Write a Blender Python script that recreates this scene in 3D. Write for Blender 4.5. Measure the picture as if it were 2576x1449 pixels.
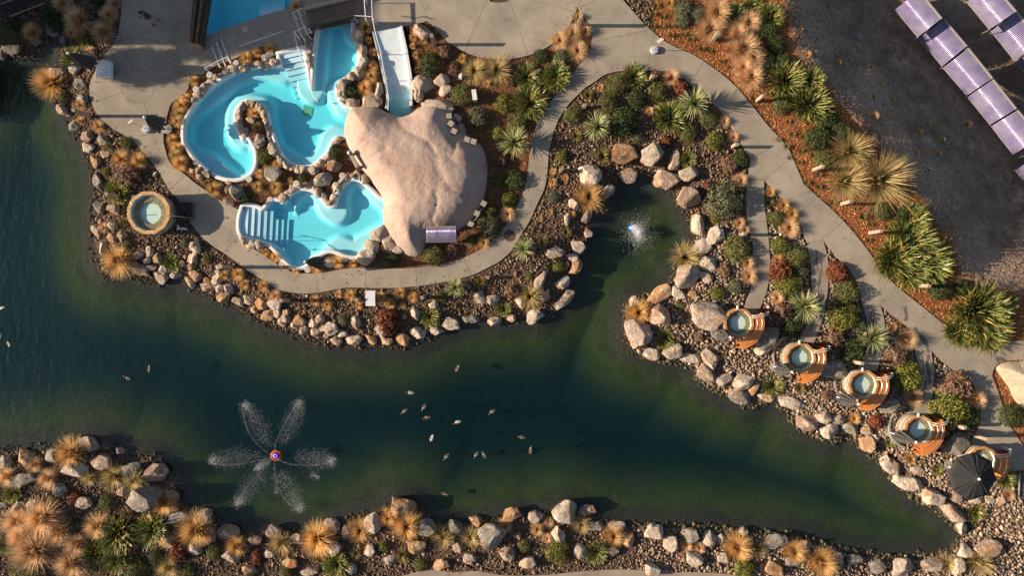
import bpy, bmesh, math, random
import numpy as np
from mathutils import Vector, Matrix, noise
from mathutils.geometry import delaunay_2d_cdt

random.seed(7); rng = np.random.default_rng(7)
for o in list(bpy.data.objects): bpy.data.objects.remove(o)
scene = bpy.context.scene
col = scene.collection
rad = math.radians

# ------------------------------------------------------------------ camera, sky, sun, exposure
CAMH = 42.93                                   # drone height over the paving, metres
cam_data = bpy.data.cameras.new('camera'); cam_data.lens = 24; cam_data.sensor_width = 36
cam_data.clip_end = 2000
cam = bpy.data.objects.new('camera', cam_data); col.objects.link(cam)
cam.location = (0, 0, CAMH); cam.rotation_euler = (0, 0, 0)
scene.camera = cam
SUN_EL = 20.0
world = bpy.data.worlds.new('World'); scene.world = world; world.use_nodes = True
wn = world.node_tree.nodes; wl = world.node_tree.links
sky = wn.new('ShaderNodeTexSky'); sky.sky_type = 'NISHITA'; sky.sun_disc = False
sky.sun_elevation = rad(SUN_EL); sky.sun_rotation = rad(270); sky.altitude = 300
sky.air_density = 1.0; sky.dust_density = 2.0; sky.ozone_density = 0.6
wn['Background'].inputs['Strength'].default_value = 0.055
wl.new(sky.outputs[0], wn['Background'].inputs['Color'])
sun_data = bpy.data.lights.new('sun', 'SUN'); sun_data.energy = 5.0; sun_data.angle = rad(0.5)
sun_data.color = (1.0, 0.80, 0.58)
sun = bpy.data.objects.new('sun', sun_data); col.objects.link(sun)
sun.location = (-60, 0, 40)
sun.rotation_euler = Vector((math.cos(rad(SUN_EL)), 0.0, -math.sin(rad(SUN_EL)))).to_track_quat('-Z', 'Y').to_euler()
scene.view_settings.view_transform = 'Standard'; scene.view_settings.look = 'None'
scene.view_settings.exposure = 0.82; scene.view_settings.gamma = 1.0
scene.view_settings.use_curve_mapping = False
scene.render.engine = 'CYCLES'
scene.cycles.use_denoising = True
scene.cycles.max_bounces = 8; scene.cycles.transparent_max_bounces = 16
scene.cycles.caustics_reflective = False; scene.cycles.caustics_refractive = False

# ------------------------------------------------------------------ mapping from image pixels (zoomed crops) to metres
CROP = {'A': (0, 0, 2.5875), 'B': (700, 0, 2.5875), 'C': (1400, 0, 2.5875), 'E': (2100, 0, 2.5875),
     'F': (2800, 0, 1.887), 'G': (0, 500, 2.5875), 'H': (700, 500, 2.5875), 'I': (1400, 500, 2.5875),
     'J': (2100, 500, 2.5875), 'K': (2800, 700, 1.887), 'L': (2300, 900, 2.5875), 'M': (3000, 1400, 1.8274),
     'N': (0, 1550, 2.2535), 'O': (800, 1700, 2.576), 'Q': (1700, 1700, 2.576), 'S': (350, 880, 2.5875),
     'T': (1000, 900, 2.5875), 'U': (1700, 900, 2.5875), 'V': (2600, 1250, 2.5875), 'X': (2500, 1750, 3.22),
     'W': (3300, 1650, 2.669), 'c': (700, 1400, 1.84), 'D': (0, 0, 0.66085)}
def pt(tag, x, y):
    ox, oy, s = CROP[tag]
    return ((ox + x / s) * 0.66085, (oy + y / s) * 0.66085)
def sz(tag, v):                                 # length in crop pixels -> metres
    return v / CROP[tag][2] * 0.66085 / 40
def P(d, z=0.0):
    k = (CAMH - z) / CAMH / 40
    return ((d[0] - 1288) * k, (724.5 - d[1]) * k)
def W(tag, pts, z=0.0):
    return [P(pt(tag, x, y), z) for x, y in pts]
def smooth(pts, n=4, closed=True):
    out = []; N = len(pts)
    rngi = range(N) if closed else range(N - 1)
    for i in rngi:
        if closed: a, b, c, d = pts[i - 1], pts[i], pts[(i + 1) % N], pts[(i + 2) % N]
        else: a, b, c, d = pts[max(i - 1, 0)], pts[i], pts[i + 1], pts[min(i + 2, N - 1)]
        for k in range(n):
            t = k / n; t2 = t * t; t3 = t2 * t
            out.append(tuple(0.5 * (2 * b[j] + (c[j] - a[j]) * t + (2 * a[j] - 5 * b[j] + 4 * c[j] - d[j]) * t2
                                    + (3 * b[j] - a[j] - 3 * c[j] + d[j]) * t3) for j in range(2)))
    if not closed: out.append(tuple(pts[-1]))
    return out
def area2(p):
    return sum(p[i - 1][0] * p[i][1] - p[i][0] * p[i - 1][1] for i in range(len(p)))
def ccw(p): return p if area2(p) > 0 else p[::-1]
def sdf(poly, pts):                             # + inside
    poly = np.asarray(poly, float); pts = np.asarray(pts, float)
    best = np.full(len(pts), 1e18); ins = np.zeros(len(pts), bool)
    x, y = pts[:, 0], pts[:, 1]
    for i in range(len(poly)):
        a = poly[i - 1]; b = poly[i]; e = b - a
        w0 = x - a[0]; w1 = y - a[1]
        L = e @ e
        t = np.clip((w0 * e[0] + w1 * e[1]) / L, 0, 1) if L > 0 else 0 * x
        d = (w0 - e[0] * t) ** 2 + (w1 - e[1] * t) ** 2
        np.minimum(best, d, out=best)
        c = (a[1] > y) != (b[1] > y)
        if c.any():
            xi = a[0] + (y - a[1]) / (e[1] if e[1] != 0 else 1e-12) * e[0]
            ins ^= c & (x < xi)
    d = np.sqrt(best)
    return np.where(ins, d, -d)
def sstep(a, b, x):
    t = np.clip((x - a) / (b - a), 0, 1); return t * t * (3 - 2 * t)

# ------------------------------------------------------------------ materials
MATS = {}
def nodes_of(name):
    m = bpy.data.materials.new(name); m.use_nodes = True
    nt = m.node_tree; return m, nt.nodes, nt.links, nt.nodes['Principled BSDF']
def ramp(N, stops):
    r = N.new('ShaderNodeValToRGB'); cr = r.color_ramp
    while len(cr.elements) < len(stops): cr.elements.new(0.5)
    for e, (p, c) in zip(cr.elements, stops): e.position = p; e.color = (*c, 1)
    return r
def mat(name, c1, c2=None, scale=8.0, rough=0.8, bump=0.0, bscale=None, metal=0.0, stretch=None, detail=6, spec=0.3,
        vary=0.0, coat=0.0):
    if name in MATS: return MATS[name]
    m, N, Lk, b = nodes_of(name)
    b.inputs['Roughness'].default_value = rough; b.inputs['Metallic'].default_value = metal
    b.inputs['Specular IOR Level'].default_value = spec
    if coat: b.inputs['Coat Weight'].default_value = coat
    tc = N.new('ShaderNodeTexCoord'); mp = N.new('ShaderNodeMapping')
    Lk.new(tc.outputs['Object'], mp.inputs['Vector'])
    if stretch: mp.inputs['Scale'].default_value = stretch
    oi = N.new('ShaderNodeObjectInfo')
    ad = N.new('ShaderNodeVectorMath'); ad.operation = 'ADD'
    mu = N.new('ShaderNodeMath'); mu.operation = 'MULTIPLY'; mu.inputs[1].default_value = 37.0
    Lk.new(oi.outputs['Random'], mu.inputs[0])
    Lk.new(mp.outputs[0], ad.inputs[0]); Lk.new(mu.outputs[0], ad.inputs[1])
    nz = N.new('ShaderNodeTexNoise'); nz.inputs['Scale'].default_value = scale; nz.inputs['Detail'].default_value = detail
    nz.inputs['Roughness'].default_value = 0.6
    Lk.new(ad.outputs[0], nz.inputs['Vector'])
    r = ramp(N, [(0.35, c1), (0.65, c2 or c1)]); Lk.new(nz.outputs['Fac'], r.inputs[0])
    out = r.outputs[0]
    if vary:
        hs = N.new('ShaderNodeHueSaturation')
        mr = N.new('ShaderNodeMapRange'); mr.inputs[3].default_value = 1 - vary; mr.inputs[4].default_value = 1 + vary
        Lk.new(oi.outputs['Random'], mr.inputs[0]); Lk.new(mr.outputs[0], hs.inputs['Value']); Lk.new(out, hs.inputs['Color'])
        out = hs.outputs[0]
    Lk.new(out, b.inputs['Base Color'])
    if bump:
        n2 = N.new('ShaderNodeTexNoise'); n2.inputs['Scale'].default_value = bscale or scale * 3; n2.inputs['Detail'].default_value = 8
        Lk.new(ad.outputs[0], n2.inputs['Vector'])
        bp = N.new('ShaderNodeBump'); bp.inputs['Strength'].default_value = bump; bp.inputs['Distance'].default_value = 0.05
        Lk.new(n2.outputs['Fac'], bp.inputs['Height']); Lk.new(bp.outputs[0], b.inputs['Normal'])
    MATS[name] = m; return m
def attr_mat(name, attr='tint', rough=0.8, vary=0.12, spec=0.25, sheen=0.0, trans=0.0, sat=1.0, mul=None):
    if name in MATS: return MATS[name]
    m, N, Lk, b = nodes_of(name)
    a = N.new('ShaderNodeAttribute'); a.attribute_name = attr
    oi = N.new('ShaderNodeObjectInfo'); hs = N.new('ShaderNodeHueSaturation')
    mr = N.new('ShaderNodeMapRange'); mr.inputs[3].default_value = 1 - vary; mr.inputs[4].default_value = 1 + vary
    Lk.new(oi.outputs['Random'], mr.inputs[0]); Lk.new(mr.outputs[0], hs.inputs['Value'])
    hs.inputs['Saturation'].default_value = sat
    src = a.outputs['Color']
    if mul:
        mx = N.new('ShaderNodeMix'); mx.data_type = 'RGBA'; mx.blend_type = 'MULTIPLY'; mx.inputs[0].default_value = 1
        Lk.new(src, mx.inputs[6]); mx.inputs[7].default_value = (*mul, 1); src = mx.outputs[2]
    Lk.new(src, hs.inputs['Color']); Lk.new(hs.outputs[0], b.inputs['Base Color'])
    b.inputs['Roughness'].default_value = rough; b.inputs['Specular IOR Level'].default_value = spec
    if trans:
        tr = N.new('ShaderNodeBsdfTranslucent'); mi = N.new('ShaderNodeMixShader'); mi.inputs[0].default_value = trans
        Lk.new(hs.outputs[0], tr.inputs['Color']); Lk.new(b.outputs[0], mi.inputs[1]); Lk.new(tr.outputs[0], mi.inputs[2])
        Lk.new(mi.outputs[0], N['Material Output'].inputs['Surface'])
    MATS[name] = m; return m
def water_mat(name, sigma, wave, wscale, refl=1.0, rough=0.03, big=None, silt=None):
    m, N, Lk, b = nodes_of(name); N.remove(b)
    tc = N.new('ShaderNodeTexCoord'); mp = N.new('ShaderNodeMapping'); mp.inputs['Scale'].default_value = (1, 0.45, 1)
    mp.inputs['Rotation'].default_value = (0, 0, rad(25))
    Lk.new(tc.outputs['Object'], mp.inputs[0])
    nz = N.new('ShaderNodeTexNoise'); nz.inputs['Scale'].default_value = wscale; nz.inputs['Detail'].default_value = 4
    Lk.new(mp.outputs[0], nz.inputs['Vector'])
    bp = N.new('ShaderNodeBump'); bp.inputs['Distance'].default_value = 0.1
    h = nz.outputs['Fac']
    if big:                                   # breeze: stronger chop out on the open water to the west
        sp = N.new('ShaderNodeSeparateXYZ'); Lk.new(tc.outputs['Object'], sp.inputs[0])
        mr = N.new('ShaderNodeMapRange'); mr.inputs[1].default_value = -12; mr.inputs[2].default_value = -34
        mr.inputs[3].default_value = wave; mr.inputs[4].default_value = big
        Lk.new(sp.outputs[0], mr.inputs[0]); Lk.new(mr.outputs[0], bp.inputs['Strength'])
    else: bp.inputs['Strength'].default_value = wave
    Lk.new(h, bp.inputs['Height'])
    fr = N.new('ShaderNodeFresnel'); ge = N.new('ShaderNodeNewGeometry')
    im = N.new('ShaderNodeMapRange'); im.inputs[3].default_value = 1.33; im.inputs[4].default_value = 1 / 1.33   # same loss going in and out
    Lk.new(ge.outputs['Backfacing'], im.inputs[0]); Lk.new(im.outputs[0], fr.inputs['IOR'])
    Lk.new(bp.outputs[0], fr.inputs['Normal'])
    fm = N.new('ShaderNodeMath'); fm.operation = 'MULTIPLY'; fm.inputs[1].default_value = refl; Lk.new(fr.outputs[0], fm.inputs[0])
    tr = N.new('ShaderNodeBsdfTransparent')
    gl = N.new('ShaderNodeBsdfGlossy'); gl.inputs['Roughness'].default_value = rough; Lk.new(bp.outputs[0], gl.inputs['Normal'])
    mi = N.new('ShaderNodeMixShader'); Lk.new(fm.outputs[0], mi.inputs[0]); Lk.new(tr.outputs[0], mi.inputs[1]); Lk.new(gl.outputs[0], mi.inputs[2])
    Lk.new(mi.outputs[0], N['Material Output'].inputs['Surface'])
    va = N.new('ShaderNodeVolumeAbsorption'); d = max(sigma)
    va.inputs['Density'].default_value = d; va.inputs['Color'].default_value = (*[1 - s / d for s in sigma], 1)
    vo = va.outputs[0]
    if silt:                                   # fine suspended matter
        vs_ = N.new('ShaderNodeVolumeScatter'); vs_.inputs['Color'].default_value = (*silt[0], 1); vs_.inputs['Density'].default_value = silt[1]; vs_.inputs['Anisotropy'].default_value = 0.2
        ad = N.new('ShaderNodeAddShader'); Lk.new(vo, ad.inputs[0]); Lk.new(vs_.outputs[0], ad.inputs[1]); vo = ad.outputs[0]
    Lk.new(vo, N['Material Output'].inputs['Volume'])
    return m

# ------------------------------------------------------------------ object helpers
def link(o, parent=None):
    col.objects.link(o)
    if parent: o.parent = parent
    return o
def tag(o, label=None, cat=None, group=None, kind=None):
    if label: o['label'] = label
    if cat: o['category'] = cat
    if group: o['group'] = group
    if kind: o['kind'] = kind
    return o
def empty(name, loc=(0, 0, 0), rz=0.0):
    o = bpy.data.objects.new(name, None); o.location = loc; o.rotation_euler = (0, 0, rz)
    o.empty_display_size = 0.2; return link(o)
def mobj(name, V, F, m=None, parent=None, sm=False, loc=None):
    me = bpy.data.meshes.new(name); me.from_pydata([tuple(v) for v in V], [], [tuple(f) for f in F])
    if sm: me.polygons.foreach_set('use_smooth', [True] * len(me.polygons))
    me.update()
    if m: me.materials.append(m)
    o = bpy.data.objects.new(name, me)
    if loc: o.location = loc
    return link(o, parent)
class MB:                                       # mesh builder
    def __init__(s): s.V = []; s.F = []
    def add(s, V, F):
        n = len(s.V); s.V += [tuple(v) for v in V]; s.F += [tuple(i + n for i in f) for f in F]; return s
    def box(s, c, d, rz=0.0, tilt=None):
        x, y, z = d[0] / 2, d[1] / 2, d[2] / 2; bv = min(x, y, z) * 0.18
        V = []
        for sx, sy, sg in ((1, 1, 1), (-1, 1, 1), (-1, -1, 1), (1, -1, 1)):
            for zz, ins in ((-z, bv), (-z + bv, 0), (z - bv, 0), (z, bv)):
                V.append((sx * (x - ins), sy * (y - ins), zz))
        R = Matrix.Rotation(rz, 3, 'Z')
        if tilt: R = R @ tilt
        V = [R @ Vector(v) + Vector(c) for v in V]
        F = [(0, 12, 8, 4), (3, 7, 11, 15)]
        for i in range(4):
            a = i * 4; b2 = ((i + 1) % 4) * 4
            for k in range(3): F.append((a + k, b2 + k, b2 + k + 1, a + k + 1))
        return s.add(V, F)
    def prism(s, poly, z0, z1):
        poly = ccw([tuple(p[:2]) for p in poly]); n = len(poly)
        V = [(x, y, z0) for x, y in poly] + [(x, y, z1) for x, y in poly]
        F = [tuple(range(n, 2 * n)), tuple(range(n - 1, -1, -1))] + [(i, (i + 1) % n, n + (i + 1) % n, n + i) for i in range(n)]
        return s.add(V, F)
    def tube(s, path, r, n=8, r2=None, cap=True):
        path = [Vector(p) for p in path]; base = len(s.V); m = len(path); up = Vector((0.13, 0.21, 1)).normalized()
        V = []
        for i, p in enumerate(path):
            t = (path[min(i + 1, m - 1)] - path[max(i - 1, 0)]).normalized()
            a = t.cross(up)
            if a.length < 1e-3: a = t.cross(Vector((1, 0, 0)))
            a.normalize(); b2 = t.cross(a)
            rr = r if r2 is None else r + (r2 - r) * i / max(1, m - 1)
            for k in range(n):
                an = 2 * math.pi * k / n; V.append(p + a * (rr * math.cos(an)) + b2 * (rr * math.sin(an)))
        F = [(i * n + k, i * n + (k + 1) % n, (i + 1) * n + (k + 1) % n, (i + 1) * n + k) for i in range(m - 1) for k in range(n)]
        if cap: F += [tuple(range(n - 1, -1, -1)), tuple((m - 1) * n + k for k in range(n))]
        return s.add(V, F)
    def lathe(s, c, prof, n=24, cap=True):
        V = []; m = len(prof)
        for r, z in prof:
            for k in range(n):
                an = 2 * math.pi * k / n; V.append((c[0] + r * math.cos(an), c[1] + r * math.sin(an), c[2] + z))
        F = [(i * n + k, i * n + (k + 1) % n, (i + 1) * n + (k + 1) % n, (i + 1) * n + k) for i in range(m - 1) for k in range(n)]
        if cap: F += [tuple(range(n - 1, -1, -1)), tuple((m - 1) * n + k for k in range(n))]
        return s.add(V, F)
    def build(s, name, m=None, parent=None, sm=False): return mobj(name, s.V, s.F, m, parent, sm)
def np_mesh(name, V, tris, m, tint=None, smoothf=False):
    me = bpy.data.meshes.new(name); k = tris.shape[1]
    me.vertices.add(len(V)); me.vertices.foreach_set('co', np.asarray(V, np.float32).ravel())
    me.loops.add(tris.size); me.loops.foreach_set('vertex_index', tris.astype(np.int32).ravel())
    me.polygons.add(len(tris)); me.polygons.foreach_set('loop_start', np.arange(0, tris.size, k, dtype=np.int32))
    me.polygons.foreach_set('loop_total', np.full(len(tris), k, np.int32))
    if smoothf: me.polygons.foreach_set('use_smooth', np.ones(len(tris), bool))
    me.update(calc_edges=True)
    if tint is not None:
        a = me.color_attributes.new('tint', 'FLOAT_COLOR', 'POINT')
        c = np.ones((len(V), 4), np.float32); c[:, :3] = tint; a.data.foreach_set('color', c.ravel())
    if m: me.materials.append(m)
    return me

# labels are settled at the end, when all like things are known
PENDING = []
def later(o, desc, kind, area, d, cat, group, axis=0):
    o['category'] = cat; o['group'] = group
    PENDING.append((o, desc, kind, area, d, axis))
ORD = ['first', 'second', 'third', 'fourth', 'fifth', 'sixth', 'seventh', 'eighth', 'ninth', 'tenth', 'eleventh', 'twelfth',
       'thirteenth', 'fourteenth', 'fifteenth', 'sixteenth', 'seventeenth', 'eighteenth', 'nineteenth', 'twentieth']
def settle_labels():
    groups = {}
    for p in PENDING: groups.setdefault((p[1], p[2], p[3]), []).append(p)
    for (desc, kind, area), L in groups.items():
        ax = L[0][5]; L.sort(key=lambda p: p[4][ax])
        side = ('left', 'right') if ax == 0 else ('top', 'bottom')
        n = len(L)
        for i, p in enumerate(L):
            base = f'{desc} {kind} {area}'
            if n == 1: p[0]['label'] = base; continue
            if i == 0: q = 'leftmost' if ax == 0 else 'topmost'
            elif i == n - 1: q = 'rightmost' if ax == 0 else 'lowest'
            elif i < n / 2 or n - 1 - i >= len(ORD): q = f'{ORD[i]} from {side[0]}'
            else: q = f'{ORD[n - 1 - i]} from {side[1]}'
            p[0]['label'] = f'{base}, {q}'
# ------------------------------------------------------------------ outlines
LAKE = smooth([P(d, -0.5) for d in [(-700, 276), (-260, 278), (-75, 276), (-40, 240), (-28, 170), (0, 152), (40, 142), (80, 132), (125, 98), (150, 112), (157, 150), (168, 205), (160, 258), (188, 320),
    (215, 368), (236, 420), (242, 480), (236, 560), (240, 640), (264, 690), (330, 692), (400, 707), (440, 702), (500, 727), (560, 757),
    (610, 772), (650, 802), (700, 822), (760, 843), (840, 865), (960, 865), (1030, 860), (1090, 838), (1170, 808), (1260, 802),
    (1330, 797), (1362, 800), (1392, 775), (1436, 742), (1432, 700), (1450, 660), (1472, 600), (1484, 560), (1522, 520), (1538, 472),
    (1562, 452), (1595, 440), (1640, 442), (1688, 468), (1710, 500), (1736, 540), (1752, 590), (1746, 640), (1702, 690), (1690, 722),
    (1640, 745), (1590, 762), (1574, 800), (1574, 850), (1602, 882), (1652, 897), (1742, 918), (1772, 962), (1840, 993), (1880, 1016),
    (1940, 1004), (1985, 1030), (2010, 1068), (2088, 1104), (2130, 1092), (2190, 1135), (2240, 1184), (2300, 1244), (2350, 1268),
    (2392, 1304), (2440, 1306), (2486, 1318), (2430, 1345), (2400, 1388), (2340, 1400), (2260, 1408), (2180, 1402), (2100, 1388),
    (2050, 1370), (1980, 1352), (1900, 1346), (1830, 1340), (1760, 1330), (1650, 1330), (1560, 1325), (1500, 1310), (1430, 1288),
    (1400, 1292), (1330, 1308), (1280, 1308), (1210, 1323), (1130, 1328), (1062, 1300), (1040, 1268), (1000, 1262), (960, 1288),
    (920, 1300), (850, 1320), (780, 1340), (690, 1348), (640, 1358), (570, 1345), (535, 1310), (500, 1290), (455, 1268), (440, 1222),
    (420, 1190), (380, 1152), (310, 1150), (260, 1116), (200, 1112), (150, 1126), (80, 1130), (0, 1140), (-260, 1150), (-700, 1150)]], 3)
SLOPE = [P(d) for d in [(1996, -300), (1978, 0), (2003, 110), (2050, 185), (2120, 255), (2180, 335), (2250, 405), (2300, 475), (2345, 545),
    (2398, 605), (2430, 685), (2480, 722), (2600, 760), (3300, 820), (3300, -300)]]
POOL1 = [pt('B', *p) for p in [(965, 655), (830, 655), (720, 665), (600, 690), (500, 720), (400, 775), (300, 840), (200, 930), (135, 1010), (80, 1090),
    (40, 1160), (12, 1230), (5, 1320), (12, 1410)]] + [pt('H', *p) for p in [(30, 135), (90, 230), (160, 310), (240, 378), (330, 430), (430, 462),
    (520, 466), (600, 445), (660, 400), (693, 330), (702, 250), (688, 180), (650, 110), (608, 50)]] + [pt('B', *p) for p in [
    (585, 1390), (540, 1310), (508, 1230), (495, 1150), (510, 1080), (560, 1010), (630, 978), (700, 985), (760, 1015), (810, 1080), (840, 1180),
    (870, 1300)]] + [pt('H', *p) for p in [(882, 10), (905, 85), (950, 190), (1010, 270), (1080, 320), (1170, 340), (1260, 328), (1330, 280),
    (1400, 210), (1430, 150), (1462, 90), (1510, 50), (1620, 35), (1700, -60)]] + [pt('B', *p) for p in [(1680, 1080), (1575, 1050), (1535, 1000),
    (1500, 920), (1503, 860), (1555, 790), (1640, 720), (1700, 660), (1718, 580), (1705, 450), (1662, 340), (1650, 200), (1640, 100)]]
POOL1_SHARP = [pt('B', *p) for p in [(1360, 100), (1335, 240), (1310, 400), (1290, 560), (1280, 690), (1272, 860), (1252, 868), (1228, 780), (1212, 680), (1195, 570),
    (1180, 475), (940, 535)]]
POOL1 = ccw([P(d) for d in smooth(POOL1, 3, False) + POOL1_SHARP])
POOL2 = ccw([P(d) for d in smooth([pt('H', *p) for p in [(600, 735), (700, 745), (765, 772), (800, 760), (830, 722), (880, 684), (930, 690), (965, 714),
    (1000, 690), (1050, 632), (1110, 592), (1180, 578), (1250, 590), (1310, 622), (1350, 670), (1395, 728), (1440, 750), (1490, 740), (1506, 680),
    (1522, 610), (1560, 545), (1620, 497), (1680, 482), (1740, 500), (1800, 550), (1860, 600), (1920, 660), (1990, 690), (2030, 780), (2040, 860),
    (2020, 930), (1960, 962), (1910, 1000), (1880, 1060), (1840, 1110), (1790, 1160), (1740, 1208), (1690, 1232), (1600, 1220), (1520, 1186), (1450, 1168),
    (1380, 1185), (1320, 1215), (1262, 1242), (1230, 1290), (1180, 1328), (1120, 1335), (1050, 1315), (1000, 1270), (950, 1220), (900, 1160),
    (830, 1105), (740, 1085), (650, 1072), (600, 1048), (562, 1000), (550, 920), (560, 830), (580, 765)]], 3)])
POOL0 = ccw(W('B', [(240, -200), (195, 350), (740, 160), (990, 90), (1130, 10), (1260, -200)]))
RAMP = ccw(W('C', [(60, 310), (340, 255), (392, 500), (430, 730), (440, 880), (436, 1030), (400, 1100), (290, 1125), (200, 1100), (186, 1060), (200, 960),
    (180, 830), (120, 640), (85, 450)]))
MOUND = ccw([P(d) for d in smooth([(880, 276), (910, 266), (945, 268), (978, 284), (1005, 292), (1030, 287), (1058, 268), (1086, 260), (1113, 266), (1134, 290),
    (1155, 320), (1190, 350), (1215, 372), (1226, 420), (1222, 480), (1205, 530), (1180, 560), (1150, 580), (1110, 596), (1078, 606), (1062, 640),
    (1030, 643), (1000, 625), (975, 590), (965, 560), (964, 505), (945, 470), (915, 430), (882, 380), (866, 330)], 4)])

def chain(parts, closed=False):                 # [(crop, pts, smooth?)] -> D points
    out = []
    for t, pts, s in parts:
        d = [pt(t, *p) for p in pts]
        out += smooth(d, 4, False) if s else d
    return out
PAVE_OUT = chain([
 ('D', [(306, -140), (305, 0), (302, 55), (288, 105), (262, 140), (240, 178), (226, 208), (226, 232), (234, 268), (256, 300), (288, 326), (330, 350), (356, 378),
        (382, 408), (404, 440), (426, 478), (446, 500), (468, 540), (484, 566), (508, 596), (540, 622), (580, 648), (622, 680), (664, 706), (700, 728),
        (752, 738), (800, 736), (840, 729), (880, 723), (930, 724), (980, 724), (1050, 720), (1100, 712), (1148, 704)], 1),
 ('U', [(70, 425), (240, 385), (400, 310), (530, 240), (640, 140)], 1),
 ('I', [(1505, 1025), (1590, 890), (1640, 780), (1685, 680), (1740, 560), (1768, 400), (1780, 250), (1800, 130), (1832, 0)], 1),
 ('C', [(1880, 1170), (1930, 1090), (1990, 1010), (2070, 930)], 1),
 ('E', [(330, 860), (440, 790), (520, 735), (620, 705), (760, 690), (960, 690), (1130, 720), (1260, 770), (1365, 830), (1480, 920), (1575, 1005), (1680, 1110),
        (1740, 1200), (1795, 1280), (1845, 1360), (1890, 1449)], 1),
 ('J', [(1900, 170), (1955, 270), (1942, 400), (1925, 480), (1922, 600), (1920, 800), (1935, 930), (1980, 1100), (1982, 1250)], 1),
 ('K', [(125, 560), (118, 720), (85, 830), (40, 940), (10, 990)], 1), ('K', [(95, 1010), (150, 940), (195, 850), (230, 740), (247, 620), (245, 480), (230, 330), (212, 180), (205, 40), (207, -31)], 1),
 ('K', [(250, 20), (320, 85), (390, 135), (430, 190), (460, 260), (482, 330), (500, 390), (515, 425)], 1),
 ('K', [(530, 520), (545, 620), (547, 700), (556, 780), (565, 860), (540, 960), (500, 1040), (448, 1120)], 1),
 ('K', [(560, 1150), (600, 1050), (632, 950), (650, 850), (662, 770), (668, 650), (665, 560), (650, 480), (628, 400)], 1),
 ('K', [(690, 480), (740, 540), (800, 600), (845, 660), (882, 730), (902, 800), (912, 860), (920, 890)], 1),
 ('K', [(940, 970), (955, 1050), (950, 1150), (930, 1240), (870, 1335)], 1), ('K', [(1015, 1345), (1050, 1230), (1075, 1110), (1075, 1020), (1060, 940), (1040, 870)], 1),
 ('K', [(1110, 930), (1190, 990), (1250, 1045), (1280, 1110), (1290, 1200)], 1), ('K', [(1310, 1300), (1322, 1400)], 0),
 ('M', [(910, 100), (890, 220), (835, 305), (838, 330), (955, 335), (985, 270), (1003, 200), (1012, 100), (1022, 0)], 1),
 ('K', [(1420, 1300), (1405, 1195)], 0), ('K', [(1480, 1270), (1560, 1340), (1640, 1400)], 1),
 ('M', [(1210, 30), (1270, 90), (1310, 160), (1335, 250), (1332, 400), (1292, 480), (1230, 560), (1230, 640), (1440, 740), (1590, 720), (1720, 690)], 1),
 ('M', [(1720, 640), (1641, 550), (1600, 490), (1545, 410), (1512, 350), (1490, 260), (1455, 150), (1420, 60)], 1),
 ('K', [(1840, 1420), (1850, 1345), (1890, 1292), (1960, 1270), (2072, 1264), (2200, 1260)], 1),
 ('K', [(2200, 1105), (2072, 1120), (1900, 1150), (1720, 1170), (1600, 1100), (1520, 1030), (1400, 930), (1300, 850), (1200, 770), (1110, 690), (1050, 630), (1000, 550), (930, 450),
        (850, 350), (780, 270), (700, 190), (600, 100), (490, 0)], 1),
 ('E', [(2330, 1449), (2220, 1330), (2110, 1210), (2005, 1075), (1930, 985), (1850, 890), (1740, 780), (1640, 700), (1500, 600), (1380, 530), (1200, 450), (1080, 380), (1000, 310), (900, 220),
        (830, 140), (770, 70), (710, 0), (600, -200), (520, -360)], 1)])
PAVE_IN = chain([
 ('C', [(60, 310), (340, 255)], 0), ('C', [(480, 232), (600, 212), (680, 300), (780, 395), (870, 460), (960, 510), (1120, 560), (1300, 580), (1450, 570), (1620, 530), (1750, 470),
        (1850, 400), (1950, 300), (2020, 180), (2066, 70)], 1),
 ('E', [(310, 150), (360, 205), (395, 290), (395, 400), (372, 510), (330, 570), (270, 640), (210, 710)], 1),
 ('C', [(1960, 780), (1890, 880), (1830, 960), (1770, 1030), (1720, 1110), (1660, 1230), (1625, 1350), (1612, 1440)], 1),
 ('I', [(1592, 250), (1575, 400), (1550, 540), (1500, 680), (1440, 800), (1390, 890), (1320, 970), (1260, 1045), (1190, 1105), (1100, 1170), (1000, 1220), (900, 1260), (760, 1297),
        (600, 1325), (450, 1345), (250, 1352), (0, 1347)], 1),
 ('H', [(1700, 1345), (1580, 1355), (1450, 1380), (1300, 1398), (1180, 1400), (1080, 1388), (1000, 1358), (900, 1295), (800, 1225), (700, 1165), (610, 1100), (550, 1050)], 1),
 ('H', [(556, 1000), (545, 920), (555, 830), (578, 768)], 1), ('H', [(530, 765), (470, 735), (380, 690), (300, 640), (200, 570), (100, 500), (30, 440)], 1),
 ('G', [(1780, 395), (1700, 340), (1655, 270), (1632, 190), (1610, 100), (1612, 0)], 1),
 ('A', [(1625, 1240), (1650, 1120), (1690, 1010), (1780, 940), (1850, 880), (1862, 780), (1890, 730)], 1),
 ('B', [(170, 735), (240, 685), (330, 635), (470, 585), (580, 535), (700, 485), (850, 435), (912, 500), (940, 533)], 1),
 ('B', [(1180, 473), (1165, 385), (1250, 312), (1700, 215), (1850, 225)], 0)])
PAVE_HOLES = [[P(d) for d in PAVE_IN], POOL0, smooth(W('C', [(1190, -120), (1200, 0), (1240, 16), (1300, 22), (1360, 14), (1395, -4), (1400, -120)]), 2)]
PAVE = [P(d) for d in PAVE_OUT]

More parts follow.
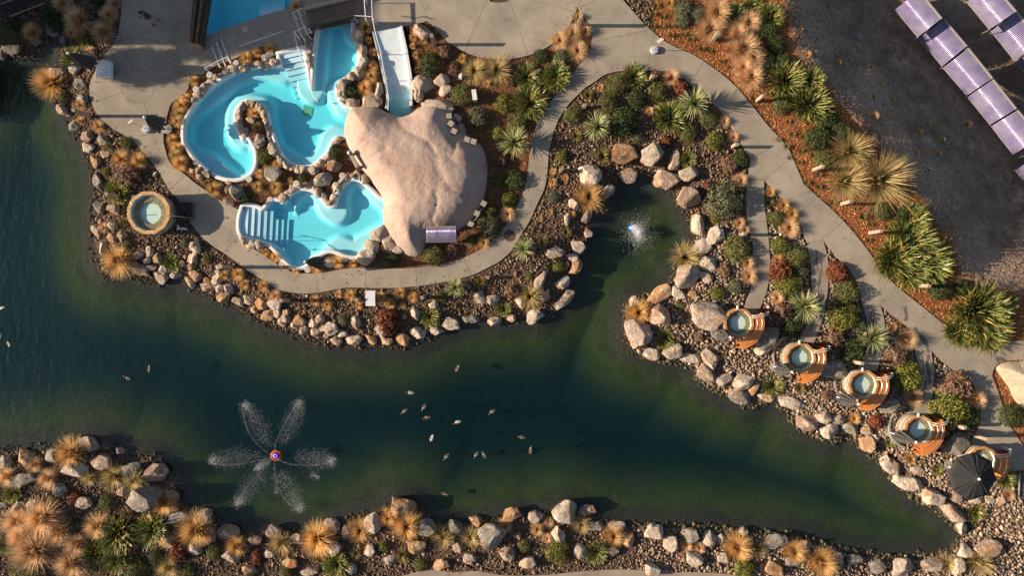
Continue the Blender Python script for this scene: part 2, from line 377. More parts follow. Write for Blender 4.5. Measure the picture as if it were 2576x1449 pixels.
# ------------------------------------------------------------------ terrain field
WL = -0.5                                       # lake level
GX0, GX1, GY0, GY1, GS = -46.0, 44.0, -24.0, 24.0, 0.16
gx = np.arange(GX0, GX1 + 1e-6, GS); gy = np.arange(GY0, GY1 + 1e-6, GS)
XX, YY = np.meshgrid(gx, gy); GP = np.stack([XX.ravel(), YY.ravel()], 1)
s_lake = sdf(LAKE, GP); s_slope = sdf(SLOPE, GP)
s_pave = sdf(PAVE, GP)
s_in = sdf(PAVE_HOLES[0], GP)
s_pool = np.max(np.stack([sdf(p, GP) for p in (POOL1, POOL2, POOL0, RAMP)]), 0)
def vnoise(p, s, seed=0.0):
    return np.array([noise.noise((x * s + seed, y * s - seed, seed)) for x, y in p], np.float32)
cg = np.stack(np.meshgrid(np.arange(GX0, GX1 + 1, 0.64), np.arange(GY0, GY1 + 1, 0.64)), -1)
cn = vnoise(cg.reshape(-1, 2), 0.45).reshape(cg.shape[:2])
def bilin(F, x0, y0, st, x, y):
    fx = np.clip((np.asarray(x) - x0) / st, 0, F.shape[1] - 1.001); fy = np.clip((np.asarray(y) - y0) / st, 0, F.shape[0] - 1.001)
    i = fx.astype(int); j = fy.astype(int); u = fx - i; v = fy - j
    return (F[j, i] * (1 - u) + F[j, i + 1] * u) * (1 - v) + (F[j + 1, i] * (1 - u) + F[j + 1, i + 1] * u) * v
cn_g = bilin(cn, GX0, GY0, 0.64, GP[:, 0], GP[:, 1])
land = -0.07 - 0.45 * (1 - sstep(0.0, 2.0, -s_lake))
bed = WL - 0.02 - 0.30 * sstep(0.0, 1.3, s_lake) - 1.5 * sstep(0.5, 7.0, s_lake) - 1.6 * sstep(5.5, 12.0, s_lake)
H = np.where(s_lake > 0, bed, land)
onpave = (s_pave > -0.1) & (s_in < 0.1)
H = H + np.where(onpave | (s_slope > 0) | (s_lake > 0), 0.0, 0.045 * cn_g)
H = np.where(s_slope > 0, H - 0.50 * np.minimum(s_slope, 26.0) + 0.25 * cn_g * sstep(0, 3, s_slope), H)
H_ground = np.where(s_pool > -0.22, np.minimum(H, -2.6), H)
HG = H.reshape(XX.shape)
def zg(x, y): return float(bilin(HG, GX0, GY0, GS, x, y))
def ground_at(d, up=0.0):                        # image point -> x, y, ground z (up: height of the point seen)
    z = 0.0
    for _ in range(6):
        x, y = P(d, z + up); z = zg(x, y)
    return x, y, z
nx, ny = len(gx), len(gy)
idx = np.arange(nx * ny).reshape(ny, nx)
quads = np.stack([idx[:-1, :-1].ravel(), idx[:-1, 1:].ravel(), idx[1:, 1:].ravel(), idx[1:, :-1].ravel()], 1)
zone = np.zeros((nx * ny, 3), np.float32)
mulch = ((s_in > 0) | ((s_pave < 0) & (s_slope < 0.6) & (s_lake < -1) & (GP[:, 0] > 9))).astype(np.float32)
# the stony beds between the tub paths and the lake bank are gravel, not bark
s_bank = sdf([P(d) for d in [pt('E', 520, 735), pt('E', 960, 690), pt('E', 1400, 830), pt('E', 1900, 1440), pt('J', 1985, 300), pt('K', 207, -31), pt('K', 460, 260), pt('K', 628, 400),
     pt('K', 900, 800), pt('K', 1040, 870), pt('K', 1280, 1100), pt('K', 1405, 1195), pt('M', 1290, 90), pt('M', 1340, 300), pt('M', 1290, 480), pt('M', 1440, 740), (2800, 1190), (2800, 1700), (-300, 1700),
     (-300, 900), (300, 900), (1400, 700), (1380, 300)]], GP)
mulch[(s_bank > 0)] = 0
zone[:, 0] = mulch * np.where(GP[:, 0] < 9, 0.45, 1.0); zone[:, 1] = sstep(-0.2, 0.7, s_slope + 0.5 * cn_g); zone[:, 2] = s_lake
gm, N, Lk, b = nodes_of('ground_material')
tc = N.new('ShaderNodeTexCoord')
def nz(scale, detail=6, rough=0.6):
    n = N.new('ShaderNodeTexNoise'); n.inputs['Scale'].default_value = scale; n.inputs['Detail'].default_value = detail
    n.inputs['Roughness'].default_value = rough; Lk.new(tc.outputs['Object'], n.inputs['Vector']); return n
def mixc(f, a, c):
    m = N.new('ShaderNodeMix'); m.data_type = 'RGBA'
    if isinstance(f, float): m.inputs[0].default_value = f
    else: Lk.new(f, m.inputs[0])
    Lk.new(a, m.inputs[6]); Lk.new(c, m.inputs[7]); return m.outputs[2]
za = N.new('ShaderNodeAttribute'); za.attribute_name = 'zone'
sp = N.new('ShaderNodeSeparateColor'); Lk.new(za.outputs['Color'], sp.inputs[0])
n1 = nz(9.0, 8); n2 = nz(0.5, 5); n3 = nz(25.0, 3)
gr = ramp(N, [(0.3, (0.06, 0.041, 0.029)), (0.7, (0.17, 0.115, 0.08))]); Lk.new(n1.outputs[0], gr.inputs[0])
mu = ramp(N, [(0.3, (0.13, 0.052, 0.024)), (0.5, (0.27, 0.11, 0.045)), (0.72, (0.42, 0.19, 0.085))]); Lk.new(n3.outputs[0], mu.inputs[0])
n5 = nz(0.9, 8, 0.75)
sl = ramp(N, [(0.30, (0.15, 0.095, 0.06)), (0.46, (0.25, 0.175, 0.12)), (0.60, (0.44, 0.33, 0.24)), (0.75, (0.58, 0.46, 0.36))]); Lk.new(n5.outputs[0], sl.inputs[0])
n4 = nz(1.1, 6, 0.7)
be = ramp(N, [(0.3, (0.042, 0.062, 0.015)), (0.7, (0.080, 0.10, 0.026))]); Lk.new(n4.outputs[0], be.inputs[0])      # olive of mid-depth water, painted into the bed
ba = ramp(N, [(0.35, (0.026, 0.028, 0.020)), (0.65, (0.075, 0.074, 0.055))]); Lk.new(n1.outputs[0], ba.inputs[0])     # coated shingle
de = ramp(N, [(0.3, (0.011, 0.024, 0.024)), (0.7, (0.017, 0.033, 0.031))]); Lk.new(n2.outputs[0], de.inputs[0])       # teal of light scattered in deep water, painted into the bed
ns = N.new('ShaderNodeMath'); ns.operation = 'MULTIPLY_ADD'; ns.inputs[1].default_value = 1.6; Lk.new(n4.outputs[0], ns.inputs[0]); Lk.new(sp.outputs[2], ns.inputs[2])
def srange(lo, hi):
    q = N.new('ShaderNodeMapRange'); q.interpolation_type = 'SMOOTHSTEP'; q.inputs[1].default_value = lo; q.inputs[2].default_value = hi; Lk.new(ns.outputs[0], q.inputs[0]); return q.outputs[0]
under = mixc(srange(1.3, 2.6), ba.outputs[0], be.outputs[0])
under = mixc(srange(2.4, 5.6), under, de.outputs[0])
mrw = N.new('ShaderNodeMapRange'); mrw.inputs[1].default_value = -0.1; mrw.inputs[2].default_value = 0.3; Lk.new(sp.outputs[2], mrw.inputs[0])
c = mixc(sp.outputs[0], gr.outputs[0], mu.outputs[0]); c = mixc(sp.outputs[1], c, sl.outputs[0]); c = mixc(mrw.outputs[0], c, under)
Lk.new(c, b.inputs['Base Color']); b.inputs['Roughness'].default_value = 0.95; b.inputs['Specular IOR Level'].default_value = 0.15
bp = N.new('ShaderNodeBump'); bp.inputs['Strength'].default_value = 0.8; bp.inputs['Distance'].default_value = 0.08
Lk.new(n1.outputs[0], bp.inputs['Height']); Lk.new(bp.outputs[0], b.inputs['Normal'])
keep = np.ones(len(quads), bool)
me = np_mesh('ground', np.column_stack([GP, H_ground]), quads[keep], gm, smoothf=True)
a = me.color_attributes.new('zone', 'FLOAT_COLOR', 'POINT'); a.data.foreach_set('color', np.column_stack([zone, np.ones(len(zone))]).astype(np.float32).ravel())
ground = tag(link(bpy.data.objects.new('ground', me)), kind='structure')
# country around the resort, out to the horizon
far = mobj('surrounding_land', [(sx * 900, sy * 900, -14.5) for sx, sy in ((-1, -1), (1, -1), (1, 1), (-1, 1))], [(0, 1, 2, 3)],
           mat('far_grass', (0.10, 0.09, 0.05), (0.16, 0.13, 0.08), 0.05)); tag(far, kind='structure')

lake_m = water_mat('lake_water', (0.32, 0.205, 0.165), 0.24, 2.2, silt=((0.065, 0.49, 0.57), 0.052), refl=2.4, rough=0.06, big=0.65)
lake_w = mobj('lake_water', [(-46, -23, WL), (44, -23, WL), (44, 23.5, WL), (-46, 23.5, WL)], [(0, 1, 2, 3)], lake_m)
# keep the sheet to the lake's own reach so that it does not show on the low slope
lake_w.data.clear_geometry()
r = delaunay_2d_cdt([Vector((p[0], p[1])) for p in LAKE], [(i, (i + 1) % len(LAKE)) for i in range(len(LAKE))], [], 0, 1e-5)
cen = np.array([[sum(r[0][i][k] for i in f) / 3 for k in (0, 1)] for f in r[2]])
inside = sdf(LAKE, cen) > -0.9
lake_w.data.from_pydata([(v.x, v.y, WL) for v in r[0]], [], [f for f, s in zip(r[2], inside) if s]); lake_w.data.update()
lake_w.name = 'lake'; tag(lake_w, kind='structure')

# ------------------------------------------------------------------ paving: separate slabs with open joints
JOINTS = []
for t, L in {'A': [(1160, 280, 1305, 700), (1415, 1010, 1520, 1310), (925, 1008, 1200, 905), (1515, 800, 1830, 690), (1690, 270, 1770, 565), (1765, 572, 2150, 440), (1195, 372, 1690, 250)],
    'G': [(1650, 580, 1835, 430), (1810, 835, 2015, 650)], 'H': [(380, 1200, 540, 1030), (780, 1460, 875, 1285)],
    'T': [(530, 370, 550, 560), (1015, 305, 1013, 506), (1503, 303, 1521, 490), (1980, 210, 2060, 390)],
    'I': [(1545, 540, 1740, 590), (1620, 55, 1818, 105)], 'C': [(1865, 928, 1995, 1018), (1178, -20, 955, 495), (1390, -20, 1577, 530), (505, -20, 625, 218), (1540, -20, 2040, 105)],
    'E': [(345, 530, 525, 738), (393, 405, 965, 288), (1012, 335, 935, 695), (1503, 600, 1355, 828), (1930, 988, 1725, 1135), (254, 72, 520, -40), (250, 75, 290, -20)],
    'J': [(1950, 272, 2080, 205), (1922, 468, 2080, 472)],
    'K': [(84, -30, 207, -31), (455, 220, 585, 90), (625, 395, 775, 265), (875, 703, 1015, 600), (1040, 868, 1165, 730), (1275, 1034, 1395, 912), (1400, 1190, 1520, 1060), (513, 428, 632, 398),
          (918, 892, 1045, 868), (1288, 1202, 1410, 1193), (88, 272, 222, 264), (140, 595, 252, 597), (545, 760, 668, 772), (1715, 1422, 1845, 1372), (1700, 1185, 1850, 1345)],
    'F': [(-10, 778, 95, 722), (100, 1142, 280, 1048), (205, 1292, 360, 1162)], 'M': [(1410, 545, 1540, 455)],
    'B': [(340, 300, 360, 470), (960, 340, 1010, 480)]}.items():
    for x1, y1, x2, y2 in L:
        p, q = np.array(P(pt(t, x1, y1))), np.array(P(pt(t, x2, y2))); u = (q - p) / np.linalg.norm(q - p); n_ = np.array([-u[1], u[0]]) * 0.0085
        p = p - u * 0.06; q = q + u * 0.06
        JOINTS.append([p - n_, q - n_, q + n_, p + n_])
cc = np.array(P((347, 217)))
for R_ in (41 / 40, 124 / 40):
    o_ = [cc + np.array([math.cos(a), math.sin(a)]) * (R_ + 0.008) for a in np.linspace(0, 2 * math.pi, 72, endpoint=False)]
    i_ = [cc + np.array([math.cos(a), math.sin(a)]) * (R_ - 0.008) for a in np.linspace(0, 2 * math.pi, 72, endpoint=False)]
    JOINTS.append((o_, i_))
def concrete_mat(name, base, seed):
    m, N, Lk, b = nodes_of(name)
    g = N.new('ShaderNodeTexCoord'); ge = N.new('ShaderNodeNewGeometry')
    def n(s, d=6, r=0.6):
        q = N.new('ShaderNodeTexNoise'); q.inputs['Scale'].default_value = s; q.inputs['Detail'].default_value = d; q.inputs['Roughness'].default_value = r
        Lk.new(ge.outputs['Position'], q.inputs['Vector']); return q
    a, bb, cst = n(0.5, 5), n(22, 4, 0.8), n(1.4, 7, 0.7)
    r1 = ramp(N, [(0.3, tuple(v * 0.76 for v in base)), (0.7, tuple(v * 1.16 for v in base))]); Lk.new(a.outputs[0], r1.inputs[0])
    r2 = ramp(N, [(0.3, (0.78,) * 3), (0.7, (1.15,) * 3)]); Lk.new(bb.outputs[0], r2.inputs[0])
    r3 = ramp(N, [(0.28, (0.50, 0.47, 0.44)), (0.36, (0.86, 0.85, 0.84)), (0.46, (1, 1, 1))]); Lk.new(cst.outputs[0], r3.inputs[0])
    def mul(x, y):
        mx = N.new('ShaderNodeMix'); mx.data_type = 'RGBA'; mx.blend_type = 'MULTIPLY'; mx.inputs[0].default_value = 1
        Lk.new(x, mx.inputs[6]); Lk.new(y, mx.inputs[7]); return mx.outputs[2]
    oi = N.new('ShaderNodeObjectInfo'); mr = N.new('ShaderNodeMapRange'); mr.inputs[3].default_value = 0.92; mr.inputs[4].default_value = 1.07; Lk.new(oi.outputs['Random'], mr.inputs[0])
    hs = N.new('ShaderNodeHueSaturation'); Lk.new(mr.outputs[0], hs.inputs['Value']); Lk.new(mul(mul(r1.outputs[0], r2.outputs[0]), r3.outputs[0]), hs.inputs['Color'])
    Lk.new(hs.outputs[0], b.inputs['Base Color'])
    b.inputs['Roughness'].default_value = 0.9; b.inputs['Specular IOR Level'].default_value = 0.25
    bp = N.new('ShaderNodeBump'); bp.inputs['Strength'].default_value = 0.25; bp.inputs['Distance'].default_value = 0.02; Lk.new(bb.outputs[0], bp.inputs['Height']); Lk.new(bp.outputs[0], b.inputs['Normal'])
    return m
CONC = concrete_mat('exposed_concrete', (0.36, 0.315, 0.258), 1)
pv, pe = [], []
def add_loop(L):
    n0 = len(pv); pv.extend(Vector((float(p[0]), float(p[1]))) for p in L); pe.extend((n0 + i, n0 + (i + 1) % len(L)) for i in range(len(L)))
add_loop(PAVE)
for h_ in PAVE_HOLES: add_loop(h_)
for j in JOINTS:
    if isinstance(j, tuple): add_loop(j[0]); add_loop(j[1])
    else: add_loop(j)
r = delaunay_2d_cdt(pv, pe, [], 0, 1e-5)
TV = np.array([[v.x, v.y] for v in r[0]]); TF = np.array([f for f in r[2] if len(f) == 3])
cen = TV[TF].mean(1)
ok = sdf(PAVE, cen) > 0
for h_ in PAVE_HOLES: ok &= sdf(h_, cen) < 0
for j in JOINTS:
    if isinstance(j, tuple): ok &= ~((sdf(j[0], cen) > 0) & (sdf(j[1], cen) < 0))
    else: ok &= sdf(j, cen) < 0
TF = TF[ok]
em = {}; par = list(range(len(TF)))
def find(i):
    while par[i] != i: par[i] = par[par[i]]; i = par[i]
    return i
for i, f in enumerate(TF):
    for k in range(3):
        e = tuple(sorted((f[k], f[(k + 1) % 3])))
        if e in em: par[find(i)] = find(em[e])
        else: em[e] = i
comps = {}
for i in range(len(TF)): comps.setdefault(find(i), []).append(i)
pavement = tag(empty('pavement'), kind='structure')
for L in comps.values():
    T = TF[L]; A = 0.5 * abs(np.cross(TV[T[:, 1]] - TV[T[:, 0]], TV[T[:, 2]] - TV[T[:, 0]])).sum()
    if A < 0.05: continue
    used = sorted(set(T.ravel())); mp = {v: i for i, v in enumerate(used)}; n0 = len(used)
    V = [(TV[v][0], TV[v][1], 0.0) for v in used] + [(TV[v][0], TV[v][1], -0.13) for v in used]
    F = []; cnt = {}
    for t in T:
        a_, b_, c_ = t
        if np.cross(TV[b_] - TV[a_], TV[c_] - TV[a_]) < 0: b_, c_ = c_, b_
        F.append((mp[a_], mp[b_], mp[c_]))
        for e in ((a_, b_), (b_, c_), (c_, a_)): cnt[e] = cnt.get(e, 0) + 1
    for (a_, b_) in cnt:
        if (b_, a_) not in cnt: F.append((mp[b_], mp[a_], mp[a_] + n0, mp[b_] + n0))
    mobj('concrete_slab', V, F, CONC, pavement)
# damp trails dripped along the tub paths
WETM = concrete_mat('damp_concrete', (0.15, 0.135, 0.12), 9)
def trail(t, pts, w):
    L = [Vector(p) for p in smooth(W(t, pts), 6, False)]; V = []; F = []
    for i, p in enumerate(L):
        u = (L[min(i + 1, len(L) - 1)] - L[max(i - 1, 0)]).normalized(); n_ = Vector((-u.y, u.x)); ww = w * (0.35 + 0.9 * abs(noise.noise((p.x * 2.3, p.y * 2.3, w * 40)))) * (0.25 if i in (0, len(L) - 1) else 1)
        p = p + n_ * 0.06 * noise.noise((p.x * 1.7, p.y * 1.7, 5)); V += [(p.x - n_.x * ww, p.y - n_.y * ww, 0.004), (p.x + n_.x * ww, p.y + n_.y * ww, 0.004)]
    mobj('damp_trail', V, [(2 * i, 2 * i + 1, 2 * i + 3, 2 * i + 2)[::-1] for i in range(len(L) - 1)], WETM, pavement)
trail('K', [(1285, 1032), (1320, 1085), (1368, 1150), (1385, 1215)], 0.16); trail('K', [(1385, 1225), (1378, 1300), (1390, 1380), (1392, 1440)], 0.14); trail('K', [(1215, 880), (1228, 950), (1215, 985)], 0.2)
trail('K', [(582, 480), (580, 560), (600, 640), (592, 750)], 0.06); trail('K', [(625, 470), (618, 560), (612, 660), (600, 756)], 0.05); trail('K', [(595, 790), (610, 880), (580, 960), (530, 1060)], 0.12); trail('K', [(985, 900), (970, 960), (1000, 1020), (1010, 1150), (990, 1260)], 0.08)
trail('K', [(1340, 1230), (1352, 1320), (1350, 1400)], 0.06); trail('M', [(960, 60), (945, 150), (925, 260)], 0.2); trail('K', [(1870, 1265), (1905, 1255), (1940, 1275)], 0.28); trail('C', [(330, 150), (450, 170), (560, 165), (660, 180)], 0.10)
# gravel track along the bottom edge
trk = smooth([P(d, -0.1) for d in [(930, 1475), (1010, 1450), (1075, 1434), (1140, 1440), (1200, 1437), (1270, 1448), (1380, 1446), (1480, 1436), (1580, 1433), (1660, 1438), (1750, 1440), (1840, 1446), (1930, 1475), (1930, 1560), (930, 1560)]], 3)
tb = MB(); tb.prism(trk, -0.3, -0.045); tag(tb.build('lower_path', concrete_mat('compacted_grit', (0.34, 0.28, 0.23), 3)), kind='structure')

# ------------------------------------------------------------------ pools
PAINT = mat('pool_paint', (0.52, 0.82, 0.97), (0.56, 0.85, 0.98), 3, 0.5, spec=0.4)
WHITE = mat('white_coping', (0.78, 0.80, 0.82), (0.70, 0.72, 0.75), 4, 0.45, 0.05)
poolw = water_mat('pool_water', (0.68, 0.03, 0.0), 0.12, 2.2, refl=1.0)
PWL = -0.13
def sweep(name, loop, prof, m, parent, closed=True):
    loop = [Vector((p[0], p[1])) for p in loop]; n = len(loop); V = []; k = len(prof)
    for i in range(n):
        a, c_ = loop[i - 1], loop[(i + 1) % n]
        t1 = (loop[i] - a).normalized(); t2 = (c_ - loop[i]).normalized(); t = (t1 + t2)
        t = t.normalized() if t.length > 1e-4 else t1
        no = Vector((t.y, -t.x)); s = min(1.6, 1 / max(0.5, no.dot(Vector((t1.y, -t1.x)))))
        for off, z in prof: V.append((loop[i].x + no.x * off * s, loop[i].y + no.y * off * s, z))
    F = [(i * k + j, ((i + 1) % n) * k + j, ((i + 1) % n) * k + j + 1, i * k + j + 1) for i in range(n) for j in range(k - 1)]
    return mobj(name, V, F, m, parent, True)
def basin(parent, loop, depth, bench_w, bench_d, skip_bench=None):
    xs = np.array(loop); g = np.stack(np.meshgrid(np.arange(xs[:, 0].min(), xs[:, 0].max(), 0.14), np.arange(xs[:, 1].min(), xs[:, 1].max(), 0.14)), -1).reshape(-1, 2)
    g = g[sdf(loop, g) > 0.06]
    vs = [Vector((p[0], p[1])) for p in loop] + [Vector((p[0], p[1])) for p in g]
    n = len(loop); r = delaunay_2d_cdt(vs, [(i, (i + 1) % n) for i in range(n)], [], 0, 1e-5)
    tv = np.array([[v.x, v.y] for v in r[0]]); cen = np.array([[tv[list(f)][:, 0].mean(), tv[list(f)][:, 1].mean()] for f in r[2]])
    F = [f for f, s in zip(r[2], sdf(loop, cen) > 0) if s]
    s = sdf(loop, tv)
    nb = np.array([noise.noise((x * 0.35, y * 0.35, 3.1)) for x, y in tv])
    wv = bench_w * np.clip(1 + 1.8 * nb, 0.25, 2.2)
    if skip_bench is not None: wv = np.where(tv[:, 0] < skip_bench, 0.02, wv)
    z = -bench_d - (depth - bench_d) * sstep(0, 1, (s - wv) / 0.32)
    mobj('basin_floor', [(x, y, zz) for (x, y), zz in zip(tv, z)], F, PAINT, parent, True)
    V = [(p[0], p[1], 0.03) for p in loop] + [(p[0], p[1], -bench_d - 0.01) for p in loop]
    mobj('basin_wall', V, [(i, n + i, n + (i + 1) % n, (i + 1) % n) for i in range(n)], PAINT, parent)
    tri = delaunay_2d_cdt(vs[:n], [(i, (i + 1) % n) for i in range(n)], [], 0, 1e-5)
    tv2 = np.array([[v.x, v.y] for v in tri[0]]); c2 = np.array([tv2[list(f)].mean(0) for f in tri[2]])
    return [(v.x, v.y) for v in tri[0]], [f for f, q in zip(tri[2], sdf(loop, c2) > 0) if q]
RIM = [(-0.05, -0.5), (-0.05, 0.03), (-0.02, 0.075), (0.04, 0.09), (0.15, 0.085), (0.20, 0.06), (0.23, -0.02), (0.23, -0.4)]
def clip_half(poly, p, n_):                      # keep side where (x-p).n >= 0
    out = []
    for i in range(len(poly)):
        a, b_ = poly[i - 1], poly[i]
        da = (a[0] - p[0]) * n_[0] + (a[1] - p[1]) * n_[1]; db = (b_[0] - p[0]) * n_[0] + (b_[1] - p[1]) * n_[1]
        if (da >= 0) != (db >= 0):
            t = da / (da - db); out.append((a[0] + (b_[0] - a[0]) * t, a[1] + (b_[1] - a[1]) * t))
        if db >= 0: out.append(tuple(b_))
    return out
STEP = mat('pool_step_paint', (0.50, 0.78, 0.93), (0.54, 0.81, 0.95), 4, 0.5)
# upper pool
p1 = tag(empty('swimming_pool', (0, 0, 0)), 'upper pool winding round a rocky tongue, deep blue on its left', 'pool')
wv, wf = basin(p1, POOL1, 0.70, 0.42, 0.36)
mobj('water', [(x, y, PWL) for x, y in wv], wf, poolw, p1)
sweep('rim', POOL1, RIM, WHITE, p1)
a0, a1 = np.array(pt('B', 940, 535)), np.array(pt('B', 1180, 478)); b0, b1 = np.array(pt('B', 1080, 955)), np.array(pt('B', 1310, 895))
for k in range(8):
    t0, t1 = k / 8, (k + 1) / 8 - 0.012
    quad = [P(tuple(a0 + (b0 - a0) * t0)), P(tuple(a1 + (b1 - a1) * t0)), P(tuple(a1 + (b1 - a1) * t1)), P(tuple(a0 + (b0 - a0) * t1))]
    MB().prism(quad, -0.8, -0.02 - 0.0755 * k).build('step', STEP, p1)
dr = W('B', [(1150, 995), (1245, 1025), (1225, 1115), (1130, 1095)]); MB().prism(dr, -0.8, -0.67).build('drain_grate', mat('drain', (0.35, 0.45, 0.3), (0.45, 0.5, 0.3), 20), p1)
# lower pool
p2 = tag(empty('swimming_pool', (0, 0, 0)), 'lower pool with wavy upper edge and wide steps at its left end', 'pool')
wv, wf = basin(p2, POOL2, 0.62, 0.45, 0.32, P(pt('H', 1060, 900))[0])
mobj('water', [(x, y, PWL) for x, y in wv], wf, poolw, p2)
sweep('rim', POOL2, RIM, WHITE, p2)
xsb = [545, 632, 690, 748, 806, 862, 915, 965, 1012]
for k in range(8):
    pl = clip_half(POOL2, P(pt('H', xsb[k], 900)), (1, -0.05)); pl = clip_half(pl, P(pt('H', xsb[k + 1] - 3, 900)), (-1, 0.05))
    pl = clip_half(pl, P(pt('H', 800, 1110 if k > 4 else 1120)), (0, 1))
    cyl = P(pt('H', 800, 770 if k < 5 else 860)); pl = clip_half(pl, cyl, (0, -1)) if k > 2 else pl
    MB().prism(pl, -0.7, -0.04 - 0.0685 * k).build('step', STEP, p2)
# shaded pool at the top edge
p0 = tag(empty('swimming_pool', (0, 0, 0)), 'shaded pale blue pool beside the timber wall at the top edge', 'pool')
wv, wf = basin(p0, POOL0, 0.9, 0.05, 0.7)
mobj('water', [(x, y, PWL) for x, y in wv], wf, poolw, p0)
a0, a1 = np.array(pt('B', 700, 10)), np.array(pt('B', 960, -60)); b0, b1 = np.array(pt('B', 745, 150)), np.array(pt('B', 985, 88))
for k in range(4):
    t0, t1 = k / 4, (k + 1) / 4 - 0.02
    MB().prism([P(tuple(a0 + (b0 - a0) * t0)), P(tuple(a1 + (b1 - a1) * t0)), P(tuple(a1 + (b1 - a1) * t1)), P(tuple(a0 + (b0 - a0) * t1))], -1, -0.62 + 0.15 * k).build('step', STEP, p0)
n0 = len(POOL0)
x_, y_ = P(pt('B', 487, 157)); MB().lathe((x_, y_, -0.895), [(0.09, 0), (0.09, 0.03), (0.04, 0.05)]).build('inlet', WHITE, p0)
# white entry ramp running under the mound
rp = tag(empty('entry_ramp'), 'white and pale blue stepped ramp running down under the rock mound', 'ramp')
RAMPM = mat('ramp_paint', (0.62, 0.76, 0.84), (0.74, 0.83, 0.88), 2.5, 0.45)
rows = [(60, 310, 340, 255, 0.0), (100, 490, 388, 488, -0.09), (140, 655, 412, 650, -0.16), (180, 830, 432, 820, -0.25), (196, 900, 440, 885, -0.42), (202, 970, 440, 960, -0.55), (198, 1040, 436, 1035, -0.68), (190, 1130, 430, 1130, -0.8)]
for k in range(len(rows) - 1):
    x1, y1, x2, y2, z = rows[k]; x3, y3, x4, y4, z2 = rows[k + 1]
    q = W('C', [(x1, y1), (x2, y2), (x4, y4), (x3, y3)]); zz = rows[k + 1][4]
    MB().add([(q[0][0], q[0][1], z - .0), (q[1][0], q[1][1], z), (q[2][0], q[2][1], zz + 0.03), (q[3][0], q[3][1], zz + 0.03), (q[0][0], q[0][1], -1), (q[1][0], q[1][1], -1), (q[2][0], q[2][1], -1), (q[3][0], q[3][1], -1)],
             [(0, 3, 2, 1), (3, 7, 6, 2), (0, 1, 5, 4), (1, 2, 6, 5), (0, 4, 7, 3)]).build('ramp_flight', RAMPM, rp)
for side, nm in ((0, 'side_wall'), (1, 'side_wall')):
    L = [(58, 310), (100, 490), (140, 655), (178, 830), (200, 960), (186, 1070)] if side == 0 else [(340, 255), (392, 490), (420, 650), (440, 780), (444, 900), (438, 1040)]
    off = -14 if side == 0 else -26
    q = W('C', L); q2 = W('C', [(x + off, y + (6 if side else 0)) for x, y in L])
    V = [(x, y, 0.10) for x, y in q] + [(x, y, 0.10) for x, y in q2] + [(x, y, -1) for x, y in q] + [(x, y, -1) for x, y in q2]; n = len(L); F = []
    for i in range(n - 1): F += [(i, n + i, n + i + 1, i + 1), (i, i + 1, 2 * n + i + 1, 2 * n + i), (n + i, 3 * n + i, 3 * n + i + 1, n + i + 1)]
    F += [(0, 2 * n, 3 * n, n)]
    mobj(nm, V, F, WHITE, rp)
q = W('C', [(180, 828), (440, 818), (446, 1000), (420, 1140), (190, 1140), (200, 960)]); mobj('water', [(x, y, -0.25) for x, y in q], [tuple(range(5, -1, -1))], poolw, rp)

# ------------------------------------------------------------------ artificial rock mounds
def rock_mound(name, loop, top, edge, m, label, cat='rock mound', run=2.6, seed=0, hollow=None):
    xs = np.array(loop); st = 0.11
    g = np.stack(np.meshgrid(np.arange(xs[:, 0].min(), xs[:, 0].max(), st), np.arange(xs[:, 1].min(), xs[:, 1].max(), st)), -1).reshape(-1, 2)
    g = g + rng.uniform(-0.03, 0.03, g.shape); g = g[sdf(loop, g) > 0.05]
    vs = [Vector((p[0], p[1])) for p in loop] + [Vector((p[0], p[1])) for p in g]; n = len(loop)
    r = delaunay_2d_cdt(vs, [(i, (i + 1) % n) for i in range(n)], [], 0, 1e-5)
    tv = np.array([[v.x, v.y] for v in r[0]]); cen = np.array([tv[list(f)].mean(0) for f in r[2]])
    F = [f for f, q in zip(r[2], sdf(loop, cen) > 0) if q]; d = np.maximum(sdf(loop, tv), 0)
    V = []
    for (x, y), dd in zip(tv, d):
        u = min(1, dd / 1.5); z = edge * math.sin(u * math.pi / 2) ** 0.75 + (top - edge) * float(sstep(0, run, dd))
        nn = noise.fractal((x * 0.33 + seed, y * 0.33, seed), 1.0, 2.0, 5)
        w = (x * 0.42 - y * 0.25) + 0.8 * nn; rg = abs(noise.noise((w * 0.6, y * 0.22 + x * 0.2, seed + 4)))
        step = noise.noise((x * 0.5 + 7, y * 0.5 - seed, 3)); ledge = 0.16 * math.tanh(step * 9)
        fin = noise.fractal((x * 1.9, y * 1.9, 4 + seed), 0.85, 2, 6)
        z += (0.06 * nn - 0.08 * (1 - rg) ** 24 + 0.06 * ledge + 0.022 * fin) * min(1, dd / 0.5)
        V.append((x, y, z))
    k = len(V); V += [(p[0], p[1], -0.6) for p in loop]
    idx_ = {(round(v[0], 4), round(v[1], 4)): i for i, v in enumerate(V[:k])}
    b_ = [idx_[(round(p[0], 4), round(p[1], 4))] for p in loop if (round(p[0], 4), round(p[1], 4)) in idx_]
    if len(b_) == n: F = F + [(b_[(i + 1) % n], b_[i], k + i, k + (i + 1) % n) for i in range(n)]
    return tag(mobj(name, V, F, m, None, True), label, cat)
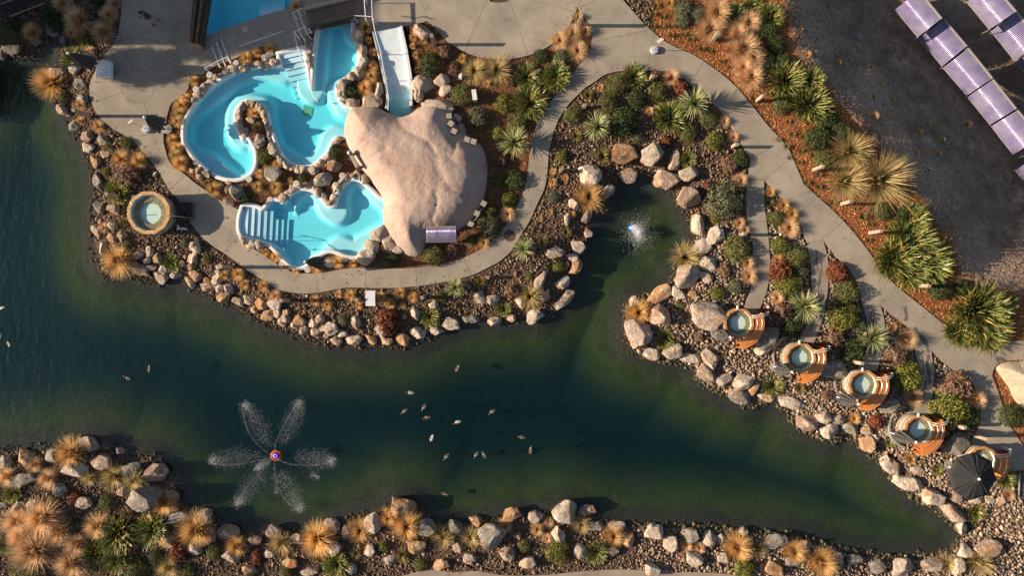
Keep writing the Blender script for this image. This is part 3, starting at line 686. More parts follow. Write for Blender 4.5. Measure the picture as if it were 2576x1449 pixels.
def rock_mat(name, stops, scale, lich=None, dark=None, rust=None, bump=0.6, bsc=6.0, seedmul=23.0, rsc=1.5, crack=0.0):
    m, N, Lk, b = nodes_of(name)
    tc = N.new('ShaderNodeTexCoord'); oi = N.new('ShaderNodeObjectInfo'); mu_ = N.new('ShaderNodeMath'); mu_.operation = 'MULTIPLY'; mu_.inputs[1].default_value = seedmul
    Lk.new(oi.outputs['Random'], mu_.inputs[0]); ge = N.new('ShaderNodeNewGeometry')
    ad = N.new('ShaderNodeVectorMath'); ad.operation = 'ADD'; Lk.new(ge.outputs['Position'], ad.inputs[0]); Lk.new(mu_.outputs[0], ad.inputs[1])
    def n(s, d=8, r=0.65, dist=0.0):
        q = N.new('ShaderNodeTexNoise'); q.inputs['Scale'].default_value = s; q.inputs['Detail'].default_value = d; q.inputs['Roughness'].default_value = r; q.inputs['Distortion'].default_value = dist
        Lk.new(ad.outputs[0], q.inputs['Vector']); return q
    a = n(scale, 8, 0.68, 0.6); r = ramp(N, stops); Lk.new(a.outputs[0], r.inputs[0]); out = r.outputs[0]
    def over(mask_scale, lo, hi, colr, r0=0.75):
        nonlocal out
        q = n(mask_scale, 9, r0, 0.3); rr = ramp(N, [(lo, (0, 0, 0)), (hi, (1, 1, 1))]); Lk.new(q.outputs[0], rr.inputs[0])
        mx = N.new('ShaderNodeMix'); mx.data_type = 'RGBA'; Lk.new(rr.outputs[0], mx.inputs[0]); Lk.new(out, mx.inputs[6]); mx.inputs[7].default_value = (*colr, 1); out = mx.outputs[2]
    if rust: over(rsc, 0.52 if rsc < 1 else 0.56, 0.66 if rsc < 1 else 0.62, rust, 0.6)
    if lich: over(3.2, 0.53, 0.60, lich)
    if dark: over(5.0, 0.56, 0.66, dark, 0.85)
    if crack:
        wn_ = n(1.2, 4, 0.6); wa = N.new('ShaderNodeVectorMath'); wa.operation = 'ADD'; Lk.new(ad.outputs[0], wa.inputs[0]); Lk.new(wn_.outputs['Color'], wa.inputs[1])
        vo = N.new('ShaderNodeTexVoronoi'); vo.feature = 'DISTANCE_TO_EDGE'; vo.inputs['Scale'].default_value = crack; Lk.new(wa.outputs[0], vo.inputs['Vector'])
        cr_ = ramp(N, [(0.0, (0.80, 0.78, 0.76)), (0.008, (0.95, 0.95, 0.95)), (0.016, (1, 1, 1))]); Lk.new(vo.outputs['Distance'], cr_.inputs[0])
        mx = N.new('ShaderNodeMix'); mx.data_type = 'RGBA'; mx.blend_type = 'MULTIPLY'; mx.inputs[0].default_value = 1; Lk.new(out, mx.inputs[6]); Lk.new(cr_.outputs[0], mx.inputs[7]); out = mx.outputs[2]
    hs = N.new('ShaderNodeHueSaturation'); mr = N.new('ShaderNodeMapRange'); mr.inputs[3].default_value = 0.82; mr.inputs[4].default_value = 1.15; Lk.new(oi.outputs['Random'], mr.inputs[0])
    Lk.new(mr.outputs[0], hs.inputs['Value']); Lk.new(out, hs.inputs['Color'])
    sx_ = N.new('ShaderNodeSeparateXYZ'); Lk.new(ge.outputs['Position'], sx_.inputs[0]); wz = N.new('ShaderNodeMapRange'); wz.inputs[1].default_value = -0.44; wz.inputs[2].default_value = -0.33; Lk.new(sx_.outputs[2], wz.inputs[0])   # stone stays wet at the waterline
    wt = N.new('ShaderNodeMix'); wt.data_type = 'RGBA'; wt.blend_type = 'MULTIPLY'; wt.inputs[0].default_value = 1; wr = ramp(N, [(0.0, (0.33, 0.32, 0.28)), (1.0, (1, 1, 1))]); Lk.new(wz.outputs[0], wr.inputs[0])
    Lk.new(hs.outputs[0], wt.inputs[6]); Lk.new(wr.outputs[0], wt.inputs[7])
    Lk.new(wt.outputs[2], b.inputs['Base Color']); b.inputs['Roughness'].default_value = 0.9; b.inputs['Specular IOR Level'].default_value = 0.2
    q = n(bsc, 10, 0.7); bp = N.new('ShaderNodeBump'); bp.inputs['Strength'].default_value = bump; bp.inputs['Distance'].default_value = 0.2; Lk.new(q.outputs[0], bp.inputs['Height']); Lk.new(bp.outputs[0], b.inputs['Normal'])
    MATS[name] = m; return m
SAND = rock_mat('sandy_rockwork', [(0.30, (0.34, 0.235, 0.20)), (0.44, (0.44, 0.33, 0.285)), (0.58, (0.47, 0.375, 0.325)), (0.72, (0.53, 0.43, 0.39))], 0.55, None, (0.37, 0.27, 0.215), (0.45, 0.315, 0.255), 0.4, 4.0, rsc=0.3, crack=0.28)
EDGE = rock_mat('beige_edging_rock', [(0.30, (0.33, 0.25, 0.19)), (0.46, (0.44, 0.35, 0.275)), (0.62, (0.50, 0.41, 0.33)), (0.75, (0.55, 0.47, 0.39))], 1.3, None, (0.30, 0.22, 0.17), None, 0.6, 5.0)
mound = rock_mound('rock_mound', MOUND, 1.3, 1.0, SAND, 'huge smooth pink tan rock mound between the two pools and the ramp', seed=1.3)
big2 = smooth([P(d) for d in [pt('M', 1452, 10), pt('M', 1490, 70), pt('M', 1540, 140), pt('M', 1570, 215), pt('M', 1625, 275), pt('M', 1720, 330), pt('M', 1900, 330), pt('M', 1950, 100), pt('M', 1800, -130), pt('K', 2072, 1272), pt('K', 1960, 1278), pt('K', 1900, 1300)]], 3)
BEIGE = rock_mat('beige_rockwork', [(0.3, (0.36, 0.29, 0.21)), (0.55, (0.48, 0.40, 0.30)), (0.75, (0.55, 0.47, 0.37))], 1.6, None, (0.25, 0.19, 0.14), None, 0.5, 4.0)
rock_mound('rock_mound', ccw(big2), 1.5, 0.7, BEIGE, 'large beige rock mound cut off by the right edge of the picture', seed=5.1)
# ------------------------------------------------------------------ boulders
def boulder_mesh(seed, cuts=20, disp=0.13, sub=4, fine=0.055):
    r_ = random.Random(seed); bm = bmesh.new(); bmesh.ops.create_icosphere(bm, subdivisions=sub, radius=1.0)
    planes = []
    for _ in range(cuts):
        n = Vector((r_.gauss(0, 1), r_.gauss(0, 1), r_.gauss(0.15, 0.8))).normalized(); planes.append((n, r_.uniform(0.5, 0.86)))
    for v in bm.verts:
        p = v.co.copy()
        for n, d in planes:
            e = p.dot(n) - d
            if e > 0: p -= n * e * 0.97
        o = Vector((seed * 3.7, seed * 1.3, -seed))
        p *= 1 + disp * noise.fractal(p * 1.1 + o, 0.9, 2.0, 4) + fine * noise.fractal(p * 4.5 + o, 0.8, 2.0, 4)
        v.co = p
    xs = [v.co.x for v in bm.verts]; ys = [v.co.y for v in bm.verts]; zs = [v.co.z for v in bm.verts]
    for v in bm.verts:                            # unit footprint
        v.co.x = (v.co.x - (max(xs) + min(xs)) / 2) / (max(xs) - min(xs)); v.co.y = (v.co.y - (max(ys) + min(ys)) / 2) / (max(ys) - min(ys))
        v.co.z = (v.co.z - min(zs)) / (max(zs) - min(zs))
    me = bpy.data.meshes.new('boulder'); bm.to_mesh(me); bm.free()
    me.polygons.foreach_set('use_smooth', [True] * len(me.polygons)); me.materials.append(None)
    return me
ANG = [boulder_mesh(i + 1) for i in range(12)]
RND = [boulder_mesh(i + 50, 5, 0.16, 4, 0.03) for i in range(7)]
BM = {'w': rock_mat('cream_stone', [(0.25, (0.30, 0.205, 0.15)), (0.42, (0.48, 0.375, 0.30)), (0.58, (0.62, 0.52, 0.43)), (0.75, (0.70, 0.62, 0.54))], 2.2, (0.62, 0.59, 0.54), (0.17, 0.125, 0.10), (0.48, 0.27, 0.14), 1.0, 5.0),
      'p': rock_mat('pink_stone', [(0.25, (0.22, 0.14, 0.10)), (0.45, (0.36, 0.25, 0.19)), (0.6, (0.46, 0.35, 0.28)), (0.78, (0.58, 0.50, 0.44))], 2.4, (0.58, 0.53, 0.47), (0.14, 0.10, 0.08), (0.42, 0.22, 0.11), 1.0, 5.0),
      'o': rock_mat('rusty_stone', [(0.25, (0.30, 0.14, 0.07)), (0.45, (0.46, 0.26, 0.13)), (0.6, (0.52, 0.35, 0.21)), (0.78, (0.58, 0.48, 0.38))], 2.0, (0.58, 0.51, 0.43), (0.18, 0.10, 0.06), (0.52, 0.22, 0.07), 1.0, 5.0),
      'g': rock_mat('grey_stone', [(0.25, (0.15, 0.13, 0.11)), (0.45, (0.26, 0.23, 0.20)), (0.6, (0.36, 0.33, 0.29)), (0.78, (0.50, 0.47, 0.42))], 2.6, (0.54, 0.52, 0.46), (0.08, 0.07, 0.06), (0.34, 0.22, 0.13), 1.0, 5.5),
      'd': rock_mat('dark_stone', [(0.25, (0.11, 0.10, 0.095)), (0.5, (0.19, 0.17, 0.155)), (0.75, (0.32, 0.30, 0.27))], 2.6, (0.34, 0.32, 0.29), (0.06, 0.055, 0.05), None, 1.0, 5.5),
      's': EDGE}
BCOL = {'w': 'cream', 'p': 'pinkish', 'o': 'rusty orange', 'g': 'grey', 'd': 'dark grey', 's': 'sandy'}
BGRP = {'w': 'natural boulders', 's': 'sandy pool rocks'}
BOXES = []                                        # footprints kept clear of gravel
bcount = [0]
def size_word(m): return 'small' if m < 0.62 else 'medium' if m < 1.05 else 'large'
def boulder(d, w, h, rot, c, area, axis=0, hz=None, rounded=None, up=0.25):
    x, y, z = ground_at(d, up)
    i = bcount[0]; bcount[0] += 1
    me = (RND if (c == 's' or (rounded is None and i % 9 == 0) or rounded) else ANG); me = me[(i * 5 + int(d[0])) % len(me)]
    o = bpy.data.objects.new('boulder', me); o.material_slots[0].link = 'OBJECT'; link(o)
    o.material_slots[0].material = BM[c]
    mz = hz or min(w, h) * random.uniform(0.7, 1.0)
    flip = random.choice((0, 1)) * math.pi
    o.scale = (w * 1.10, h * 1.10, mz); o.rotation_euler = (0, 0, rad(rot) + flip); o.location = (x, y, z - 0.27 * mz)
    later(o, f'{size_word(max(w, h))} {BCOL[c]}', 'boulder' if c != 's' else 'rock', area, d, 'boulder' if c != 's' else 'rock', BGRP.get(c, 'natural boulders'), axis)
    return o
def boulders(area, t, L, axis=0):
    for x, y, w, h, r_, c in L: boulder(pt(t, x, y), sz(t, w), sz(t, h), r_, c, area, axis)
A_PLAZA = 'on the bank beside the round plaza'; A_TUB = 'on the bank around the large lone tub'; A_S = 'on the shore below the large lone tub'
A_T = 'on the shore below the lower pool'; A_U = 'on the gravel point left of the cove'; A_J = 'around the head of the fountain cove'
A_L = 'on the boulder point right of the cove'; A_V = 'on the gravel bank below the tubs'; A_W = 'near the open black umbrella'
A_N = 'in the bottom left corner planting'; A_O = 'on the bottom shore below the fountain'; A_Q = 'on the bottom shore below the ducks'
A_X = 'on the bottom shore at the right'; A_P = 'in the bed between the two pools'; A_CH = 'beside the white ramp'
A_MR = 'in the bed around the rock mound'; A_E = 'in the planting above the cove'; A_TRI = 'in the wedge bed between two paths'
A_ST = 'in the orange bark strip'; A_SL = 'on the dark slope by the solar collectors'; A_B = 'in the beds between the tub paths'; A_G = 'in the garden right of the ramp'
boulders(A_PLAZA, 'A', [(500, 290, 170, 120, -50, 'd'), (110, 470, 190, 120, 0, 'd'), (10, 510, 140, 80, 90, 'd'), (610, 385, 110, 70, 90, 'd'), (740, 670, 130, 110, 0, 'g'), (785, 820, 110, 110, 0, 'g'),
    (800, 970, 120, 90, -20, 'g'), (610, 1085, 150, 110, -45, 'p'), (735, 1225, 120, 110, 0, 'g'), (570, 690, 170, 110, 0, 'p'), (520, 985, 70, 60, 0, 'p'), (1010, 1370, 110, 100, 0, 'g'), (350, 400, 120, 80, 20, 'd')], 1)
boulders(A_TUB, 'G', [(850, 50, 130, 120, 0, 'p'), (865, 155, 120, 100, -20, 'w'), (935, 295, 120, 110, -30, 'o'), (1030, 220, 90, 80, 0, 'p'), (955, 500, 170, 95, -75, 'g'), (975, 750, 130, 110, 90, 'g'), (1115, 760, 120, 100, -15, 'p'),
    (945, 862, 45, 45, 0, 'w'), (985, 890, 60, 50, 0, 'p'), (945, 985, 150, 85, -65, 'p'), (1095, 920, 110, 100, 0, 'g'), (1090, 1050, 100, 80, -60, 'o'), (1195, 1025, 90, 90, 0, 'p'), (1510, 415, 45, 45, 0, 'w')], 1)
boulders(A_S, 'S', [(105, 165, 130, 95, 80, 'w'), (445, 230, 95, 80, -10, 'p'), (560, 205, 105, 90, 70, 'w'), (527, 280, 80, 75, 0, 'w'), (640, 262, 100, 85, -80, 'o'), (480, 380, 190, 110, -25, 'p'), (572, 360, 115, 65, -5, 'w'),
    (700, 375, 100, 90, -60, 'w'), (670, 455, 155, 120, -20, 'w'), (820, 430, 140, 75, 5, 'w'), (1015, 150, 120, 100, 90, 'w'), (980, 262, 105, 90, 20, 'w'), (910, 250, 42, 40, 0, 'o'), (975, 345, 85, 75, 0, 'p'), (885, 318, 70, 55, 90, 'p'),
    (1250, 345, 90, 60, 0, 'p'), (1235, 395, 80, 60, 0, 'g'), (1015, 435, 120, 105, -50, 'o'), (965, 500, 130, 90, -35, 'w'), (1125, 480, 100, 60, -35, 'o'), (1225, 470, 125, 90, 20, 'w'), (1130, 545, 150, 90, -10, 'w'), (1250, 560, 90, 85, 0, 'w'),
    (1335, 555, 85, 90, 0, 'w'), (1290, 650, 135, 100, -10, 'o'), (1440, 690, 120, 90, -20, 'p'), (1535, 685, 125, 95, -10, 'w'), (1590, 770, 90, 80, 0, 'o'), (1660, 720, 130, 125, -30, 'o'), (1790, 720, 150, 110, -35, 'w'), (1735, 830, 140, 105, -10, 'o'),
    (1820, 815, 90, 80, 90, 'w'), (1865, 900, 110, 70, -50, 'w'), (1905, 850, 100, 90, 90, 'p')])
boulders(A_T, 'T', [(230, 750, 80, 70, -30, 'o'), (310, 875, 90, 70, -30, 'w'), (360, 835, 140, 100, -40, 'o'), (400, 925, 95, 90, -20, 'p'), (485, 855, 100, 80, -10, 'w'), (560, 815, 105, 78, 70, 'p'), (525, 940, 110, 90, 0, 'p'),
    (600, 910, 80, 70, 0, 'w'), (615, 970, 80, 65, -20, 'p'), (685, 910, 130, 130, 0, 'w'), (715, 1025, 130, 100, -10, 'p'), (785, 965, 100, 75, -20, 'w'), (910, 855, 140, 100, -80, 'w'), (895, 1020, 150, 100, -15, 'w'), (1060, 1010, 140, 85, -40, 'o'),
    (1170, 930, 125, 110, -40, 'w'), (1215, 1035, 130, 85, 0, 'o'), (1385, 1010, 145, 120, -30, 'o'), (1500, 770, 125, 90, -70, 'w'), (1530, 950, 145, 115, -50, 'w'), (1680, 670, 90, 70, 0, 'w'), (1720, 935, 140, 88, -5, 'w'), (1610, 920, 70, 60, 0, 'p'),
    (1865, 865, 160, 120, -15, 'w'), (2025, 815, 110, 75, 0, 'g'), (1390, 795, 40, 45, 0, 'p'), (425, 588, 36, 32, 0, 'w')])
boulders(A_U, 'U', [(330, 600, 130, 110, 90, 'w'), (450, 620, 130, 105, -20, 'w'), (255, 815, 160, 80, -5, 'g'), (470, 830, 145, 95, 10, 'w'), (640, 810, 95, 85, 0, 'w'), (730, 640, 155, 105, -80, 'w'), (870, 785, 175, 130, 20, 'w'), (955, 590, 120, 100, 30, 'w'),
    (1170, 625, 265, 112, 45, 'w'), (1140, 460, 160, 110, 20, 'w'), (925, 425, 190, 92, 65, 'w'), (1070, 155, 175, 118, 0, 'w'), (1290, 95, 160, 125, -60, 'w'), (1240, 205, 120, 95, 0, 'w'), (1275, 300, 170, 110, 55, 'o'), (1190, 270, 50, 60, 0, 'p')])
boulders(A_J, 'J', [(380, 435, 215, 200, 0, 'w'), (550, 600, 180, 110, 60, 'p'), (215, 720, 120, 85, -70, 'w'), (155, 860, 130, 62, 85, 'w'), (345, 840, 130, 90, 60, 'p'), (360, 995, 105, 88, 80, 'p'), (720, 220, 250, 190, 0, 'o'), (745, 435, 175, 150, 0, 'p'),
    (990, 235, 220, 215, 0, 'w'), (1215, 285, 190, 100, 80, 'p'), (1130, 470, 230, 200, -20, 'p'), (1355, 420, 200, 140, 0, 'w'), (1350, 650, 220, 215, -45, 'p'), (1440, 920, 210, 150, -60, 'w'), (1620, 1025, 175, 170, 0, 'w'), (1480, 1140, 190, 160, 0, 'w'),
    (1290, 1185, 130, 110, 0, 'p'), (1550, 1300, 180, 150, 0, 'w')])
boulders(A_L, 'L', [(820, 390, 240, 230, 0, 'w'), (995, 395, 160, 100, -20, 'w'), (540, 575, 255, 140, 35, 'o'), (725, 560, 170, 110, -40, 'w'), (310, 650, 130, 110, 90, 'w'), (875, 565, 95, 70, -10, 'o'), (560, 800, 235, 200, -40, 'p'), (325, 960, 270, 250, 90, 'w'),
    (985, 770, 325, 260, -20, 'w'), (470, 1155, 165, 135, -20, 'w'), (665, 1135, 190, 150, 20, 'w'), (850, 1200, 210, 100, -10, 'w'), (1040, 1200, 195, 145, -50, 'w'), (1010, 1345, 180, 175, 0, 'p'), (1625, 1010, 290, 190, 45, 'g'), (1560, 1110, 150, 120, 0, 'w'), (930, 610, 60, 50, 0, 'p')])
boulders(A_V, 'V', [(400, 500, 160, 120, 20, 'w'), (585, 525, 190, 160, -20, 'w'), (570, 665, 225, 160, -10, 'g'), (715, 600, 150, 90, 60, 'o'), (815, 680, 170, 92, -5, 'w'), (1080, 735, 255, 120, -5, 'w'), (975, 690, 110, 70, 0, 'w'), (1220, 925, 205, 170, -40, 'p'),
    (1385, 875, 160, 130, -20, 'w'), (1430, 1010, 170, 150, 0, 'w'), (1535, 905, 130, 90, -20, 'w'), (1660, 985, 160, 110, -20, 'g'), (1810, 1010, 110, 100, 0, 'w'), (1830, 1140, 200, 150, -20, 'o'), (1915, 1090, 90, 80, 0, 'w'), (1470, 410, 255, 190, 0, 'g'),
    (2015, 1345, 190, 115, -60, 'w'), (2030, 760, 200, 140, 10, 'g')])
boulders(A_W, 'W', [(245, 325, 230, 140, -40, 'p'), (425, 510, 310, 150, -20, 'w'), (660, 645, 220, 170, -20, 'w'), (530, 375, 160, 80, -20, 'w'), (915, 665, 120, 95, -15, 'p'), (880, 810, 275, 160, -25, 'p'), (960, 965, 135, 115, -20, 'w'), (1130, 695, 140, 65, 0, 'w'),
    (1265, 690, 90, 65, 0, 'w'), (1380, 690, 100, 80, 0, 'w'), (1010, 1200, 160, 155, 0, 'w'), (1215, 1170, 250, 170, 10, 'p'), (110, 1370, 160, 150, 90, 'g'), (360, 1370, 205, 190, 0, 'w'), (665, 1350, 230, 150, -5, 'w'), (930, 1350, 170, 130, 90, 'w'), (900, 90, 260, 230, 0, 'd'), (945, 1255, 50, 45, 0, 'w')])
boulders(A_N, 'N', [(760, 315, 190, 120, -15, 'w'), (1030, 375, 95, 70, -10, 'p'), (215, 440, 160, 130, -20, 'o'), (45, 470, 120, 110, 0, 'g'), (450, 430, 140, 130, 0, 'g'), (640, 545, 200, 130, 10, 'w'), (870, 475, 180, 130, -20, 'p'), (1125, 540, 165, 130, 0, 'g'),
    (1340, 565, 200, 150, -5, 'p'), (190, 630, 260, 112, 10, 'g'), (505, 715, 130, 110, 0, 'g'), (290, 855, 120, 105, 90, 'w'), (730, 825, 125, 100, 0, 'w'), (150, 860, 120, 70, 20, 'p'), (1040, 725, 90, 75, 0, 'p'), (1240, 780, 285, 190, 25, 'g'), (1475, 770, 120, 110, 0, 'p'),
    (1545, 960, 200, 112, 10, 'g'), (1750, 940, 140, 130, 0, 'p'), (1440, 1160, 150, 110, 0, 'o'), (1670, 1220, 110, 110, 0, 'w'), (1800, 1100, 150, 105, 90, 'o'), (1960, 1080, 190, 140, -15, 'p'), (1980, 1290, 140, 110, 0, 'w'), (1290, 950, 80, 70, 0, 'o'), (20, 850, 70, 52, 0, 'g')])
boulders(A_O, 'O', [(440, 930, 135, 90, 0, 'p'), (635, 840, 155, 130, -20, 'p'), (565, 1065, 120, 72, -10, 'w'), (780, 1150, 155, 95, -15, 'o'), (375, 1225, 150, 110, 0, 'o'), (860, 915, 150, 110, -25, 'p'), (1190, 770, 160, 120, -10, 'p'), (1215, 1020, 150, 120, 40, 'w'), (1330, 850, 150, 115, 90, 'p'),
    (1600, 735, 190, 165, 90, 'w'), (1885, 590, 245, 200, -30, 'o'), (1560, 1030, 110, 110, 0, 'w'), (1755, 1120, 110, 90, 0, 'w'), (2015, 990, 180, 130, -15, 'o'), (2130, 800, 170, 165, -20, 'g'), (2400, 800, 160, 145, -10, 'g'), (2430, 1000, 110, 92, 0, 'p'), (960, 1240, 185, 75, 0, 'w'),
    (1385, 1200, 120, 100, 90, 'w'), (2270, 1165, 160, 110, 0, 'o'), (2540, 1110, 110, 100, 0, 'w')])
boulders(A_Q, 'Q', [(280, 735, 125, 110, -10, 'o'), (645, 670, 190, 150, 10, 'o'), (885, 700, 160, 130, 10, 'w'), (1155, 635, 235, 205, 0, 'w'), (1380, 630, 190, 120, 0, 'p'), (450, 860, 245, 235, 30, 'g'), (1095, 880, 150, 115, -50, 'w'), (1460, 790, 160, 100, 0, 'g'), (1660, 795, 180, 105, 0, 'w'),
    (1785, 925, 130, 110, 90, 'o'), (590, 1060, 160, 140, -20, 'p'), (795, 1145, 160, 112, 0, 'w'), (1310, 1045, 150, 125, 90, 'w'), (1630, 1030, 130, 92, 0, 'p'), (225, 1105, 120, 95, 0, 'w'), (690, 895, 80, 62, 0, 'p'), (2030, 840, 180, 155, -10, 'w'), (2210, 955, 185, 150, -30, 'w'), (2390, 880, 170, 140, 0, 'g'),
    (2420, 1100, 165, 130, -30, 'w'), (2020, 1215, 150, 120, -20, 'w')])
boulders(A_X, 'X', [(650, 980, 210, 160, 90, 'w'), (790, 1000, 150, 120, 90, 'w'), (1060, 890, 130, 120, 0, 'w'), (1470, 1000, 325, 190, 0, 'g'), (820, 1220, 150, 130, 0, 'w'), (1450, 1350, 225, 160, -20, 'o'), (1660, 1270, 170, 120, 0, 'p'), (1820, 1070, 170, 140, 0, 'p'), (2220, 1240, 200, 165, 90, 'g'), (2440, 1235, 210, 130, -10, 'g')])
boulders(A_P, 'H', [(745, 95, 140, 90, 90, 'p'), (865, 410, 160, 150, -20, 'g'), (1370, 470, 175, 130, 0, 'g'), (1480, 335, 130, 120, -20, 'p'), (510, 600, 165, 140, 0, 'g'), (135, 370, 85, 75, 0, 'p'), (220, 415, 95, 80, 0, 'g'), (70, 385, 70, 50, -45, 'o'), (150, 445, 75, 60, 0, 'p'), (430, 500, 70, 60, 0, 'o'),
    (355, 535, 60, 52, 0, 'p'), (420, 570, 80, 60, 90, 'p'), (565, 755, 60, 45, 0, 'p'), (440, 705, 110, 45, -15, 'g')])
boulders('by the upper pool', 'B', [(820, 555, 135, 100, 0, 'g'), (655, 1180, 90, 80, 0, 'p'), (745, 1390, 140, 105, 90, 'g')])
boulders(A_CH, 'C', [(530, 310, 175, 140, -10, 'p'), (545, 820, 215, 160, 0, 's'), (730, 785, 150, 120, 0, 's'), (775, 890, 145, 110, 0, 's'), (500, 930, 130, 100, 80, 's'), (690, 1050, 310, 140, 0, 's'), (880, 1155, 85, 90, 0, 's'), (910, 1270, 115, 105, 90, 's'), (40, 990, 190, 160, 0, 's'), (-150, 1005, 130, 90, 0, 's'), (110, 880, 150, 90, 80, 's')])
boulders('at the lower right of the lower pool', 'H', [(1790, 1240, 185, 150, 0, 's'), (1930, 1010, 165, 140, 40, 's'), (1850, 1130, 140, 120, 0, 's'), (2010, 1080, 120, 260, 25, 's'), (2120, 1160, 120, 90, 0, 's')])

# rows of sandy rocks set along the pool edges
def rock_row(area, t, pts, lo, hi, seed, off=0.30):
    r_ = random.Random(seed); L = [np.array(P(pt(t, *p))) for p in pts]; seg = [np.linalg.norm(L[i + 1] - L[i]) for i in range(len(L) - 1)]; tot = sum(seg); s = 0.15
    while s < tot - 0.1:
        a = s; i = 0
        while i < len(seg) - 1 and a > seg[i]: a -= seg[i]; i += 1
        u = (L[i + 1] - L[i]) / seg[i]; n_ = np.array([-u[1], u[0]]); w = r_.uniform(lo, hi) * 0.86; h = w * r_.uniform(0.7, 0.95)
        p = L[i] + u * a + n_ * (off * 0 + r_.uniform(-0.06, 0.08))
        d = (p[0] * 40 + 1288, 724.5 - p[1] * 40)
        o = boulder(d, w, h, math.degrees(math.atan2(u[1], u[0])) + r_.uniform(-25, 25), 's', area, hz=w * r_.uniform(0.6, 0.85), up=0.2)
        s += w * r_.uniform(0.55, 0.74)
rock_row('along the upper pool\'s top left edge', 'B', [(940, 600), (800, 640), (650, 645), (480, 680), (340, 740), (240, 810), (150, 910), (60, 1010)], 0.42, 0.85, 1)
rock_row('round the planted tongue in the upper pool', 'B', [(600, 1330), (550, 1240), (530, 1150), (550, 1070), (610, 1020), (690, 1020), (750, 1060), (790, 1150), (820, 1260), (860, 1400)], 0.40, 0.72, 2)
rock_row('along the upper pool\'s bottom edge', 'H', [(840, 60), (870, 170), (930, 270), (1010, 330), (1100, 375), (1200, 385), (1300, 360), (1380, 290), (1430, 210)], 0.40, 0.75, 3)
rock_row('between the upper pool and the ramp', 'B', [(1680, 270), (1715, 380), (1760, 490), (1765, 600), (1720, 700), (1640, 760), (1570, 840), (1550, 930), (1600, 1000)], 0.6, 1.05, 4)
rock_row('on the fin beside the bridge', 'B', [(1190, 400), (1250, 400), (1225, 500), (1235, 600), (1240, 660)], 0.42, 0.7, 5)
rock_row('along the lower pool\'s top edge', 'H', [(960, 670), (1010, 610), (1070, 560), (1140, 540), (1210, 545), (1290, 570), (1350, 620), (1390, 680), (1440, 710), (1475, 640), (1500, 570), (1550, 500), (1600, 460), (1690, 420), (1760, 470), (1810, 510)], 0.42, 0.82, 6)
rock_row('at the lower pool\'s bottom left', 'H', [(560, 1060), (620, 1100), (690, 1120), (760, 1140), (800, 1140)], 0.55, 0.95, 7)
rock_row('where the upper pool meets the mound', 'H', [(1480, 110), (1530, 70), (1575, 90)], 0.4, 0.6, 8)

# ------------------------------------------------------------------ plants
def blades(nb, seed, kind):
    r_ = np.random.default_rng(seed); V = []; F = []; Cc = []
    wind = r_.uniform(0, 2 * math.pi); wv_ = Vector((math.cos(wind), math.sin(wind), 0)) * r_.uniform(0.03, 0.09)
    for i in range(nb):
        az = r_.uniform(0, 2 * math.pi); u = r_.random()
        if kind == 'tussock':
            el = rad(r_.uniform(12, 88)); L = r_.uniform(0.36, 0.56); w = 0.0075; droop = r_.uniform(0.25, 0.55); base_r = 0.07 * math.sqrt(r_.random()); seg = 4
        elif kind == 'flax':
            base_r = 0.27 * math.sqrt(r_.random()); el = rad(r_.uniform(30, 88) - 70 * base_r); L = r_.uniform(0.26, 0.42); w = r_.uniform(0.011, 0.017); droop = r_.uniform(0.1, 0.6); seg = 4
        elif kind == 'rosette':
            el = rad(-15 + 100 * u); L = r_.uniform(0.42, 0.54); w = 0.016; droop = r_.uniform(0.0, 0.12); base_r = 0.02; seg = 3
        elif kind == 'loose':
            el = rad(r_.uniform(5, 85)); L = r_.uniform(0.38, 0.6); w = 0.009; droop = r_.uniform(0.1, 0.55); base_r = 0.06 * math.sqrt(r_.random()); seg = 4
        elif kind == 'tuft':
            el = rad(r_.uniform(20, 88)); L = r_.uniform(0.35, 0.55); w = 0.016; droop = r_.uniform(0.1, 0.4); base_r = 0.12 * math.sqrt(r_.random()); seg = 3
        ca, sa = math.cos(az), math.sin(az)
        b0 = Vector((ca * base_r, sa * base_r, 0.22 if kind == 'rosette' else 0.0))
        pa = az + r_.uniform(-0.6, 0.6) * (1.6 if kind == 'flax' else 0.8) if kind in ('flax', 'tussock', 'loose') else az
        dx, dy = math.cos(pa), math.sin(pa); p = b0.copy(); e = el; n0 = len(V); tw = r_.uniform(-0.7, 0.7)
        side = Vector((-dy, dx, 0)); 
        if kind in ('flax', 'rosette'): side = (side * math.cos(tw) + Vector((0, 0, 1)) * math.sin(tw))
        dead = r_.random()
        for k in range(seg + 1):
            t = k / seg
            ww = w * (1 - t) ** 0.7 if kind != 'flax' else w * (0.75 + 0.7 * t - 1.42 * t ** 3)
            if kind == 'rosette': ww = w * min(1, 0.5 + 2 * t) * (1 - t ** 2.2)
            ww = max(ww, 0.0006)
            V.append(p - side * ww); V.append(p + side * ww); Cc.append((t, dead, u)); Cc.append((t, dead, u))
            p = p + Vector((dx * math.cos(e), dy * math.cos(e), math.sin(e))) * (L / seg); e -= droop * 2.2 / seg * (0.4 + t)
            if kind in ('tussock', 'loose'): p = p + wv_ * (t * t * 0.5) + Vector((r_.normal(0, 0.006), r_.normal(0, 0.006), 0))
            elif kind == 'flax' and dead < 0.12 and t > 0.4: e -= 0.5
            if p.z < 0.012: p.z = 0.012
        for k in range(seg): F.append((n0 + 2 * k, n0 + 2 * k + 1, n0 + 2 * k + 3, n0 + 2 * k + 2))
    V = np.array([tuple(v) for v in V]); V[:, 2] = np.maximum(V[:, 2], 0.0) if kind != 'rosette' else V[:, 2]
    return V, np.array(F), np.array(Cc)
def lerp3(t, a, b_): return np.outer(1 - t, a) + np.outer(t, b_)
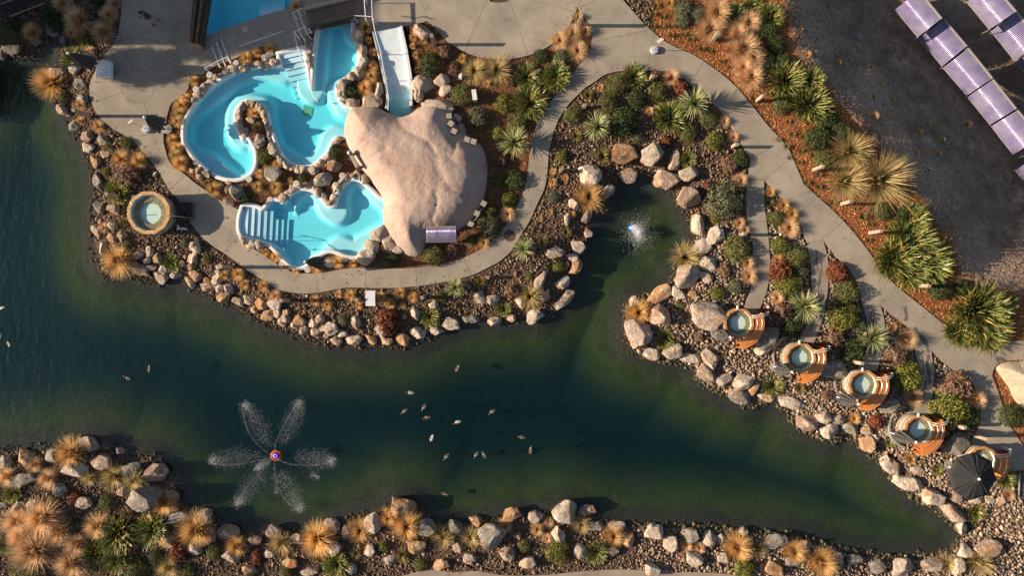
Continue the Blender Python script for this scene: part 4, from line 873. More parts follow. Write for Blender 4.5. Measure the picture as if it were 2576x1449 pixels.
def plant_mesh(name, nb, seed, kind, base, tip, dead, pdead, m):
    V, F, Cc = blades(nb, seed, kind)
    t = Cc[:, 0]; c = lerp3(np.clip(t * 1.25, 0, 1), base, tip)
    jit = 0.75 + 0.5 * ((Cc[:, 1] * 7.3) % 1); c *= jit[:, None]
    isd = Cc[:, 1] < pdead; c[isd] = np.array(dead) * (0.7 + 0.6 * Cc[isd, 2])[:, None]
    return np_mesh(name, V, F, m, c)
GR = attr_mat('grass_blade', rough=0.6, vary=0.14, trans=0.25, spec=0.25)
LF = attr_mat('strap_leaf', rough=0.38, vary=0.14, trans=0.12, spec=0.5)
def shrub_mesh(name, n, seed, c1, c2, leaf=0.034, lumpy=0.16, flat=0.85, twig=None, aspect=1.0):
    r_ = np.random.default_rng(seed)
    d = r_.normal(size=(n, 3)); d[:, 2] = np.abs(d[:, 2]) * 1.0 - 0.25 * (r_.random(n) < 0.3); d /= np.linalg.norm(d, axis=1)[:, None]
    lump = np.array([noise.fractal(Vector(v) * 2.3 + Vector((seed, 0, 0)), 0.9, 2.0, 3) for v in d])
    fine = np.array([noise.noise(Vector(v) * 9 + Vector((0, seed, 0))) for v in d])
    rr = (0.46 + lumpy * 0.5 * lump + 0.04 * fine) * (1 - 0.42 * r_.random(n) ** 2.2)
    Pp = d * rr[:, None]; Pp[:, 2] = np.maximum(Pp[:, 2] * flat + 0.02, 0.0) + 0.0
    nrm = d + r_.normal(size=(n, 3)) * 0.75; nrm /= np.linalg.norm(nrm, axis=1)[:, None]
    a = np.cross(nrm, r_.normal(size=(n, 3))); a /= np.linalg.norm(a, axis=1)[:, None]; b_ = np.cross(nrm, a)
    s = leaf * r_.uniform(0.6, 1.3, n); L1 = a * (s * aspect)[:, None]; L2 = b_ * (s * 0.55)[:, None]
    V = np.concatenate([Pp - L1, Pp - L2, Pp + L1, Pp + L2]).reshape(4, n, 3).transpose(1, 0, 2).reshape(-1, 3)
    Fq = np.arange(4 * n).reshape(n, 4)
    mixv = np.clip(0.5 + 0.9 * lump + 0.5 * r_.normal(size=n) * 0.6, 0, 1)
    c = lerp3(mixv, c1, c2) * 1.55; c = np.repeat(c, 4, 0)
    # stems
    sv, sf, sc = [], [], []
    for k in range(16):
        q = d[k] * rr[k]; q = np.array([q[0], q[1], max(q[2] * flat, 0.05)]); w = 0.012
        i0 = len(sv); sv += [(-w, 0, 0), (w, 0, 0), tuple(q + [w * .4, 0, 0]), tuple(q - [w * .4, 0, 0]), (0, -w, 0), (0, w, 0), tuple(q + [0, w * .4, 0]), tuple(q - [0, w * .4, 0])]
        sf += [(i0, i0 + 1, i0 + 2, i0 + 3), (i0 + 4, i0 + 5, i0 + 6, i0 + 7)]; sc += [(0.09, 0.06, 0.04)] * 8
    V = np.concatenate([V, np.array(sv)]); Fq = np.concatenate([Fq, np.array(sf) + 4 * n]); c = np.concatenate([c, np.array(sc)])
    return np_mesh(name, V, Fq, SHR, c)
SHR = attr_mat('shrub_leaf', rough=0.55, vary=0.12, trans=0.15, spec=0.3)
PROTO = {}
def reg(key, name, word, cat, hr, meshes): PROTO[key] = (name, word, cat, hr, meshes)
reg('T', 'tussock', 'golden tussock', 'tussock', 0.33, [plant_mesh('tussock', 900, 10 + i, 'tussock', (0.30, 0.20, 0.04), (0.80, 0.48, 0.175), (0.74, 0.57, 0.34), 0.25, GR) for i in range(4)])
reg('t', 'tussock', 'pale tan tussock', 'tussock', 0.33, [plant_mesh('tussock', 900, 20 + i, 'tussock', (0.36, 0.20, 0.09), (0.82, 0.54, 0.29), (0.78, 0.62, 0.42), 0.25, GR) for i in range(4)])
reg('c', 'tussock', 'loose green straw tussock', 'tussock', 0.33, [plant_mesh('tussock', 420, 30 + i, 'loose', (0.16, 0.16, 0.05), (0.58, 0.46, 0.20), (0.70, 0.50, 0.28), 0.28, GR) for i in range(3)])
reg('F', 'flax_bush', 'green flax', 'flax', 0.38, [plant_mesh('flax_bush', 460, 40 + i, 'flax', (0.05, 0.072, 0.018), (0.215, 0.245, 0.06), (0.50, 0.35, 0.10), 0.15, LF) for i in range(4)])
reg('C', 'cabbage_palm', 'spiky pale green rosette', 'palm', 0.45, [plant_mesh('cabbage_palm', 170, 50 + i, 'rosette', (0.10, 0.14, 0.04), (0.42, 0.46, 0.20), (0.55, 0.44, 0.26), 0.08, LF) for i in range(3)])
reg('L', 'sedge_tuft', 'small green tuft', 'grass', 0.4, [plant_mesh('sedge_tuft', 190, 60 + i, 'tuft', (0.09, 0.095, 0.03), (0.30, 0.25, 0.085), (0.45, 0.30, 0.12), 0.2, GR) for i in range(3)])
SC = {'S': ((0.022, 0.036, 0.012), (0.06, 0.085, 0.026), 'dark green'), 'O': ((0.05, 0.058, 0.018), (0.135, 0.135, 0.042), 'olive green'), 'Y': ((0.055, 0.07, 0.014), (0.19, 0.185, 0.035), 'yellow green'),
      'G': ((0.055, 0.065, 0.036), (0.145, 0.155, 0.088), 'grey green'), 'B': ((0.085, 0.05, 0.034), (0.25, 0.155, 0.105), 'brown twiggy'), 'R': ((0.08, 0.028, 0.016), (0.22, 0.075, 0.038), 'reddish brown')}
for k, (c1, c2, w_) in SC.items():
    tw = k in 'BR'
    reg(k, 'shrub', w_ , 'shrub', 0.42, [shrub_mesh('shrub', 3000 if not tw else 3200, 70 + 7 * i + ord(k), c1, c2, 0.024 if not tw else 0.026, 0.22 if not tw else 0.30, 0.85, aspect=1.0 if not tw else 2.2) for i in range(3)])
FEET = []
def plant(d, dia, key, area, axis=0, i=[0]):
    name, word, cat, hr, ms = PROTO[key]
    x, y, z = ground_at(d, dia * hr * 0.7); i[0] += 1
    o = link(bpy.data.objects.new(name, ms[(i[0] * 7 + int(d[1])) % len(ms)]))
    s = dia * {'tussock': 1.12, 'shrub': 1.10, 'flax': 0.97}.get(cat, 1.04); o.scale = (s * random.uniform(0.93, 1.07), s * random.uniform(0.93, 1.07), s * random.uniform(0.85, 1.1)); o.rotation_euler = (random.uniform(-.08, .08), random.uniform(-.08, .08), random.uniform(0, 6.28)); o.location = (x, y, z)
    szw = 'small' if dia < 0.8 else 'large' if dia > 1.6 else ''
    kind = 'shrub' if cat == 'shrub' else ''
    if key == 'L': szw = ''
    desc = (szw + ' ' + word).strip() + (' shrub' if kind else '')
    later(o, desc, {'flax': 'clump'}.get(cat, 'plant') if cat not in ('shrub',) else '', area, d, cat, {'tussock': 'tussock grasses', 'flax': 'flax clumps', 'palm': 'spiky rosette plants', 'grass': 'small grass tufts', 'shrub': 'clipped and wild shrubs'}[cat], axis)
    return o
def plants(area, t, L, axis=0):
    for x, y, dia, k in L: plant(pt(t, x, y), sz(t, dia) * (0.86 if 'pool' in area and k == 'T' else 1), k, area, axis)
plants(A_PLAZA, 'A', [(1005, 310, 240, 't'), (760, 190, 270, 't'), (1060, 130, 180, 't'), (600, 20, 200, 't'), (300, 310, 200, 'T'), (690, 550, 230, 'F'), (830, 370, 170, 'Y'), (700, 310, 140, 'T'), (880, 490, 110, 't'), (480, 800, 340, 'T'), (620, 960, 130, 'O'), (450, 140, 165, 'S'),
    (60, 320, 230, 'O'), (560, 190, 170, 'S'), (930, 30, 140, 'S'), (1120, 20, 150, 't'), (790, 1030, 120, 'T'), (790, 1190, 100, 'T'), (965, 1240, 125, 'T'), (1000, 200, 130, 'B'), (880, 90, 160, 'B'), (130, 230, 130, 'S')], 1)
plants('added unseen beyond the left edge to shade the lake', 'D', [(-66, 172, 80, 'S'), (-68, 205, 84, 'O'), (-66, 238, 80, 'S'), (-70, 262, 76, 'S')], 1)  # unseen shrubs on an added bank, put in to shade the lake corner
plants('by the upper pool\'s left rim', 'A', [(1780, 1030, 190, 'T'), (1910, 790, 115, 'T'), (1740, 1190, 140, 'T'), (1760, 1110, 110, 'c')], 1)
plants(A_TUB, 'G', [(1235, 110, 130, 'O'), (1060, 150, 110, 'L'), (1190, 270, 180, 'T'), (1360, 290, 180, 'T'), (1250, 420, 215, 'B'), (1045, 395, 100, 'O'), (1130, 590, 280, 'F'), (1200, 890, 130, 'L'), (1020, 950, 115, 't'), (1810, 1100, 105, 'G'), (1255, 1110, 95, 'O'), (1150, 1270, 320, 'T'), (2030, 1260, 100, 'O'), (1680, 1290, 200, 'F')])
plants('by the upper pool\'s left rim', 'G', [(1690, 80, 135, 'T'), (1740, 160, 155, 'T'), (1770, 310, 200, 'T'), (1720, 230, 130, 'c')], 1)
plants(A_S, 'S', [(1440, 420, 135, 'T'), (1300, 430, 110, 'T'), (1500, 520, 110, 'T'), (1690, 540, 115, 'T'), (1800, 640, 140, 't')])
plants(A_T, 'T', [(515, 635, 125, 'T'), (635, 670, 135, 'T'), (745, 570, 95, 'T'), (860, 585, 145, 'T'), (1165, 600, 120, 'T'), (1350, 560, 145, 'T'), (1260, 660, 125, 'T'), (945, 680, 100, 'T'), (1380, 680, 85, 'T'), (1475, 600, 135, 'T'), (1895, 510, 215, 'C'), (1755, 590, 120, 'O'), (790, 825, 110, 'G'), (1225, 840, 235, 'R'), (1635, 780, 245, 'F'), (1890, 680, 70, 'L')])
plants('between the lower pool and the path', 'T', [(120, 200, 135, 'T'), (25, 150, 115, 'T'), (525, 300, 160, 'T'), (740, 250, 155, 'T'), (885, 260, 105, 'T'), (240, 300, 75, 'T'), (330, 335, 85, 'T')])
plants(A_MR, 'T', [(1280, 225, 140, 'S'), (1685, 190, 225, 'O'), (1860, 130, 120, 'B'), (1205, 100, 95, 'T')])
plants(A_U, 'U', [(755, 110, 250, 'C'), (945, 50, 140, 'L'), (1095, 300, 120, 'Y'), (820, 385, 80, 'O'), (330, 440, 140, 'L'), (820, 590, 240, 'c'), (645, 540, 130, 'B'), (560, 710, 190, 'F'), (70, 680, 80, 'L')])
plants(A_MR, 'U', [(365, 60, 135, 'T'), (240, 30, 110, 'Y')])
plants(A_MR, 'I', [(1450, 110, 320, 'C'), (1320, 290, 130, 'B'), (1455, 475, 215, 'S'), (1275, 485, 120, 'Y'), (1385, 670, 150, 'Y'), (1215, 775, 140, 'Y'), (1380, 810, 155, 't'), (1195, 940, 240, 'G')], 1)
plants(A_U, 'I', [(1915, 240, 120, 'Y'), (1830, 645, 120, 'G'), (1830, 390, 75, 'T'), (1825, 500, 90, 'T'), (1950, 460, 75, 'T'), (1800, 800, 65, 'T'), (2010, 815, 75, 'T'), (1600, 970, 90, 'L'), (1950, 990, 130, 'L'), (1700, 860, 60, 'T'), (1760, 960, 60, 'L')])
plants(A_G, 'C', [(610, 620, 225, 'S'), (760, 510, 150, 'B'), (850, 670, 130, 'B'), (550, 390, 85, 'T'), (450, 360, 85, 'T'), (930, 570, 95, 'T'), (1040, 690, 260, 'c'), (1270, 670, 295, 'c'), (1170, 820, 85, 't'), (1405, 790, 105, 'B'), (1570, 740, 280, 'F'), (1600, 990, 370, 'F'), (1850, 740, 310, 'F'), (1700, 540, 150, 'S'), (1920, 560, 150, 'G'),
    (1340, 1010, 180, 'Y'), (925, 930, 235, 'O'), (1085, 1150, 205, 'G'), (1480, 1210, 210, 'O'), (1290, 1310, 130, 'Y'), (440, 450, 70, 'T'), (470, 540, 70, 'T'), (480, 680, 80, 'L'), (700, 330, 70, 'L')])
plants('between the upper pool and the ramp', 'B', [(1790, 260, 180, 'T'), (1820, 390, 95, 'T'), (1860, 510, 105, 'T'), (1865, 640, 125, 'T'), (1840, 740, 170, 'T'), (1780, 860, 190, 'T'), (1645, 890, 150, 'S')], 1)
plants('along the upper pool\'s top left edge', 'B', [(610, 560, 140, 'T'), (720, 510, 125, 'T'), (840, 470, 135, 'T'), (105, 790, 95, 'T'), (20, 960, 125, 'T'), (1100, 50, 130, 't')])
plants('on the planted tongue in the upper pool', 'B', [(690, 1110, 140, 'T'), (720, 1250, 130, 'T'), (640, 1060, 70, 'T')], 1)
plants(A_P, 'H', [(780, 245, 155, 'O'), (1490, 200, 145, 'S'), (1165, 440, 110, 'S'), (600, 650, 110, 'S'), (915, 320, 125, 'T'), (735, 410, 115, 'T'), (720, 540, 135, 'T'), (900, 545, 155, 'T'), (290, 570, 185, 'T'), (1380, 340, 100, 'T'), (1330, 550, 75, 'L'), (680, 30, 90, 'T'), (1010, 430, 70, 'L'), (1050, 470, 80, 'T'), (220, 500, 90, 'L')])
plants(A_TRI, 'E', [(265, 160, 110, 'T'), (210, 320, 180, 't'), (330, 300, 140, 't'), (80, 390, 180, 't'), (255, 490, 210, 't'), (90, 550, 150, 'G'), (60, 720, 280, 'F')])
plants(A_E, 'E', [(820, 740, 270, 'F'), (640, 830, 215, 'O'), (1030, 740, 110, 'B'), (1175, 760, 180, 't'), (1280, 850, 150, 'R'), (835, 960, 205, 'S'), (1045, 890, 215, 'O'), (550, 1010, 205, 'O'), (360, 930, 140, 'L'), (480, 860, 85, 'T'), (215, 1120, 185, 'O'), (440, 1240, 300, 'C'), (235, 1330, 150, 'L'), (700, 1190, 290, 'S'), (850, 1350, 125, 'G'),
    (1410, 1010, 330, 'C'), (1175, 1140, 330, 'F'), (1560, 1160, 190, 'O'), (1705, 1190, 125, 't'), (1350, 1290, 200, 'O'), (1610, 1380, 175, 'Y'), (1790, 1350, 115, 't'), (1140, 1390, 110, 'R'), (965, 1090, 95, 't')])
plants(A_ST, 'E', [(1030, 40, 100, 'L'), (1225, 100, 80, 'L'), (910, 90, 70, 'L'), (1000, 130, 80, 'L'), (1100, 155, 80, 'L'), (1310, 60, 190, 'G'), (1300, 190, 165, 'G'), (1450, 130, 180, 'G'), (1160, 20, 110, 'T'), (1000, 250, 80, 'L'), (1090, 260, 80, 'L'), (1180, 245, 70, 'L'), (1180, 340, 80, 'L'), (1300, 330, 80, 'L'), (1375, 380, 80, 'L'), (1480, 470, 90, 'L'),
    (1560, 500, 65, 'L'), (1680, 600, 65, 'L'), (1760, 655, 65, 'L'), (1620, 110, 320, 't'), (1560, 270, 300, 't'), (1830, 130, 260, 'F'), (1990, 60, 230, 'F'), (1940, 210, 240, 't'), (1820, 320, 220, 't'), (1890, 460, 320, 't'), (1990, 560, 260, 't'), (1890, 650, 200, 't'), (1975, 745, 275, 't')], 1)
plants(A_ST, 'F', [(270, 110, 210, 'F'), (235, 210, 135, 'S'), (300, 310, 135, 'S'), (240, 440, 135, 'S'), (345, 430, 125, 'S'), (390, 560, 290, 'F'), (560, 570, 230, 'F'), (560, 730, 330, 'F'), (340, 740, 150, 'O'), (670, 850, 160, 'S'), (600, 980, 195, 'S'), (765, 940, 165, 'S'), (830, 1080, 300, 'c'), (650, 1140, 140, 'O'), (800, 1300, 290, 'c'), (1060, 1290, 400, 'c'),
    (130, 700, 60, 'L'), (240, 670, 50, 'L'), (310, 1000, 60, 'L'), (410, 960, 60, 'L'), (370, 1050, 70, 'L'), (470, 1080, 60, 'L'), (490, 980, 60, 'L'), (385, 1130, 50, 'L'), (465, 1165, 50, 'L'), (560, 1110, 70, 'L'), (600, 1250, 60, 'L'), (515, 1310, 60, 'L'), (600, 1340, 70, 'L'), (380, 870, 55, 'L')], 1)
plants(A_SL, 'F', [(470, 205, 45, 'T'), (520, 390, 60, 'T'), (590, 270, 40, 'T'), (705, 300, 40, 'T'), (650, 435, 40, 'T'), (735, 450, 60, 'T'), (820, 425, 45, 'T'), (870, 325, 45, 'T'), (1050, 600, 45, 'T'), (1000, 690, 45, 'T'), (1130, 710, 45, 'T'), (1090, 830, 40, 'T'), (1330, 950, 45, 'T'), (1490, 1000, 45, 'T'), (1300, 1095, 50, 'T'), (1460, 1105, 50, 'T'), (1395, 1220, 40, 'T'), (1545, 1215, 40, 'T'), (950, 465, 40, 'T'), (1390, 880, 40, 'T'), (1670, 890, 70, 't'), (1000, 830, 70, 't')])
plants(A_B, 'K', [(255, 60, 75, 'T'), (345, 150, 105, 'T'), (405, 215, 105, 'T'), (250, 130, 80, 'L'), (300, 250, 115, 'O'), (390, 315, 155, 't'), (330, 435, 140, 'Y'), (445, 530, 175, 'O'), (300, 550, 85, 'T'), (335, 620, 175, 'R'), (480, 630, 105, 'G'), (385, 725, 195, 'Y'), (500, 880, 250, 'C'), (300, 820, 105, 't'), (345, 920, 160, 'B'), (410, 1040, 170, 'S'), (750, 640, 165, 'R'), (810, 780, 185, 'O'),
    (790, 950, 215, 'Y'), (900, 1010, 115, 'G'), (1000, 1110, 230, 'C'), (725, 1110, 140, 'B'), (850, 1200, 200, 'S'), (1230, 1120, 160, 't'), (1170, 1250, 165, 'B'), (1250, 1390, 225, 'Y'), (695, 1020, 50, 'T'), (1130, 1030, 60, 'T')])
plants(A_ST, 'K', [(1080, 195, 130, 'S'), (1215, 205, 110, 'S'), (1290, 270, 270, 'F'), (1300, 420, 400, 'F'), (1180, 540, 340, 'F'), (1420, 560, 370, 'F'), (1290, 620, 310, 'F'), (1480, 760, 155, 'S'), (1640, 745, 125, 'S'), (1800, 920, 430, 'F'), (1640, 1060, 260, 'F'), (1850, 1060, 340, 'F'), (1990, 860, 140, 'F'), (920, 235, 80, 'L'), (990, 180, 80, 'L'), (970, 290, 55, 'L'), (1090, 310, 60, 'L'), (960, 405, 60, 'L'),
    (1020, 470, 55, 'L'), (870, 175, 45, 'L'), (700, 130, 70, 'L'), (1560, 830, 55, 'L'), (1430, 910, 45, 'L'), (1520, 920, 55, 'L')], 1)
plants(A_J, 'J', [(495, 240, 200, 'L'), (110, 245, 115, 'Y'), (365, 640, 310, 'T'), (1720, 670, 390, 'G'), (1860, 270, 175, 'S'), (1770, 330, 160, 'B'), (1870, 480, 145, 't'), (1545, 540, 110, 'R'), (1620, 850, 100, 'Y'), (1850, 900, 130, 't'), (1900, 970, 115, 't'), (1840, 1160, 265, 'O'), (1350, 265, 195, 'F'), (1320, 1240, 310, 'c'), (200, 815, 75, 'T')])
plants(A_L, 'L', [(1410, 260, 145, 't'), (1430, 390, 175, 't'), (1200, 330, 125, 'B'), (1295, 500, 165, 'G'), (1120, 555, 150, 'Y'), (750, 685, 90, 'O'), (340, 750, 270, 'T'), (600, 1010, 230, 'F'), (950, 990, 85, 'B'), (1180, 1170, 70, 'L')])
plants(A_V, 'V', [(900, 560, 250, 'F'), (1160, 590, 120, 'L'), (1425, 660, 100, 'B'), (1690, 890, 130, 'T'), (1915, 920, 145, 'R'), (395, 270, 60, 'L')])
plants('beside the lowest tub path', 'M', [(1190, 130, 205, 'B'), (1150, 290, 265, 'Y'), (1270, 340, 175, 'S'), (1310, 220, 135, 't'), (880, 210, 135, 't'), (1575, 340, 165, 'S')])
plants(A_V, 'M', [(85, 145, 100, 'L'), (270, 195, 70, 'B')])
plants(A_W, 'W', [(240, 95, 115, 'F'), (445, 265, 120, 'T'), (725, 375, 135, 'F'), (1125, 810, 215, 'F'), (1440, 470, 235, 'F'), (1440, 630, 135, 't'), (820, 1340, 200, 'c'), (1150, 1320, 270, 'c')])
plants(A_N, 'N', [(595, 400, 270, 'T'), (290, 500, 145, 't'), (400, 620, 175, 't'), (45, 600, 175, 't'), (960, 600, 210, 'c'), (1130, 640, 210, 'c'), (760, 620, 135, 'c'), (80, 760, 190, 'F'), (1390, 820, 240, 'T'), (1670, 1060, 320, 'T'), (430, 810, 100, 'O'), (895, 830, 140, 'O'), (640, 790, 110, 'R'), (340, 960, 340, 't'), (130, 1000, 260, 't'), (480, 1080, 260, 't'),
    (260, 1250, 385, 't'), (600, 1350, 290, 't'), (650, 1180, 210, 't'), (820, 1030, 240, 't'), (650, 1040, 140, 'S'), (960, 1130, 340, 'F'), (780, 1280, 260, 'F'), (970, 1330, 270, 'F'), (1270, 1080, 300, 'F'), (1330, 1310, 150, 'S'), (1130, 1210, 110, 'B'), (1530, 1250, 160, 'R'), (1140, 1420, 220, 'O'), (1430, 1390, 210, 'c'), (1600, 1420, 150, 'O'), (1820, 1260, 140, 'O'), (1080, 930, 110, 'L'),
    (30, 1200, 160, 'F'), (200, 1430, 250, 'O'), (170, 1120, 260, 't')])
plants(A_O, 'O', [(250, 990, 230, 'T'), (690, 950, 250, 'c'), (460, 1100, 130, 'R'), (1050, 920, 345, 'T'), (1460, 840, 260, 'T'), (1745, 710, 185, 'T'), (1915, 790, 290, 'T'), (1030, 1110, 100, 'L'), (1220, 1190, 290, 'F'), (1420, 1060, 130, 'L'), (1700, 990, 120, 'O'), (1870, 1080, 170, 'L'), (2065, 1170, 140, 'O'), (2280, 900, 250, 'c'), (740, 1240, 130, 'O'), (40, 1060, 100, 'O')])
plants(A_Q, 'Q', [(230, 900, 210, 'c'), (575, 790, 155, 't'), (890, 820, 135, 't'), (1000, 750, 110, 't'), (1320, 780, 200, 'c'), (990, 910, 100, 't'), (1640, 890, 230, 'T'), (760, 1000, 130, 'O'), (1090, 1050, 235, 'Y'), (1470, 1060, 250, 'F'), (2350, 970, 135, 't'), (2480, 1000, 125, 't'), (2300, 1090, 80, 't')])
plants(A_X, 'X', [(990, 1100, 385, 'T'), (1250, 1110, 220, 'c'), (1690, 1150, 300, 'T'), (2020, 1280, 390, 'T'), (1080, 1370, 250, 'Y')])

# ------------------------------------------------------------------ gravel, bark chips, dry grass
def ico():
    bm = bmesh.new(); bmesh.ops.create_icosphere(bm, subdivisions=1, radius=1); bm.verts.ensure_lookup_table()
    V = np.array([v.co[:] for v in bm.verts]); F = np.array([[v.index for v in f.verts] for f in bm.faces]); bm.free(); return V, F
IV, IF = ico()
def rot_mats(n):
    q = rng.normal(size=(n, 4)); q /= np.linalg.norm(q, axis=1)[:, None]; w, x, y, z = q.T
    return np.stack([1 - 2 * (y * y + z * z), 2 * (x * y - z * w), 2 * (x * z + y * w), 2 * (x * y + z * w), 1 - 2 * (x * x + z * z), 2 * (y * z - x * w), 2 * (x * z - y * w), 2 * (y * z + x * w), 1 - 2 * (x * x + y * y)], 1).reshape(n, 3, 3)
def scatter(spacing, x0, x1, y0, y1):
    X, Y = np.meshgrid(np.arange(x0, x1, spacing), np.arange(y0, y1, spacing)); p = np.stack([X.ravel(), Y.ravel()], 1); return p + rng.uniform(-0.48, 0.48, p.shape) * spacing
def fld(F, p): return bilin(F.reshape(XX.shape), GX0, GY0, GS, p[:, 0], p[:, 1])
is_gravel = ((mulch < 0.5) & (s_slope < -0.2) & ~onpave & (s_lake < 0.4) & (s_pool < -0.3)).astype(np.float32)
FX0, FX1, FY0, FY1 = -34.5, 34.5, -19.8, 19.8
p = scatter(0.142, FX0, FX1, FY0, FY1)
p = p[(fld(is_gravel, p) > 0.6)]
inp = sdf(PAVE, p) > -0.06; inn = sdf(PAVE_HOLES[0], p) < 0.06
p = p[~(inp & inn)]
p = p[sdf(trk, p) < -0.05]
lk = fld(s_lake, p)
p = p[(lk < 0.25) | (rng.random(len(p)) < 0.55)]
gapn = np.array([noise.fractal((a * 0.7, b_ * 0.7, 11), 0.9, 2, 3) for a, b_ in p]); bigp = (p[:, 0] > 8) & (p[:, 1] < 4)
p = p[(gapn < 0.22) | (rng.random(len(p)) < np.where(bigp, 0.75, 0.35))]                 # bare earth shows in places
n = len(p); z = fld(H, p); lk = fld(s_lake, p)
big = (p[:, 0] > 8) & (p[:, 1] < 4)
rs = rng.lognormal(math.log(0.078), 0.30, n) * np.where(big, 1.15, 0.9); rs = np.clip(rs, 0.04, 0.18)
sc = np.stack([rs * rng.uniform(0.85, 1.3, n), rs * rng.uniform(0.7, 1.0, n), rs * rng.uniform(0.55, 0.8, n)], 1)
R_ = rot_mats(n); jit = 1 + rng.uniform(-0.22, 0.22, (n, len(IV), 1))
vv = np.einsum('nij,nkj->nki', R_, IV[None] * jit * sc[:, None, :]) + np.column_stack([p, z + rs * 0.25])[:, None, :]
pal = np.array([(0.22, 0.175, 0.14), (0.30, 0.245, 0.20), (0.15, 0.125, 0.105), (0.36, 0.30, 0.25), (0.25, 0.17, 0.12), (0.46, 0.40, 0.35), (0.19, 0.165, 0.145), (0.33, 0.22, 0.145)])
ci = rng.choice(len(pal), n, p=[0.2, 0.18, 0.2, 0.1, 0.1, 0.06, 0.1, 0.06]); cc_ = pal[ci] * rng.uniform(0.7, 1.25, (n, 1)) * np.array([1.07, 1.03, 0.98])
cc_ *= np.where(big[:, None], np.array([[1.10, 1.08, 1.05]]), np.array([[0.80, 0.72, 0.64]]))
cc_[lk > 0.0] *= np.array([0.42, 0.46, 0.36])      # algae-coated stones under water
STONE = attr_mat('river_stone', rough=0.85, vary=0.0, spec=0.25)
me = np_mesh('river_gravel', vv.reshape(-1, 3), (IF[None] + (np.arange(n) * len(IV))[:, None, None]).reshape(-1, 3), STONE, np.repeat(cc_, len(IV), 0))
tag(link(bpy.data.objects.new('river_gravel', me)), 'loose rounded river stones covering the lake banks and tub beds', 'gravel', kind='stuff')
NGRAVEL = n
# bark chips
p = scatter(0.105, FX0, FX1, FY0, FY1); p = p[(fld(mulch, p) > 0.6) & (fld(s_slope, p) < 0.5) & (fld(s_pool, p) < -0.15)]
inp = sdf(PAVE, p) > -0.03; inn = sdf(PAVE_HOLES[0], p) < 0.03; p = p[~(inp & inn)]; p = p[sdf(MOUND, p) < 0]
sp_ = scatter(0.30, FX0, FX1, FY0, FY1); se = fld(s_pave, sp_); si = fld(s_in, sp_); mm = (((se > 0.05) & (se < 0.45) & (si < -0.1) & (fld(s_bank, sp_) < -0.3)) | ((si < -0.05) & (si > -0.4) & (se > 0.1))) & (rng.random(len(sp_)) < 0.5); p = np.concatenate([p, sp_[mm]]); nsp = int(mm.sum())   # chips kicked out onto the paving
n = len(p); R_ = rot_mats(n); q = np.array([(-1, -.4, 0), (1, -.4, 0.1), (1, .4, 0), (-1, .4, 0.1)])
tilt = R_ * np.array([1, 1, 0.5])[None, :, None]
vv = np.einsum('nij,nkj->nki', tilt, q[None] * rng.uniform(0.03, 0.075, (n, 1, 1))) + np.column_stack([p, np.concatenate([fld(H, p[:len(p) - nsp]) + 0.025, np.full(nsp, 0.012)])])[:, None, :]
pal = np.array([(0.56, 0.22, 0.075), (0.42, 0.155, 0.06), (0.66, 0.31, 0.12), (0.25, 0.10, 0.05), (0.70, 0.42, 0.22)])
cc_ = pal[rng.choice(5, n, p=[.32, .28, .18, .14, .08])] * rng.uniform(0.8, 1.2, (n, 1)) * np.where((p[:, 0] < 9)[:, None], np.array([[0.52, 0.58, 0.66]]), 1.0)   # older, browner bark round the pools
BARK = attr_mat('bark_chip', rough=0.9, vary=0.0)
me = np_mesh('bark_mulch', vv.reshape(-1, 3), np.arange(4 * n).reshape(n, 4), BARK, np.repeat(cc_, 4, 0))
tag(link(bpy.data.objects.new('bark_mulch', me)), 'orange brown bark chips spread over the planting beds', 'mulch', kind='stuff')
# matted dead grass on the slope
p = scatter(0.085, 16, 40, 0, 20); ss = fld(s_slope, p); p = p[(ss > -0.1)]; ss = fld(s_slope, p)
dens = np.array([0.5 + 0.8 * noise.fractal((a * 0.35, b_ * 0.35, 4), 0.9, 2, 4) for a, b_ in p]); dens = dens + 0.9 * np.exp(-((ss - 1.8) / 1.5) ** 2)
keepm = rng.random(len(p)) < np.clip(dens, 0.08, 1); p = p[keepm]; dens = dens[keepm]; n = len(p)
az = rng.uniform(0, 6.28, n) * 0.6 + 3 * np.array([noise.noise((a * 0.8, b_ * 0.8, 1)) for a, b_ in p]); L = rng.uniform(0.15, 0.45, n); w = 0.011
dv = np.stack([np.cos(az), np.sin(az), np.zeros(n)], 1); sd = np.stack([-np.sin(az), np.cos(az), np.zeros(n)], 1); z0 = fld(H, p) + 0.02
b0 = np.column_stack([p, z0]); mid = b0 + dv * (L * 0.5)[:, None] + np.array([0, 0, 1]) * rng.uniform(0.02, 0.10, (n, 1)); e = b0 + dv * L[:, None] + sd * rng.uniform(-.08, .08, (n, 1)); e[:, 2] = fld(H, e[:, :2]) + 0.02
vv = np.stack([b0 - sd * w, b0 + sd * w, mid + sd * w, mid - sd * w, e + sd * w * .4, e - sd * w * .4], 1).reshape(-1, 3)
F = (np.array([[0, 1, 2, 3], [3, 2, 4, 5]])[None] + (np.arange(n) * 6)[:, None, None]).reshape(-1, 4)
cc_ = np.array([(0.50, 0.37, 0.28)]) * rng.uniform(0.6, 1.35, (n, 1)) * np.clip(0.35 + 0.65 * dens, 0.35, 1.3)[:, None]
me = np_mesh('dry_grass', vv, F, attr_mat('dead_straw', rough=0.8, vary=0.0), np.repeat(cc_, 6, 0))
tag(link(bpy.data.objects.new('dry_grass', me)), 'matted dead grass covering the dark slope behind the bark strip', 'dry grass', kind='stuff')
